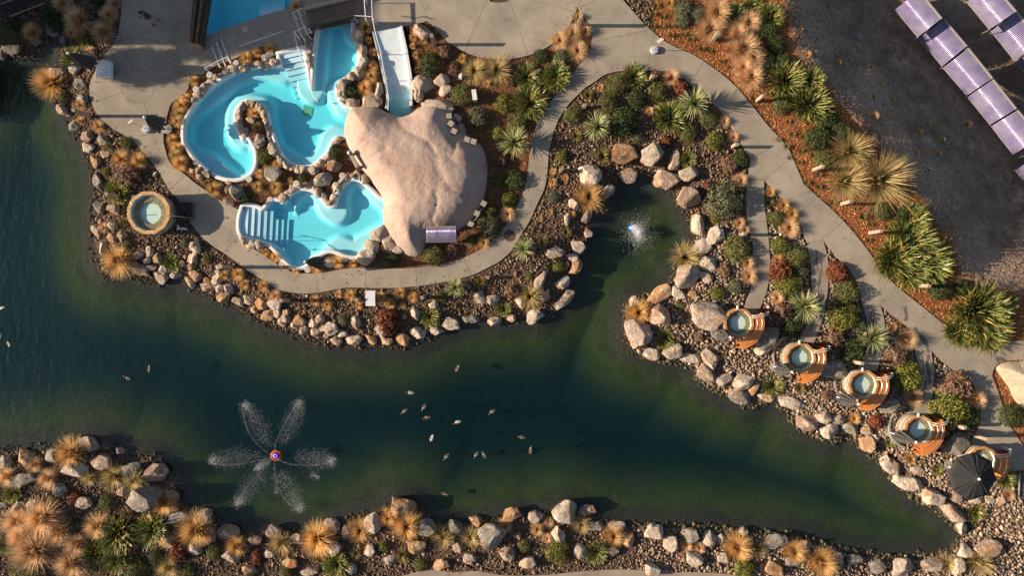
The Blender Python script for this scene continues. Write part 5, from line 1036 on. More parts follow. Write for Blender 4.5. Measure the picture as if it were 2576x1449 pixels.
# ------------------------------------------------------------------ timber hot tubs
CEDAR = mat('cedar_rim', (0.50, 0.21, 0.075), (0.66, 0.32, 0.13), 6, 0.55, 0.2, 30, stretch=(1, 1, 1), vary=0.12)
PALEWD = mat('weathered_stave', (0.36, 0.30, 0.21), (0.58, 0.51, 0.39), 5, 0.8, 0.3, 20, stretch=(1, 1, 0.2), vary=0.1)
DECK = mat('oiled_red_deck', (0.78, 0.24, 0.055), (0.88, 0.36, 0.10), 9, 0.5, 0.2, 30, vary=0.1)
BENCH = mat('wet_bench_timber', (0.22, 0.17, 0.09), (0.36, 0.29, 0.16), 5, 0.6, vary=0.15)
LINER = mat('tub_liner', (0.76, 0.82, 0.77), (0.80, 0.86, 0.81), 4, 0.5)
STEEL = mat('brushed_steel', (0.62, 0.63, 0.65), (0.72, 0.73, 0.75), 12, 0.3, metal=0.8)
WPIPE = mat('white_enamel', (0.80, 0.80, 0.80), (0.74, 0.74, 0.75), 6, 0.35)
tubw = water_mat('tub_water', (0.34, 0.07, 0.08), 0.10, 5.0)
def ngon(n, r_, z, off=0.0): return [(r_ * math.cos(2 * math.pi * (k + 0.5) / n + off), r_ * math.sin(2 * math.pi * (k + 0.5) / n + off), z) for k in range(n)]
def hot_tub(d, R_, h, n, label, zb=None, off=0.2, rimc=None, bench=True):
    x, y = P(d, h); z0 = (zg(x, y) - 0.02) if zb is None else zb; hh = h - z0
    t = tag(empty('hot_tub', (x, y, z0)), label, 'hot tub', 'round timber hot tubs')
    nst = n * 5; mb = MB()
    for k in range(nst):                           # staves with open joints
        a0, a1 = 2 * math.pi * k / nst + 0.012, 2 * math.pi * (k + 1) / nst - 0.012; ro = R_ * 0.97; ri = R_ * 0.89; tp = 0.95
        V = [(rr * s_ * math.cos(a), rr * s_ * math.sin(a), z) for z, s_ in ((0, tp), (hh - 0.04, 1)) for rr, a in ((ro, a0), (ro, a1), (ri, a1), (ri, a0))]
        mb.add(V, [(0, 1, 5, 4), (1, 2, 6, 5), (2, 3, 7, 6), (3, 0, 4, 7), (4, 5, 6, 7)])
    w_ = mb.build('stave_wall', PALEWD, t); w_['kind'] = 'stuff'
    for zz in (0.22, 0.7):
        pr = R_ * (0.95 + 0.02 * zz) + 0.004
        MB().lathe((0, 0, zz * hh), [(pr, 0), (pr + 0.012, 0.004), (pr + 0.012, 0.05), (pr, 0.054)], 40, False).build('hoop', STEEL, t)
    for k in range(n):                             # rim boards, mitred
        a0, a1 = 2 * math.pi * (k + 0.5) / n + off + 0.006, 2 * math.pi * (k + 1.5) / n + off - 0.006; ro, ri = R_ * 1.03, R_ * 0.86
        MB().prism([(ro * math.cos(a0), ro * math.sin(a0)), (ro * math.cos(a1), ro * math.sin(a1)), (ri * math.cos(a1), ri * math.sin(a1)), (ri * math.cos(a0), ri * math.sin(a0))], hh - 0.045, hh).build('rim_board', rimc or CEDAR, t)
    L = ngon(n, R_ * 0.875, hh - 0.05, off); B = ngon(n, R_ * 0.86, hh - 0.30, off)
    mobj('liner', L + B, [(k, n + k, n + (k + 1) % n, (k + 1) % n) for k in range(n)] + [tuple(range(n, 2 * n))], LINER, t)
    if bench:
        for k in range(n):
            a0, a1 = 2 * math.pi * (k + 0.5) / n + off + 0.01, 2 * math.pi * (k + 1.5) / n + off - 0.01; ro, ri = R_ * 0.77, R_ * 0.53
            MB().prism([(ro * math.cos(a0), ro * math.sin(a0)), (ro * math.cos(a1), ro * math.sin(a1)), (ri * math.cos(a1), ri * math.sin(a1)), (ri * math.cos(a0), ri * math.sin(a0))], hh - 0.24, hh - 0.20).build('bench_board', BENCH, t)
    mobj('water', ngon(n, R_ * 0.874, hh - 0.09, off), [tuple(range(n))], tubw, t)
    return t, x, y, z0, hh
# large lone tub on the left bank
t, x, y, z0, hh = hot_tub(pt('G', 1462, 800), 1.31, 1.05, 12, 'large lone tub of pale timber with clear water, left of the pools', off=0.05, rimc=mat('larch_rim', (0.50, 0.29, 0.12), (0.66, 0.42, 0.20), 6, 0.6, 0.2, 30, vary=0.1))
for k in range(10):
    a = 2 * math.pi * k / 10
for (a, zz) in ((rad(185), 0), (rad(150), 0)):
    MB().tube([(1.2 * math.cos(a), 1.2 * math.sin(a), hh + 0.0), (1.2 * math.cos(a), 1.2 * math.sin(a), hh + 0.18), (1.05 * math.cos(a), 1.05 * math.sin(a), hh + 0.2)], 0.025).build('inlet_pipe', STEEL, t)
st = tag(empty('tub_steps', (x + 1.85, y + 0.1, z0)), 'dark two tread timber steps at the right side of the large lone tub', 'steps')
DKW = mat('dark_timber', (0.035, 0.027, 0.024), (0.07, 0.05, 0.042), 8, 0.6, 0.3, 30)
MB().box((-0.25, 0.1, 0.48), (0.38, 1.0, 0.05)).build('tread', DKW, st); MB().box((0.22, 0.1, 0.25), (0.38, 1.0, 0.05)).build('tread', DKW, st)
for yy in (-0.42, 0.62): MB().add([(-.44, yy - .025, 0), (.42, yy - .025, 0), (.42, yy - .025, .23), (.02, yy - .025, .23), (.02, yy - .025, .46), (-.44, yy - .025, .46), (-.44, yy + .025, 0), (.42, yy + .025, 0), (.42, yy + .025, .23), (.02, yy + .025, .23), (.02, yy + .025, .46), (-.44, yy + .025, .46)],
    [(0, 1, 2, 3, 4, 5), (11, 10, 9, 8, 7, 6)] + [(k, (k + 1) % 6, 6 + (k + 1) % 6, 6 + k) for k in range(6)]).build('stringer', mat('rust_timber', (0.16, 0.07, 0.035), (0.22, 0.10, 0.05), 8, 0.7), st)
MB().tube([(-0.75, -0.25, 1.0), (-0.6, -0.27, 1.25), (0.3, -0.36, 0.95), (0.42, -0.37, 0.0)], 0.02).build('handrail', STEEL, st)
# five red cedar tubs
TUBS = [(pt('L', 1327, 855), 'topmost red timber tub beside the biggest grey boulder', 'the topmost tub'), (pt('V', 1160, 292), 'second red timber tub down from the topmost of the row', 'the second tub'),
        (pt('V', 1780, 560), 'middle red timber tub in the row of five', 'the middle tub'), (pt('M', 915, 438), 'fourth red timber tub down, just above the open umbrella', 'the fourth tub'), (pt('M', 1355, 655), 'lowest tub, half hidden by the open black umbrella', 'the lowest tub')]
GREYK = mat('grey_edging', (0.28, 0.27, 0.25), (0.36, 0.35, 0.32), 8, 0.8, 0.2)
CANOPY = mat('charcoal_canvas', (0.028, 0.028, 0.03), (0.04, 0.04, 0.043), 20, 0.85, 0.15, 60)
CHAR = mat('faded_canvas', (0.055, 0.053, 0.055), (0.085, 0.082, 0.085), 18, 0.85, 0.15, 60)
def closed_umbrella(name, x, y, z0, h, label, fl=0.42, lean=0.0, canvas=CHAR, base=True, ball=0.085, cat='umbrella', lo=0.36, skip=None):
    u = tag(empty(name, (x, y, z0)), label, cat, 'folded umbrellas')
    MB().tube([(0, 0, 0), (lean * h, 0, h)], 0.032, 10).build('pole', WPIPE, u)
    n = 48; prof = []; V = []; r_ = random.Random(int(x * 10) + 3)
    zs = [0.99, 0.94, 0.85, 0.72, 0.58, 0.47, lo]; rs_ = [0.04, 0.09, 0.16, 0.25, 0.33, 0.39, 0.42]
    for q, (zf, rr) in enumerate(zip(zs, rs_)):
        for k in range(n):
            a = 2 * math.pi * k / n; f = 1 + (0.42 * math.sin(8 * a + 0.6 * q * 0.3) + 0.12 * math.sin(3 * a + q)) * min(1, q / 2.5)
            V.append((lean * h * zf + rr * fl / 0.42 * f * math.cos(a) * 0.75, rr * fl / 0.42 * f * math.sin(a) * 0.75, h * zf + 0.06 * math.sin(8 * a) * (q / 6)))
    F = [(i * n + k, i * n + (k + 1) % n, (i + 1) * n + (k + 1) % n, (i + 1) * n + k) for i in range(len(zs) - 1) for k in range(n)] + [tuple(range(n))]
    mobj('folded_canopy', V, [f[::-1] for f in F], canvas, u, True)
    s_ = h * 0.66; sl = lean * s_
    MB().lathe((sl, 0, s_), [(0.24 * fl / .42, 0), (0.25 * fl / .42, 0.03), (0.24 * fl / .42, 0.06)], 24, False).build('tie_strap', canvas, u)
    bm = bmesh.new(); bmesh.ops.create_uvsphere(bm, u_segments=16, v_segments=10, radius=ball); me = bpy.data.meshes.new('finial'); bm.to_mesh(me); bm.free()
    me.polygons.foreach_set('use_smooth', [True] * len(me.polygons)); me.materials.append(WPIPE); o = link(bpy.data.objects.new('finial', me), u); o.location = (lean * h, 0, h + 0.03)
    if base: MB().lathe((0, 0, 0), [(0.3, 0), (0.3, 0.05), (0.06, 0.09)], 24).build('base_plate', GREYK, u)
    return u
for i, (d, lab, short) in enumerate(TUBS):
    R_ = 0.93; h = 1.0
    t, x, y, z0, hh = hot_tub(d, R_, h, 10, lab, off=0.1 + 0.1 * i)
    # curved slatted deck wrapping the lower right of the tub
    sd = tag(empty('tub_deck', (x, y, z0)), f'curved red slatted deck wrapping {short}', 'deck', 'curved tub decks')
    a_lo, a_hi = (rad(-84), rad(24)) if i < 4 else (rad(-38), rad(12))
    ro = 1.60 if i < 4 else 1.72
    for lev, (ri, rO, zz) in enumerate(((1.0, 1.30, 0.955), (1.31, ro, 0.945))):
        mb = MB(); ns = int((a_hi - a_lo) * rO / 0.062)
        for k in range(ns):
            a0 = a_lo + (a_hi - a_lo) * (k + 0.10) / ns; a1 = a_lo + (a_hi - a_lo) * (k + 0.88) / ns; zz2 = zz * hh / 1.0
            mb.prism([(ri * math.cos(a0), ri * math.sin(a0)), (rO * math.cos(a0), rO * math.sin(a0)), (rO * math.cos(a1), rO * math.sin(a1)), (ri * math.cos(a1), ri * math.sin(a1))], zz2 - 0.03, zz2)
        o = mb.build('slats', DECK, sd); o['kind'] = 'stuff'
        nn = 18; fr = MB(); V = []
        for k in range(nn + 1):
            a = a_lo + (a_hi - a_lo) * k / nn
            for rr, z_ in ((rO - 0.02, zz * hh - 0.032), (rO - 0.02, 0.0), (rO - 0.05, 0.0), (rO - 0.05, zz * hh - 0.032)): V.append((rr * math.cos(a), rr * math.sin(a), z_))
        fr.add(V, [(4 * k + j, 4 * k + 4 + j, 4 * k + 4 + (j + 1) % 4, 4 * k + (j + 1) % 4) for k in range(nn) for j in range(4)] + [(0, 1, 2, 3), (4 * nn + 3, 4 * nn + 2, 4 * nn + 1, 4 * nn)]); fr.build('fascia', DECK, sd)
        for rr in ((ri + rO) / 2,):
            MB().tube([(rr * math.cos(a_lo + (a_hi - a_lo) * (0.08 + 0.84 * k / 16)), rr * math.sin(a_lo + (a_hi - a_lo) * (0.08 + 0.84 * k / 16)), zz * hh + 0.012) for k in range(17)], 0.016, 6).build('grip_strip', STEEL, sd)
    bx_, by_ = (ro + 0.24) * math.cos(a_hi - 0.06), (ro + 0.24) * math.sin(a_hi - 0.06)
    ls = MB()
    for k in range(6): ls.box((bx_ - 0.2 + 0.085 * k, by_, 0.2), (0.06, 0.42, 0.03))
    o = ls.build('lower_step', mat('dark_red_timber', (0.16, 0.03, 0.02), (0.24, 0.05, 0.03), 10, 0.6), sd); o['kind'] = 'stuff'
    MB().box((bx_, by_, 0.09), (0.5, 0.36, 0.17)).build('step_frame', DKW, sd)
    for yo in (0.0, 0.13):
        MB().tube([(0.80, 0.34 + yo, hh - 0.1), (0.86, 0.35 + yo, hh + 0.32), (1.45, 0.45 + yo, hh + 0.30), (1.95, 0.55 + yo, hh - 0.25), (1.97, 0.55 + yo, 0.05)], 0.022, 8).build('handrail', WPIPE, sd)
    if i < 4: MB().box((0.62, -1.22, 0.86 * hh), (0.42, 0.26, 0.03), rad(18)).build('lid_panel', mat('mauve_board', (0.36, 0.28, 0.27), (0.42, 0.34, 0.32), 10, 0.6), sd)
    # grey edging arc on the lake side
    if i < 4:
        V = []; nn = 24
        for k in range(nn + 1):
            a = rad(105) + rad(150) * k / nn
            for rr, z_ in ((1.38, -0.1), (1.38, 0.13), (1.27, 0.13), (1.27, -0.1)): V.append((rr * math.cos(a), rr * math.sin(a), z_))
        o = mobj('garden_edging', V, [(4 * k + j, 4 * k + (j + 1) % 4, 4 * k + 4 + (j + 1) % 4, 4 * k + 4 + j) for k in range(nn) for j in range(4)] + [(3, 2, 1, 0), (4 * nn, 4 * nn + 1, 4 * nn + 2, 4 * nn + 3)], GREYK)
        o.location = (x, y, zg(x - 1.2, y)); tag(o, f'grey curved edging on the lake side of {short}', 'edging', 'curved garden edgings')
        MB().box((-0.1, 0.97, hh + 0.03), (0.10, 0.22, 0.10)).build('spout', WPIPE, t)
    ud = [pt('L', 1242, 995), pt('V', 1073, 432), pt('V', 1725, 748), pt('M', 890, 520)]
    if i < 4:
        ux, uy = P(ud[i], 2.75); uz = zg(ux, uy)
        closed_umbrella('folded_umbrella', ux, uy, uz, 2.75 - uz, f'charcoal folded umbrella with white ball top beside {short}', fl=0.40)
# open umbrella
ux, uy = P(pt('M', 1325, 775), 2.75); uz = zg(ux, uy); hU = 2.7 - uz
u = tag(empty('open_umbrella', (ux, uy, uz)), 'open black octagonal umbrella with white cap over the lowest tub', 'umbrella')
MB().tube([(0, 0, 0), (0, 0, hU)], 0.035, 10).build('pole', WPIPE, u)
MB().lathe((0, 0, 0), [(0.35, 0), (0.35, 0.06), (0.08, 0.1)], 24).build('base_plate', GREYK, u)
for k in range(8):
    a0, a1 = 2 * math.pi * (k - 0.14) / 8, 2 * math.pi * (k + 0.86) / 8; R_ = 1.46; V = []; F = []; nr, na = 7, 5
    for i in range(nr):
        rr = 0.05 + (R_ - 0.05) * i / (nr - 1)
        for j in range(na):
            f = j / (na - 1); px = rr * (math.cos(a0) * (1 - f) + math.cos(a1) * f); py = rr * (math.sin(a0) * (1 - f) + math.sin(a1) * f)
            V.append((px, py, hU - 0.02 - 0.48 * (rr / R_) ** 1.15 - 0.05 * math.sin(math.pi * f) * (rr / R_)))
    F = [(i * na + j, (i + 1) * na + j, (i + 1) * na + j + 1, i * na + j + 1) for i in range(nr - 1) for j in range(na - 1)]
    o = mobj('canopy_panel', V, F, CANOPY, u, True); sm_ = o.modifiers.new('thickness', 'SOLIDIFY'); sm_.thickness = 0.006
    MB().tube([(0.05 * math.cos(a0), 0.05 * math.sin(a0), hU - 0.03), (R_ * math.cos(a0), R_ * math.sin(a0), hU - 0.52)], 0.012, 6).build('rib', STEEL, u)
V = []; n = 40
for i, (rr, zz) in enumerate(((0.06, 0.10), (0.16, 0.05), (0.30, -0.03))):
    for k in range(n): a = 2 * math.pi * k / n; f = 1 + 0.16 * math.sin(8 * a) * i / 2; V.append((rr * f * math.cos(a), rr * f * math.sin(a), hU + zz + 0.02 * math.sin(8 * a) * i))
mobj('vent_cap', V, [(i * n + k, (i + 1) * n + k, (i + 1) * n + (k + 1) % n, i * n + (k + 1) % n) for i in range(2) for k in range(n)], CANOPY, u, True)
MB().lathe((0, 0, hU + 0.08), [(0.02, -0.02), (0.085, 0.0), (0.085, 0.05), (0.05, 0.1)], 16).build('finial', WPIPE, u)
# plaza umbrellas
bx0, by0 = P(pt('A', 1020, 680), 0.3)
bs = tag(empty('umbrella_base', (bx0, by0, 0)), 'white square box base standing on the round plaza', 'umbrella base')
MB().box((0, 0.0, 0.19), (0.98, 0.98, 0.26)).build('box', WHITE, bs)
for sx in (-.4, .4):
    for sy in (-.4, .4): MB().tube([(sx, sy - 0.03, 0.05), (sx, sy + 0.03, 0.05)], 0.05, 12).build('castor', DKW, bs)
u = closed_umbrella('folded_umbrella', bx0, by0, 0.32, 2.9, 'tall charcoal folded umbrella rising from the white box base', fl=0.42, base=False, lean=-0.10)
x, y = P(pt('A', 1650, 1270), 0); u = closed_umbrella('folded_umbrella', x, y, 0, 3.0, 'charcoal folded umbrella at the plaza edge beside the upper pool', fl=0.5, lean=0.06)
x, y = P(pt('H', 1430, 1300), 0); u = closed_umbrella('folded_umbrella', x, y, -0.05, 2.6, 'grey folded umbrella leaning over the lower pool bottom rim', fl=0.42, lean=-0.28, lo=0.4)

# ------------------------------------------------------------------ solar collectors
TUBE_M = mat('evacuated_glass_tube', (0.36, 0.32, 0.62), (0.56, 0.52, 0.74), 1.2, 0.25, metal=0.35)  # lavender of the reflected sky is painted into the tube colour
DARKP = mat('collector_back', (0.025, 0.024, 0.03), (0.04, 0.038, 0.045), 10, 0.5)
ALU = mat('aluminium_header', (0.36, 0.33, 0.32), (0.45, 0.42, 0.40), 12, 0.4, metal=0.5)
def collector(corn, label, zlow, zhigh, ntube=24, group='solar collectors', legs=True):
    a = Vector((*P(corn[0], zlow), zlow)); b_ = Vector((*P(corn[1], zlow), zlow)); c_ = Vector((*P(corn[2], zhigh), zhigh)); d_ = Vector((*P(corn[3], zhigh), zhigh))
    o0 = (a + b_ + c_ + d_) / 4; gz = zg(o0.x, o0.y)
    t = tag(empty('solar_collector', (o0.x, o0.y, gz)), label, 'solar collector', group); off = -Vector((o0.x, o0.y, gz))
    a, b_, c_, d_ = [v + off for v in (a, b_, c_, d_)]; nrm = (b_ - a).cross(d_ - a).normalized()
    if nrm.z < 0: nrm = -nrm
    V = [a, b_, c_, d_] ; V = [v - nrm * 0.09 for v in V] + [v - nrm * 0.13 for v in V]
    mobj('back_panel', V, [(0, 1, 2, 3), (7, 6, 5, 4)] + [(k, 4 + k, 4 + (k + 1) % 4, (k + 1) % 4) for k in range(4)], DARKP, t)
    mb = MB()
    for k in range(ntube):
        f = (k + 0.5) / ntube; p0 = a.lerp(b_, f); p1 = d_.lerp(c_, f); mb.tube([p0.lerp(p1, 0.015), p0.lerp(p1, 0.96)], (b_ - a).length / ntube * 0.36, 8)
    o = mb.build('glass_tubes', TUBE_M, t, True); o['kind'] = 'stuff'
    MB().tube([d_ + nrm * 0.0, c_ + nrm * 0.0], 0.075, 10).build('header_pipe', ALU, t)
    MB().tube([a, b_], 0.03, 6).build('foot_rail', ALU, t)
    if legs:
        for p in (a, b_, c_, d_):
            q = p + (o0 * 0); wz = zg(p.x - off.x, p.y - off.y) - gz
            if p.z - 0.1 > wz: MB().tube([p - nrm * 0.1, (p.x, p.y, wz - 0.1)], 0.03, 6).build('leg', ALU, t)
    return t
PAN = [([(1145, 65), (1310, 265), (1480, 130), (1320, -65)], 'topmost collector panel in the long left row'), ([(1315, 272), (1485, 475), (1660, 330), (1500, 140)], 'second collector panel from the top in the long row'),
       ([(1490, 485), (1662, 685), (1845, 560), (1672, 345)], 'third collector panel from the top in the long row'), ([(1665, 695), (1830, 895), (2015, 780), (1850, 570)], 'fourth collector panel from the top in the long row'),
       ([(1835, 905), (1995, 1110), (2190, 985), (2025, 790)], 'lowest collector panel in the long left row'), ([(1660, 10), (1825, 210), (2015, 80), (1850, -110)], 'topmost collector panel in the top right corner row'),
       ([(1835, 220), (2005, 435), (2190, 300), (2020, 85)], 'second collector panel in the top right corner row'), ([(2015, 445), (2180, 650), (2370, 510), (2195, 310)], 'lowest collector panel at the upper right edge'),
       ([(2010, 1225), (2180, 1430), (2360, 1290), (2190, 1090)], 'lone collector panel cut off at the right edge')]
for cs, lab in PAN:
    D_ = [pt('F', *c_) for c_ in cs]; m_ = ((D_[0][0] + D_[1][0]) / 2, (D_[0][1] + D_[1][1]) / 2)
    gxx, gyy, gz = ground_at(m_, 0.5); collector(D_, lab, gz + 0.7, gz + 1.9)
collector([pt('I', 575, 1090), pt('I', 875, 1087), pt('I', 870, 942), pt('I', 575, 945)], 'small collector panel leaning on the lower edge of the rock mound', 0.75, 1.35, 26, legs=True)

# ------------------------------------------------------------------ bridge, deck wall, rails
WETC = concrete_mat('bridge_deck_concrete', (0.22, 0.165, 0.125), 5)
br = tag(empty('foot_bridge'), 'brown foot bridge with slatted railing over the upper pool channel', 'bridge')
MB().prism(W('B', [(1190, 95), (1715, -40), (1725, 150), (1240, 262)], 0.3), 0.08, 0.3).build('deck', WETC, br)
MB().prism(W('B', [(1180, 60), (1730, -70), (1712, -35), (1192, 92)], 0.5), 0.1, 0.5).build('kerb', mat('kerb_tan', (0.42, 0.33, 0.27), (0.50, 0.41, 0.34), 6, 0.8), br)
A_, B_ = Vector((*P(pt('B', 1250, 300)), 0.1)), Vector((*P(pt('B', 1700, 210)), 0.1)); At, Bt = Vector((*P(pt('B', 1212, 248), 1.25), 1.25)), Vector((*P(pt('B', 1668, 152), 1.25), 1.25))
BLK = mat('black_steel', (0.03, 0.028, 0.027), (0.05, 0.045, 0.042), 10, 0.5); TIMB = mat('brown_timber', (0.20, 0.12, 0.07), (0.30, 0.19, 0.12), 5, 0.7, 0.3, 20, vary=0.15)
MB().tube([At, Bt], 0.035, 8).build('top_rail', BLK, br); MB().tube([A_, B_], 0.03, 8).build('bottom_rail', BLK, br)
mb = MB()
for k in range(34):
    f = (k + 0.5) / 34; mb.tube([A_.lerp(B_, f), At.lerp(Bt, f)], 0.017, 6)
o = mb.build('balusters', BLK, br); o['kind'] = 'stuff'
for f in (0, 0.5, 1): MB().tube([A_.lerp(B_, f), At.lerp(Bt, f)], 0.035, 8).build('post', BLK, br)
tw = tag(empty('timber_wall'), 'dark weathered timber wall left of the shaded top pool', 'wall')
w0, w1, w2, w3 = [Vector((*P(pt('B', *p), 0.7), 0)) for p in [(85, -60), (232, -60), (150, 432), (45, 412)]]
for k in range(5):
    f0, f1 = k / 5 + 0.012, (k + 1) / 5 - 0.012
    MB().prism([w0.lerp(w1, f0), w0.lerp(w1, f1), w3.lerp(w2, f1), w3.lerp(w2, f0)], 0, 0.62 + 0.04 * (k % 2) + (0.1 if k in (1, 3) else 0)).build('plank', mat('old_plank', (0.085, 0.05, 0.032), (0.17, 0.11, 0.075), 4, 0.75, 0.4, 16, vary=0.25), tw)
e0 = w3.lerp(w0, 0.0); MB().prism([w3, w2, w2 + (w2 - w1).normalized() * 0.12, w3 + (w3 - w0).normalized() * 0.12], 0, 0.78).build('end_cap', mat('red_cap', (0.33, 0.20, 0.15), (0.42, 0.27, 0.20), 6, 0.7), tw)
def rail(label, t, pts, z, posts, m=None, r_=0.026, group='white handrails'):
    q = [(*P(pt(t, *p), z), z) for p in pts]; b0 = q[posts[0] if posts else 0]
    o = tag(empty('handrail', (b0[0], b0[1], 0)), label, 'handrail', group); m = m or WPIPE
    s_ = lambda v: (v[0] - b0[0], v[1] - b0[1], v[2])
    MB().tube([s_(v) for v in q], r_, 8).build('rail', m, o)
    for i in posts:
        v = s_(q[i]); MB().tube([(v[0], v[1], z), (v[0], v[1], -0.1)], r_, 8).build('post', m, o)
        MB().lathe((v[0], v[1], 0.0), [(0.07, 0), (0.07, 0.02), (0.03, 0.03)], 12).build('foot_flange', STEEL, o)
rail('bent white handrail at the top left of the upper pool', 'B', [(205, 670), (330, 600), (430, 555), (465, 610)], 0.95, [0, 3])
rail('white handrail running down the upper pool steps', 'B', [(1085, 315), (1100, 390), (1150, 560), (1230, 790), (1280, 960), (1312, 982)], 0.9, [0, 2, 4])
rail('long white handrail along the left side of the ramp', 'C', [(38, -40), (45, 160), (70, 300), (120, 480), (170, 740), (205, 950), (200, 1080)], 0.9, [1, 3, 4, 5])
rail('short white rail linking bridge and ramp rail', 'B', [(1668, 150), (1780, 155), (1860, 162)], 1.2, [0, 2])
rail('white rail post line above the ramp', 'B', [(1775, -40), (1785, 95), (1792, 190)], 1.0, [0, 2])
rail('white rail at the left end of the bridge', 'B', [(1085, 312), (1210, 250)], 1.1, [0, 1])
rail('outer white frame rail left of the bridge', 'B', [(1165, 75), (1070, 122), (1120, 250), (1160, 355)], 0.95, [0, 1, 3])
rail('inner white frame rail left of the bridge', 'B', [(1120, 88), (1165, 215), (1210, 325), (1262, 312)], 0.95, [0, 2])
rail('slim steel handrail beside the lower pool steps', 'H', [(435, 1000), (525, 1020), (700, 1060), (880, 1110), (945, 1152)], 0.85, [1, 2, 4], STEEL, 0.02)
for t, q, lab in (('B', (545, 455, 975, 305), 'long white drain strip on the deck above the upper pool'), ('B', (272, 448, 360, 668), 'leftmost of three white strips on the deck'), ('B', (320, 413, 415, 657), 'middle of three white strips on the deck'), ('B', (368, 378, 460, 622), 'rightmost of three white strips on the deck')):
    a, b_ = Vector(P(pt(t, q[0], q[1]))), Vector(P(pt(t, q[2], q[3]))); c_ = (a + b_) / 2
    o = MB().box((0, 0, 0.02), ((b_ - a).length, 0.065, 0.04)).build('drain_strip', WHITE); o.location = (c_.x, c_.y, 0.0); o.rotation_euler = (0, 0, math.atan2(b_.y - a.y, b_.x - a.x)); tag(o, lab, 'drain', 'white deck strips')

# ------------------------------------------------------------------ posts, signs, lids, boxes
POSTW = mat('grey_post_timber', (0.26, 0.20, 0.15), (0.42, 0.34, 0.27), 4, 0.8, 0.3, 18, stretch=(1, 1, 0.25), vary=0.15)
pc = [0]
def post(tg, p, area, h=1.35, w=0.21, axis=0):
    d = pt(tg, *p); x, y, z = ground_at(d, 0.0); pc[0] += 1
    o = MB().add([(-w / 2, -w / 2, -0.2), (w / 2, -w / 2, -0.2), (w / 2, w / 2, -0.2), (-w / 2, w / 2, -0.2), (-w / 2, -w / 2, h), (w / 2, -w / 2, h), (w / 2, w / 2, h + w * 0.35), (-w / 2, w / 2, h + w * 0.35)],
        [(3, 2, 1, 0), (4, 5, 6, 7), (0, 1, 5, 4), (1, 2, 6, 5), (2, 3, 7, 6), (3, 0, 4, 7)]).build('timber_post', POSTW)
    bv = o.modifiers.new('soft_edges', 'BEVEL'); bv.width = 0.012; bv.segments = 2
    o.location = (x, y, z); o.rotation_euler = (0, 0, random.uniform(-0.25, 0.25)); later(o, 'square timber', 'post', area, d, 'post', 'timber bollard posts', axis)
post('C', (660, 440), A_G, 1.6); post('E', (265, 255), A_TRI, 1.55); post('E', (1580, 400), A_ST, 1.3, axis=1); post('E', (2020, 990), A_ST, 1.2, axis=1)
post('F', (560, 1222), A_ST, 1.3, axis=1); post('K', (760, 145), A_ST, 1.2, axis=1); post('K', (965, 352), A_ST, 1.3, axis=1); post('K', (1300, 735), A_ST, 1.3, axis=1)
post('K', (840, 1275), A_B, 1.2); post('J', (85, 395), A_U, 0.8); post('J', (1780, 155), A_J, 0.9); post('J', (1855, 1020), A_J, 0.9); post('E', (968, 790), A_E, 0.9); post('E', (315, 1060), A_E, 0.6)
post('H', (480, 710), A_P, 1.2); post('S', (1380, 355), A_S, 1.6); post('S', (1940, 680), A_S, 1.5); post('T', (960, 625), A_T, 1.0); post('T', (1590, 600), A_T, 1.0); post('A', (895, 1150), A_PLAZA, 1.7)
post('A', (950, 570), A_PLAZA, 1.1); post('M', (1290, 470), 'beside the lowest tub path', 1.3); post('M', (1150, 395), 'beside the lowest tub path', 1.1); post('M', (1660, 440), 'at the foot of the beige mound', 1.0); post('G', (1190, 650), A_TUB, 1.5); post('U', (410, 405), A_U, 0.5)
def sign_stand(tg, p, label, h=1.75, dirx=0.0):
    x, y = P(pt(tg, *p)); s_ = tag(empty('sign_stand', (x, y, 0)), label, 'sign stand', 'disc based sign stands')
    MB().lathe((0, 0, 0), [(0.24, 0), (0.25, 0.02), (0.25, 0.16), (0.22, 0.19), (0.04, 0.2)], 28).build('disc_base', mat('galvanised_disc', (0.42, 0.46, 0.54), (0.50, 0.54, 0.62), 10, 0.45), s_, False)
    MB().tube([(0, 0, 0.15), (dirx, 0, h)], 0.022, 8).build('pole', STEEL, s_); MB().box((dirx + 0.02, 0.0, h), (0.36, 0.05, 0.28), rad(35), Matrix.Rotation(rad(55), 3, 'X')).build('sign_plate', mat('sign_face', (0.40, 0.36, 0.36), (0.52, 0.46, 0.44), 10, 0.5), s_)
sign_stand('E', (1008, 495), 'disc based sign stand on the path above the cove')
sign_stand('A', (1450, 1272), 'disc based sign stand on the round plaza below its umbrella', 1.9)
lc = [0]
def lid(tg, p, area, r_=0.2, z=None):
    d = pt(tg, *p); x, y, zz = ground_at(d, 0.2); z = zz + 0.06 if z is None else z
    o = empty('skimmer_lid', (x, y, z)); MB().lathe((0, 0, 0), [(r_ * 1.05, -0.08), (r_ * 1.05, 0.0), (r_, 0.02), (r_ * .9, 0.025)], 28).build('cover', mat('lid_plastic', (0.52, 0.46, 0.40), (0.60, 0.54, 0.48), 10, 0.6, vary=0.1), o)
    for sx in (-0.4, 0.4): MB().lathe((sx * r_, 0.1 * r_, 0.02), [(0.02, 0), (0.02, 0.01)], 8).build('finger_hole', DKW, o)
    later(o, 'round tan', 'lid', area, d, 'lid', 'round skimmer lids')
lid('B', (600, 280), 'on the deck above the upper pool', 0.17, 0.012)
for p in ((275, 750), (140, 890)): lid('B', p, 'along the upper pool\'s top left edge', 0.19, 0.42)
for p in ((1770, 610),): lid('B', p, 'between the upper pool and the ramp', 0.19, 0.5)
lid('B', (530, 630), 'along the upper pool\'s top left edge', 0.17, 0.42)
for p, z in (((880, 205), .42), ((640, 468), .06), ((1270, 380), .42), ((1125, 520), .45), ((1575, 445), .45), ((848, 672), .08), ((115, 300), .08)): lid('H', p, A_P, 0.19, z)
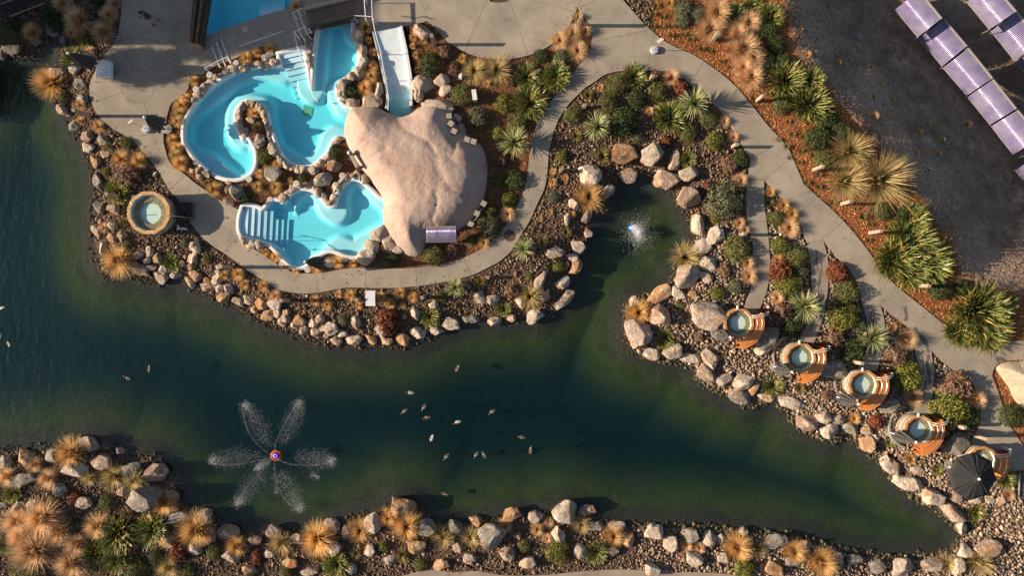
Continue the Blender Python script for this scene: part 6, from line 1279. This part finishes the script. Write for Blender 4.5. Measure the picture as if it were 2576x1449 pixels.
for p, z in (((188, 272), .06), ((440, 328), .06), ((812, 220), .06), ((1072, 158), .5)): lid('T', p, 'below the lower pool', 0.19, z)
lid('A', (1792, 1190), 'by the upper pool\'s left rim', 0.17, 0.1)
o = MB().lathe((0, 0, 0), [(0.36, 0.0), (0.36, 0.012), (0.33, 0.016)], 32).build('manhole_cover', mat('rust_brown_cover', (0.10, 0.055, 0.05), (0.14, 0.08, 0.07), 14, 0.7)); x, y = P(pt('I', 1395, 1028)); o.location = (x, y, 0.004); tag(o, 'dark brown round manhole cover in the curved path', 'manhole cover')
BOXM = mat('pump_box', (0.34, 0.29, 0.25), (0.42, 0.36, 0.31), 10, 0.55, vary=0.08); CABLE = mat('grey_cable', (0.5, 0.47, 0.44), (0.6, 0.56, 0.53), 10, 0.6)
prev = None
for tg, p, rz in [('C', (800, 1140), 5), ('C', (818, 1215), -35), ('C', (850, 1290), -25), ('C', (978, 1372), -18), ('C', (1042, 1392), -18), ('I', (1142, 710), -30), ('I', (1075, 808), -25), ('I', (1015, 915), -30)]:
    d = pt(tg, *p); x, y = P(d, 0.8); o = empty('equipment_box', (x, y, 0.0), rad(rz)); MB().box((0, 0, 0.74), (0.32, 0.30, 0.16)).build('case', BOXM, o); MB().box((0, 0, 0.84), (0.34, 0.32, 0.03)).build('lid', BOXM, o); MB().tube([(0, 0, -0.1), (0, 0, 0.68)], 0.03, 6).build('stake', STEEL, o)
    later(o, 'small beige', 'equipment box', 'on the rock mound right edge', d, 'box', 'equipment boxes', 1)
    if prev and prev[2] == tg:
        a, b_ = Vector((prev[0], prev[1], 0.7)), Vector((x, y, 0.7)); mid = (a + b_) / 2 + Vector((0.12, 0.05, -0.3))
        c_ = MB().tube([a, a.lerp(mid, .5) + Vector((0.03, -.03, -.1)), mid, mid.lerp(b_, .5) + Vector((0, .03, -.08)), b_], 0.016, 6).build('cable', CABLE); later(c_, 'looping grey', 'cable', 'linking the mound boxes', d, 'cable', 'cables', 1)
    prev = (x, y, tg)
hb = empty('pump_unit', (*P(pt('H', 1665, 270), 0.7), 0.0), rad(-62)); MB().box((0, 0, 0.55), (1.15, 0.22, 0.26)).build('casing', BOXM, hb); MB().box((-0.45, 0.0, 0.7), (0.25, 0.3, 0.1)).build('lid', BOXM, hb); MB().lathe((-0.42, 0.0, 0.75), [(0.1, 0), (0.1, 0.06), (0.05, 0.08)], 16).build('valve', STEEL, hb)
for sx in (-.45, .45): MB().box((sx, 0, 0.2), (0.06, 0.2, 0.45)).build('stand', DKW, hb)
tag(hb, 'long beige pump unit on the left flank of the rock mound', 'pump')
o = empty('lectern_sign', (*P(pt('T', 1065, 610), 0.6), zg(*P(pt('T', 1065, 610)))), 0); n = 8; V = []
for k in range(n + 1):
    yy = -0.5 + k / n; zz = 0.75 + 0.10 * math.sin(math.pi * k / n)
    V += [(-0.30, yy * 0.95, zz), (0.30, yy * 0.95, zz), (0.30, yy * 0.95, zz - 0.03), (-0.30, yy * 0.95, zz - 0.03)]
mobj('panel', V, [(4 * k + j, 4 * k + (j + 1) % 4, 4 * k + 4 + (j + 1) % 4, 4 * k + 4 + j) for k in range(n) for j in range(4)] + [(3, 2, 1, 0), (4 * n, 4 * n + 1, 4 * n + 2, 4 * n + 3)], WHITE, o); MB().box((0, 0, 0.36), (0.08, 0.5, 0.74)).build('pedestal', STEEL, o); tag(o, 'white curved information panel in the gravel below the path', 'sign')
o = empty('utility_cabinet', (*P(pt('C', 1050, 930), 0.6), -0.05), rad(8)); MB().box((0, 0, 0.32), (0.24, 0.62, 0.64)).build('cabinet', WHITE, o); MB().box((0, 0, 0.66), (0.28, 0.66, 0.04)).build('cabinet_lid', WHITE, o); tag(o, 'narrow white utility cabinet beside the round olive shrub', 'cabinet')
o = empty('utility_box', (*P(pt('C', 912, 742), 0.4), -0.05), rad(-12)); MB().box((0, 0, 0.2), (0.20, 0.24, 0.4)).build('case', WHITE, o); MB().box((0, 0.24, 0.1), (0.1, 0.08, 0.2)).build('plug', WHITE, o); tag(o, 'small white utility box in front of the straw tussock', 'box')
pm = tag(empty('water_valve', (*P(pt('G', 1800, 955), 0.2), -0.05), rad(-8)), 'steel valve pipe in the gravel right of the lone tub', 'valve'); MB().tube([(-0.25, 0, 0.3), (0.3, 0, 0.3)], 0.075, 12).build('pipe', STEEL, pm); MB().tube([(-0.28, -0.16, 0.3), (-0.28, 0.16, 0.3)], 0.06, 12).build('tee', WPIPE, pm); MB().tube([(0.2, 0, -0.1), (0.2, 0, 0.3)], 0.05, 8).build('riser', STEEL, pm)
bt = tag(empty('filter_unit', (*P(pt('G', 1305, 640), 0.6), -0.1)), 'small white and black filter unit behind the lone tub', 'filter'); MB().lathe((0, 0, 0), [(0.12, 0), (0.12, 0.6), (0.08, 0.68)], 16).build('cylinder', WPIPE, bt); MB().lathe((0.16, 0.05, 0), [(0.1, 0), (0.1, 0.5), (0.06, 0.55)], 16).build('motor', BLK, bt)
# boardwalks
def boardwalk(label, quad, z, np_, m):
    o = tag(empty('boardwalk'), label, 'boardwalk'); a, b_, c_, d_ = [Vector((*P(q, z), 0)) for q in quad]
    for k in range(np_):
        f0, f1 = k / np_ + 0.12 / np_, (k + 1) / np_ - 0.12 / np_; MB().prism([a.lerp(b_, f0), a.lerp(b_, f1), d_.lerp(c_, f1), d_.lerp(c_, f0)], z - 0.05, z).build('plank', m, o)
    for p0, p1 in ((a, b_), (d_, c_)): MB().tube([(p0.x, p0.y, z + 0.05), (p1.x, p1.y, z + 0.05)], 0.05, 8).build('edge_beam', mat('pale_beam', (0.20, 0.18, 0.16), (0.28, 0.25, 0.22), 6, 0.8), o)
boardwalk('dark slatted boardwalk crossing the top left corner', [(-30, 22), (62, -12), (112, 8), (28, 40)], 0.3, 22, DKW)
boardwalk('grey slatted walkway at the right edge below the lowest tub', [pt('M', 1610, 730), pt('M', 1600, 900), pt('M', 1700, 940), pt('M', 1710, 730)], 0.12, 14, mat('grey_boards', (0.11, 0.10, 0.10), (0.17, 0.155, 0.15), 6, 0.8, vary=0.2))

# ------------------------------------------------------------------ fountains
DROP = mat('water_drop', (0.82, 0.88, 0.95), (0.9, 0.94, 1.0), 3, 0.15, spec=0.6)
def droplets(name, pts, sizes, label):
    n = len(pts); T_ = np.array([(1, 1, 1), (-1, -1, 1), (-1, 1, -1), (1, -1, -1)]) / 1.73; R3 = rot_mats(n)
    vv = np.einsum('nij,nkj->nki', R3, T_[None] * np.asarray(sizes)[:, None, None]) + np.asarray(pts)[:, None, :]
    F = (np.array([[0, 1, 2], [0, 3, 1], [0, 2, 3], [1, 3, 2]])[None] + (np.arange(n) * 4)[:, None, None]).reshape(-1, 3)
    return tag(link(bpy.data.objects.new(name, np_mesh(name, vv.reshape(-1, 3), F, DROP))), label, 'water spray', kind='stuff')
f0 = P(pt('c', 645, 617), WL); fo = tag(empty('floating_fountain', (f0[0], f0[1], WL)), 'floating fountain with orange ring and violet light', 'fountain')
def torus(R0, r0, n=36, m=12): return [((R0 + r0 * math.cos(b_)) * math.cos(a), (R0 + r0 * math.cos(b_)) * math.sin(a), r0 * math.sin(b_)) for a in np.linspace(0, 2 * math.pi, n, endpoint=False) for b_ in np.linspace(0, 2 * math.pi, m, endpoint=False)], [(i * m + j, ((i + 1) % n) * m + j, ((i + 1) % n) * m + (j + 1) % m, i * m + (j + 1) % m) for i in range(n) for j in range(m)]
V, F = torus(0.29, 0.06); mobj('float_ring', V, F, mat('orange_float', (0.55, 0.08, 0.03), (0.65, 0.12, 0.04), 8, 0.5), fo, True)
MB().lathe((0, 0, 0.0), [(0.24, -0.05), (0.24, 0.06), (0.1, 0.12), (0.06, 0.25)], 24).build('pump_head', BLK, fo)
def lamp_mat(name, c, s_):
    m, N, Lk, b = nodes_of(name); b.inputs['Emission Color'].default_value = (*c, 1); b.inputs['Emission Strength'].default_value = s_; b.inputs['Base Color'].default_value = (*c, 1); return m
MB().lathe((0, 0, 0.12), [(0.13, 0), (0.13, 0.02), (0.05, 0.05)], 20).build('lamp', lamp_mat('violet_lamp', (0.25, 0.08, 1.0), 1.6), fo)
JETS = [((615, 550), (425, 240)), ((700, 540), (822, 225)), ((780, 622), (1060, 655)), ((540, 610), (190, 650)), ((580, 690), (375, 960)), ((680, 720), (825, 1000)), ((610, 640), (512, 705)), ((880, 735), (940, 765)), ((640, 700), (655, 880))]
pp, ss_ = [], []
for ji, (p0, p1) in enumerate(JETS):
    a = np.array(P(pt('c', *p0), WL)); b_ = np.array(P(pt('c', *p1), WL)); n = 2000 if ji < 6 else (900 if ji == 6 else 260)
    t = rng.beta(1.45, 1.1, n); wdt = 0.10 + 0.40 * np.sin(np.pi * np.clip(t * 0.85 + 0.1, 0, 1)); wdt *= (0.55 if ji == 6 else 0.4 if ji > 6 else 1)
    u_ = (b_ - a) / np.linalg.norm(b_ - a); nrm = np.array([-u_[1], u_[0]]); q = a + np.outer(t, b_ - a) + np.outer(rng.normal(0, 1, n) * wdt * 0.80, nrm) + np.outer(rng.normal(0, 0.12, n), u_)
    z = WL + 0.01 + np.abs(rng.normal(0, 0.16, n)); pp.append(np.column_stack([q, z])); ss_.append(rng.uniform(0.005, 0.012, n) * (1 + 0.5 * (t > 0.85)))
    if ji < 6:                                     # the rising jet itself
        n2 = 320; t2 = rng.random(n2); c0 = np.array(f0); q = c0 + np.outer(t2, b_ - c0) + rng.normal(0, 0.018, (n2, 2)); pp.append(np.column_stack([q, WL + 0.25 + 2.4 * 4 * t2 * (1 - t2) * 0.6 + 0 * t2])); ss_.append(rng.uniform(0.005, 0.010, n2))
droplets('fountain_spray', np.concatenate(pp), np.concatenate(ss_), 'white jets of spray thrown out by the floating fountain')
f2 = P(pt('J', 775, 950), WL); fo2 = tag(empty('cove_fountain', (f2[0], f2[1], WL)), 'submerged fountain head with blue light in the small cove', 'fountain')
MB().lathe((0, 0, 0), [(0.15, -0.1), (0.15, 0.03), (0.08, 0.06)], 20).build('fountain_head', BLK, fo2); MB().lathe((0, 0, 0.05), [(0.11, 0), (0.11, 0.02), (0.04, 0.04)], 20).build('lamp', lamp_mat('blue_lamp', (0.02, 0.10, 1.0), 5.0), fo2)
c2 = np.array(P(pt('J', 850, 1000), WL)); n = 9000; rr = np.abs(rng.normal(0, 0.52, n)) ** 1.35 + 0.02; aa = rng.uniform(0, 6.28, n)
q = c2 + np.stack([rr * np.cos(aa) * 0.9, rr * np.sin(aa) * 1.1], 1); k = rng.random(n) < 0.30; q[k] = (np.array(f2) + np.array([0.18, 0.02])) + (c2 - np.array(f2)) * rng.random((k.sum(), 1)) + rng.normal(0, 0.12, (k.sum(), 2))
droplets('cove_spray', np.column_stack([q, WL + 0.01 + np.abs(rng.normal(0, 0.25, n)) * np.exp(-rr * 1.3)]), rng.uniform(0.006, 0.017, n), 'round cloud of white spray in the small cove')

# ------------------------------------------------------------------ ducks
def loft(secs, n=12):
    V = []
    for (cx, cz, ry, rz_) in secs:
        for k in range(n): a = 2 * math.pi * k / n; V.append((cx, ry * math.cos(a), cz + rz_ * math.sin(a)))
    m = len(secs); return V, [(i * n + k, (i + 1) * n + k, (i + 1) * n + (k + 1) % n, i * n + (k + 1) % n) for i in range(m - 1) for k in range(n)] + [tuple(range(n)), tuple((m - 1) * n + k for k in range(n - 1, -1, -1))]
DUCKM = {'brown': mat('brown_plumage', (0.20, 0.15, 0.11), (0.42, 0.36, 0.30), 18, 0.8), 'white': mat('white_plumage', (0.68, 0.67, 0.66), (0.82, 0.81, 0.80), 10, 0.8)}
DKF = mat('dark_feather', (0.07, 0.06, 0.05), (0.12, 0.10, 0.085), 18, 0.8); HEADM = mat('green_brown_head', (0.07, 0.08, 0.05), (0.14, 0.12, 0.09), 18, 0.6); BILL = mat('bill', (0.40, 0.30, 0.08), (0.45, 0.34, 0.1), 8, 0.5)
def duck(d, ang, c_, s_=1.0):
    x, y = P(d, WL); o = empty('duck', (x, y, WL), rad(ang)); o.scale = (s_ * 0.82,) * 3
    V, F = loft([(-0.30, 0.10, 0.012, 0.012), (-0.25, 0.08, 0.05, 0.035), (-0.16, 0.05, 0.105, 0.08), (-0.02, 0.04, 0.135, 0.11), (0.10, 0.04, 0.12, 0.105), (0.17, 0.06, 0.08, 0.08), (0.20, 0.11, 0.05, 0.055), (0.205, 0.17, 0.04, 0.035), (0.215, 0.21, 0.045, 0.04), (0.255, 0.215, 0.04, 0.035), (0.285, 0.20, 0.022, 0.02)])
    mobj('body', V, F, DUCKM[c_], o, True)
    for sy in (-1, 1):
        V, F = loft([(-0.26, 0.11, 0.01, 0.01), (-0.15, 0.12, 0.04, 0.035), (0.0, 0.12, 0.05, 0.05), (0.10, 0.10, 0.03, 0.04)], 8); V = [(a, b_ + sy * 0.085, c2_) for a, b_, c2_ in V]; mobj('wing', V, F, DKF if c_ == 'brown' else DUCKM['brown'], o, True)
    V, F = loft([(0.205, 0.215, 0.02, 0.02), (0.215, 0.225, 0.044, 0.042), (0.255, 0.228, 0.04, 0.036), (0.282, 0.215, 0.024, 0.022)], 10); mobj('head_cap', [(a, b_, z + 0.006) for a, b_, z in V], F, HEADM, o, True)
    V, F = loft([(0.275, 0.205, 0.02, 0.014), (0.33, 0.195, 0.022, 0.008)], 8); mobj('bill', V, F, BILL, o)
    later(o, {'brown': 'brown', 'white': 'pale white'}[c_], 'duck', 'swimming on the lake', d, 'duck', 'ducks on the lake')
for x, y, a, c_ in [(1588, 174, 175, 'white'), (1546, 304, 220, 'brown'), (1682, 276, 240, 'brown'), (1703, 350, 190, 'brown'), (1917, 381, 200, 'white'), (2160, 308, 215, 'brown'), (1738, 490, 65, 'white'), (2367, 486, 170, 'brown'), (2429, 576, 80, 'brown'), (1840, 622, 230, 'brown'), (2048, 608, 235, 'brown'), (2103, 611, 115, 'brown'), (1830, 883, 160, 'brown'), (1918, 2, 60, 'brown')]: duck(pt('c', x, y), a, c_)
duck((377, 927), 80, 'brown'); duck((323, 951), 150, 'brown'); duck((8, 774), 20, 'white', 0.9); duck((1, 842), 100, 'white', 0.9); duck((24, 866), 300, 'white', 0.8)

# ------------------------------------------------------------------ person on the shaded plaza
def person(d, face, label):
    x, y = P(d); root = tag(empty('person', (x, y, 0), face), label, 'person')
    J = {'pel': (0, 0, 0.95), 'waist': (0.02, 0, 1.10), 'chest': (0.06, 0, 1.32), 'neck': (0.10, 0, 1.48), 'nk2': (0.13, 0, 1.54)}
    V = []; E = []; Rr = []; ix = {}
    def jv(k, p, r_, con=None):
        ix[k] = len(V); V.append(p); Rr.append(r_)
        if con is not None: E.append((ix[con], ix[k]))
    jv('pel', (0, 0, 0.95), (0.15, 0.12)); jv('waist', (0.02, 0, 1.1), (0.14, 0.11), 'pel'); jv('chest', (0.06, 0, 1.32), (0.17, 0.125), 'waist'); jv('neck', (0.09, 0, 1.47), (0.075, 0.07), 'chest'); jv('nk2', (0.12, 0, 1.545), (0.055, 0.055), 'neck')
    for s_ in (-1, 1):
        st = 0.22 * s_
        jv(f'hip{s_}', (0.0, 0.09 * s_, 0.88), (0.09, 0.09), 'pel'); jv(f'kn{s_}', (st * 0.7 + 0.03, 0.09 * s_, 0.49), (0.062, 0.062), f'hip{s_}'); jv(f'an{s_}', (st, 0.09 * s_, 0.10), (0.045, 0.045), f'kn{s_}'); jv(f'hl{s_}', (st - 0.03, 0.09 * s_, 0.045), (0.042, 0.04), f'an{s_}'); jv(f'to{s_}', (st + 0.16, 0.10 * s_, 0.035), (0.042, 0.033), f'hl{s_}')
        jv(f'sh{s_}', (0.07, 0.19 * s_, 1.40), (0.065, 0.065), 'chest'); jv(f'el{s_}', (0.08, 0.25 * s_, 1.12), (0.048, 0.048), f'sh{s_}'); jv(f'wr{s_}', (0.30, 0.10 * s_, 1.16), (0.034, 0.03), f'el{s_}')
    def skin(name, V, E, Rr, rootv, sub=2):
        me = bpy.data.meshes.new(name); me.from_pydata(V, E, []); o = link(bpy.data.objects.new(name, me)); md = o.modifiers.new('skin', 'SKIN'); md.use_smooth_shade = True
        for i, r_ in enumerate(Rr): me.skin_vertices[0].data[i].radius = r_ if isinstance(r_, tuple) else (r_, r_); me.skin_vertices[0].data[i].use_root = (i == rootv)
        sb = o.modifiers.new('sub', 'SUBSURF'); sb.levels = sub; sb.render_levels = sub
        dg = bpy.context.evaluated_depsgraph_get(); dg.update(); m2 = bpy.data.meshes.new_from_object(o.evaluated_get(dg)); bpy.data.objects.remove(o); m2.polygons.foreach_set('use_smooth', [True] * len(m2.polygons)); return m2
    me = skin('body', V, E, Rr, 0)
    SK = mat('skin', (0.42, 0.24, 0.17), (0.47, 0.28, 0.2), 10, 0.6); JK = mat('green_jacket', (0.05, 0.055, 0.04), (0.075, 0.08, 0.055), 12, 0.85, 0.3); TR = mat('stone_trousers', (0.30, 0.27, 0.25), (0.38, 0.35, 0.32), 12, 0.85, 0.3); SHO = mat('black_shoe', (0.015, 0.015, 0.017), (0.03, 0.03, 0.03), 10, 0.5); HR = mat('black_hair', (0.012, 0.01, 0.01), (0.03, 0.024, 0.02), 30, 0.5, 0.4, 60)
    for m_ in (JK, TR, SHO, SK): me.materials.append(m_)
    for p in me.polygons:
        c_ = p.center; p.material_index = 2 if c_.z < 0.09 else 1 if c_.z < 0.93 else 3 if (c_.z > 1.50 or (c_.x > 0.27 and c_.z > 1.0 and c_.z < 1.3)) else 0
    link(bpy.data.objects.new('body', me), root)
    hem = MB().lathe((0.0, 0, 0.86), [(0.19, 0), (0.185, 0.03), (0.17, 0.10)], 24, False).build('jacket_hem', mat('tan_hem', (0.30, 0.19, 0.07), (0.36, 0.24, 0.1), 12, 0.85), root, True)
    # head with face, tipped down to the phone
    bm = bmesh.new(); bmesh.ops.create_uvsphere(bm, u_segments=24, v_segments=18, radius=1)
    for v in bm.verts:
        p = v.co; v.co = Vector((p.x * 0.098 + (0.012 if p.x > 0 and p.z < 0 else 0), p.y * 0.076 * (1 - 0.18 * max(0, -p.z)), p.z * 0.118))
        if p.x > 0.06 and abs(p.y) < 0.018 and -0.045 < p.z < 0.02: v.co.x += 0.022
    me = bpy.data.meshes.new('head'); bm.to_mesh(me); bm.free(); me.polygons.foreach_set('use_smooth', [True] * len(me.polygons)); me.materials.append(SK); me.materials.append(HR)
    hd = link(bpy.data.objects.new('head', me), root); hd.location = (0.165, 0, 1.635); hd.rotation_euler = (0, rad(32), 0)
    for s_ in (-1, 1): MB().lathe((0.088, 0.03 * s_, 0.005), [(0.011, 0), (0.011, 0.008)], 8).build('eye', HR, hd); MB().lathe((0.0, 0.076 * s_, -0.02), [(0.012, -0.02), (0.02, 0.0), (0.012, 0.025)], 8).build('ear', SK, hd)
    MB().box((0.093, 0, -0.062), (0.012, 0.045, 0.01)).build('mouth', mat('lip', (0.35, 0.14, 0.12), (0.38, 0.16, 0.14), 8, 0.5), hd)
    bm = bmesh.new(); bmesh.ops.create_uvsphere(bm, u_segments=24, v_segments=16, radius=1)
    for v in bm.verts:
        p = v.co.copy(); v.co = Vector((p.x * 0.108 - 0.012, p.y * 0.088, p.z * 0.122 + 0.012)) * (1 + 0.05 * noise.noise(p * 5))
    bmesh.ops.delete(bm, geom=[f for f in bm.faces if f.calc_center_median().x > 0.045 and f.calc_center_median().z < 0.07 or f.calc_center_median().z < -0.075], context='FACES')
    me = bpy.data.meshes.new('hair'); bm.to_mesh(me); bm.free(); me.polygons.foreach_set('use_smooth', [True] * len(me.polygons)); me.materials.append(HR); link(bpy.data.objects.new('hair', me), hd)
    for s_ in (-1, 1):                              # hands closing on the phone
        V = [(0.30, 0.10 * s_, 1.16), (0.345, 0.075 * s_, 1.18), (0.375, 0.065 * s_, 1.19)]; E = [(0, 1), (1, 2)]; Rr = [0.028, 0.036, 0.03]
        for f in range(4):
            b0 = len(V); yy = 0.02 * (f - 1.5); L_ = (0.028, 0.032, 0.030, 0.024)[f]
            V += [(0.385, 0.062 * s_, 1.19 + yy * 0.9), (0.385 + L_, 0.050 * s_, 1.19 + yy), (0.385 + L_ * 1.2, 0.022 * s_, 1.19 + yy)]; E += [(2, b0), (b0, b0 + 1), (b0 + 1, b0 + 2)]; Rr += [0.009, 0.0085, 0.0075]
        b0 = len(V); V += [(0.35, 0.05 * s_, 1.215), (0.375, 0.03 * s_, 1.225), (0.40, 0.018 * s_, 1.222)]; E += [(1, b0), (b0, b0 + 1), (b0 + 1, b0 + 2)]; Rr += [0.011, 0.0095, 0.0085]
        hm = skin('hand', V, E, Rr, 0, 1); hm.materials.clear(); hm.materials.append(SK); link(bpy.data.objects.new('hand', hm), root)
    ph = MB().box((0, 0, 0), (0.15, 0.075, 0.009)).build('phone', BLK); ph.parent = None
    M_ = Matrix.Translation((x, y, 0)) @ Matrix.Rotation(face, 4, 'Z') @ Matrix.Translation((0.41, 0, 1.205)) @ Matrix.Rotation(rad(-35), 4, 'Y'); ph.matrix_world = M_
    tag(ph, 'dark phone held in both hands by the walking person', 'phone')
person(pt('A', 1545, 215), rad(205), 'person in a dark green jacket and pale trousers walking, looking at a phone')

# ------------------------------------------------------------------ unseen lodge and trees added to the west to shade the top left
lodge = tag(empty('added_shade_lodge', (-43.5, 24.5, 0)), 'tall unseen timber lodge added beyond the top left to cast shade', 'building')
CLAD = mat('dark_cladding', (0.12, 0.085, 0.06), (0.18, 0.13, 0.095), 3, 0.8, 0.3, 14, stretch=(1, 1, 0.2)); ROOFM = mat('charcoal_roof', (0.05, 0.05, 0.055), (0.08, 0.08, 0.085), 3, 0.6)
LW, LD, LH, RH = 9.0, 18.4, 10.2, 12.6
MB().add([(-LW / 2, -LD / 2, -0.6), (LW / 2, -LD / 2, -0.6), (LW / 2, LD / 2, -0.6), (-LW / 2, LD / 2, -0.6), (-LW / 2, -LD / 2, LH), (LW / 2, -LD / 2, LH), (LW / 2, LD / 2, LH), (-LW / 2, LD / 2, LH), (0, -LD / 2, RH - 0.1), (0, LD / 2, RH - 0.1)],
    [(0, 1, 5, 8, 4), (2, 3, 7, 9, 6), (1, 2, 6, 5), (3, 0, 4, 7)]).build('wall', CLAD, lodge)
for s_ in (-1, 1):
    e = LW / 2 + 0.5; dz = (RH - LH) / (LW / 2) * 0.5
    MB().add([(0, -LD / 2 - .4, RH), (s_ * e, -LD / 2 - .4, LH - dz), (s_ * e, LD / 2 + .4, LH - dz), (0, LD / 2 + .4, RH), (0, -LD / 2 - .4, RH + .15), (s_ * e, -LD / 2 - .4, LH - dz + .15), (s_ * e, LD / 2 + .4, LH - dz + .15), (0, LD / 2 + .4, RH + .15)], [(0, 1, 2, 3), (7, 6, 5, 4), (0, 4, 5, 1), (1, 5, 6, 2), (2, 6, 7, 3)]).build('roof', ROOFM, lodge)
GLS = mat('window_glass', (0.05, 0.07, 0.09), (0.07, 0.09, 0.11), 2, 0.08, spec=0.8)
for zz in (1.6, 4.8, 8.0):
    for k in range(6):
        w_ = MB().box((LW / 2 + 0.02, -7.5 + 3 * k, zz), (0.1, 1.5, 1.6)).build('window', WHITE, lodge); MB().box((LW / 2 + 0.07, -7.5 + 3 * k, zz), (0.04, 1.3, 1.4)).build('pane', GLS, w_)
dd_ = MB().box((LW / 2 + 0.03, 0.0, 0.5), (0.1, 1.1, 2.2)).build('door', DKW, lodge); MB().box((LW / 2 + 0.1, 0.4, 0.5), (0.06, 0.05, 0.2)).build('handle', STEEL, dd_)
def tree(x, y, h, zc, rx, rz_, nleaf, label, seed, lean=0):
    t = tag(empty('added_shade_tree', (x, y, zg(x, y) - 0.1)), label, 'tree', 'added shade trees beyond the left edge'); r_ = np.random.default_rng(seed); mb = MB(); mb.tube([(0, 0, 0), (0.08, 0.05, zc * 0.4), (0, 0, zc * 0.8), (0.05, 0, zc + rz_ * 0.6)], 0.16, 10, 0.05)
    for k in range(9):
        a = 6.28 * k / 9 + r_.uniform(-.3, .3); z0 = zc - rz_ * 0.6 + r_.uniform(0, rz_ * 0.8); mb.tube([(0, 0, z0), (rx * 0.4 * math.cos(a), rx * 0.4 * math.sin(a), z0 + 0.3), (rx * 0.85 * math.cos(a), rx * 0.85 * math.sin(a), z0 + 0.45)], 0.06, 6, 0.015)
    mb.build('trunk', mat('bark', (0.10, 0.075, 0.055), (0.17, 0.13, 0.10), 5, 0.9, 0.5, 12), t, True)
    cl = r_.normal(size=(26, 3)); cl /= np.linalg.norm(cl, axis=1)[:, None]; cl *= r_.uniform(0.3, 0.85, (26, 1)); cl = cl * np.array([rx, rx, rz_]) + np.array([0, 0, zc])
    q = cl[r_.integers(0, 26, nleaf)] + r_.normal(0, 0.30, (nleaf, 3)) * np.array([rx, rx, rz_]) * 0.55; R3 = rot_mats(nleaf); base = np.array([(-1, 0, 0), (0, -.5, 0), (1, 0, 0), (0, .5, 0)])
    vv = np.einsum('nij,nkj->nki', R3, base[None] * r_.uniform(0.05, 0.10, (nleaf, 1, 1))) + q[:, None, :]
    c_ = lerp3(r_.random(nleaf), (0.035, 0.05, 0.016), (0.10, 0.12, 0.035)); link(bpy.data.objects.new('crown', np_mesh('crown', vv.reshape(-1, 3), np.arange(4 * nleaf).reshape(-1, 4), SHR, np.repeat(c_, 4, 0))), t)
tree(-38.2, 14.0, 7, 5.7, 1.45, 0.95, 9000, 'small unseen tree added beside the lodge to cast shade', 3)
tree(-38.6, 15.6, 8, 7.4, 1.5, 1.2, 9000, 'taller unseen tree added beside the lodge to cast shade', 4)
settle_labels()
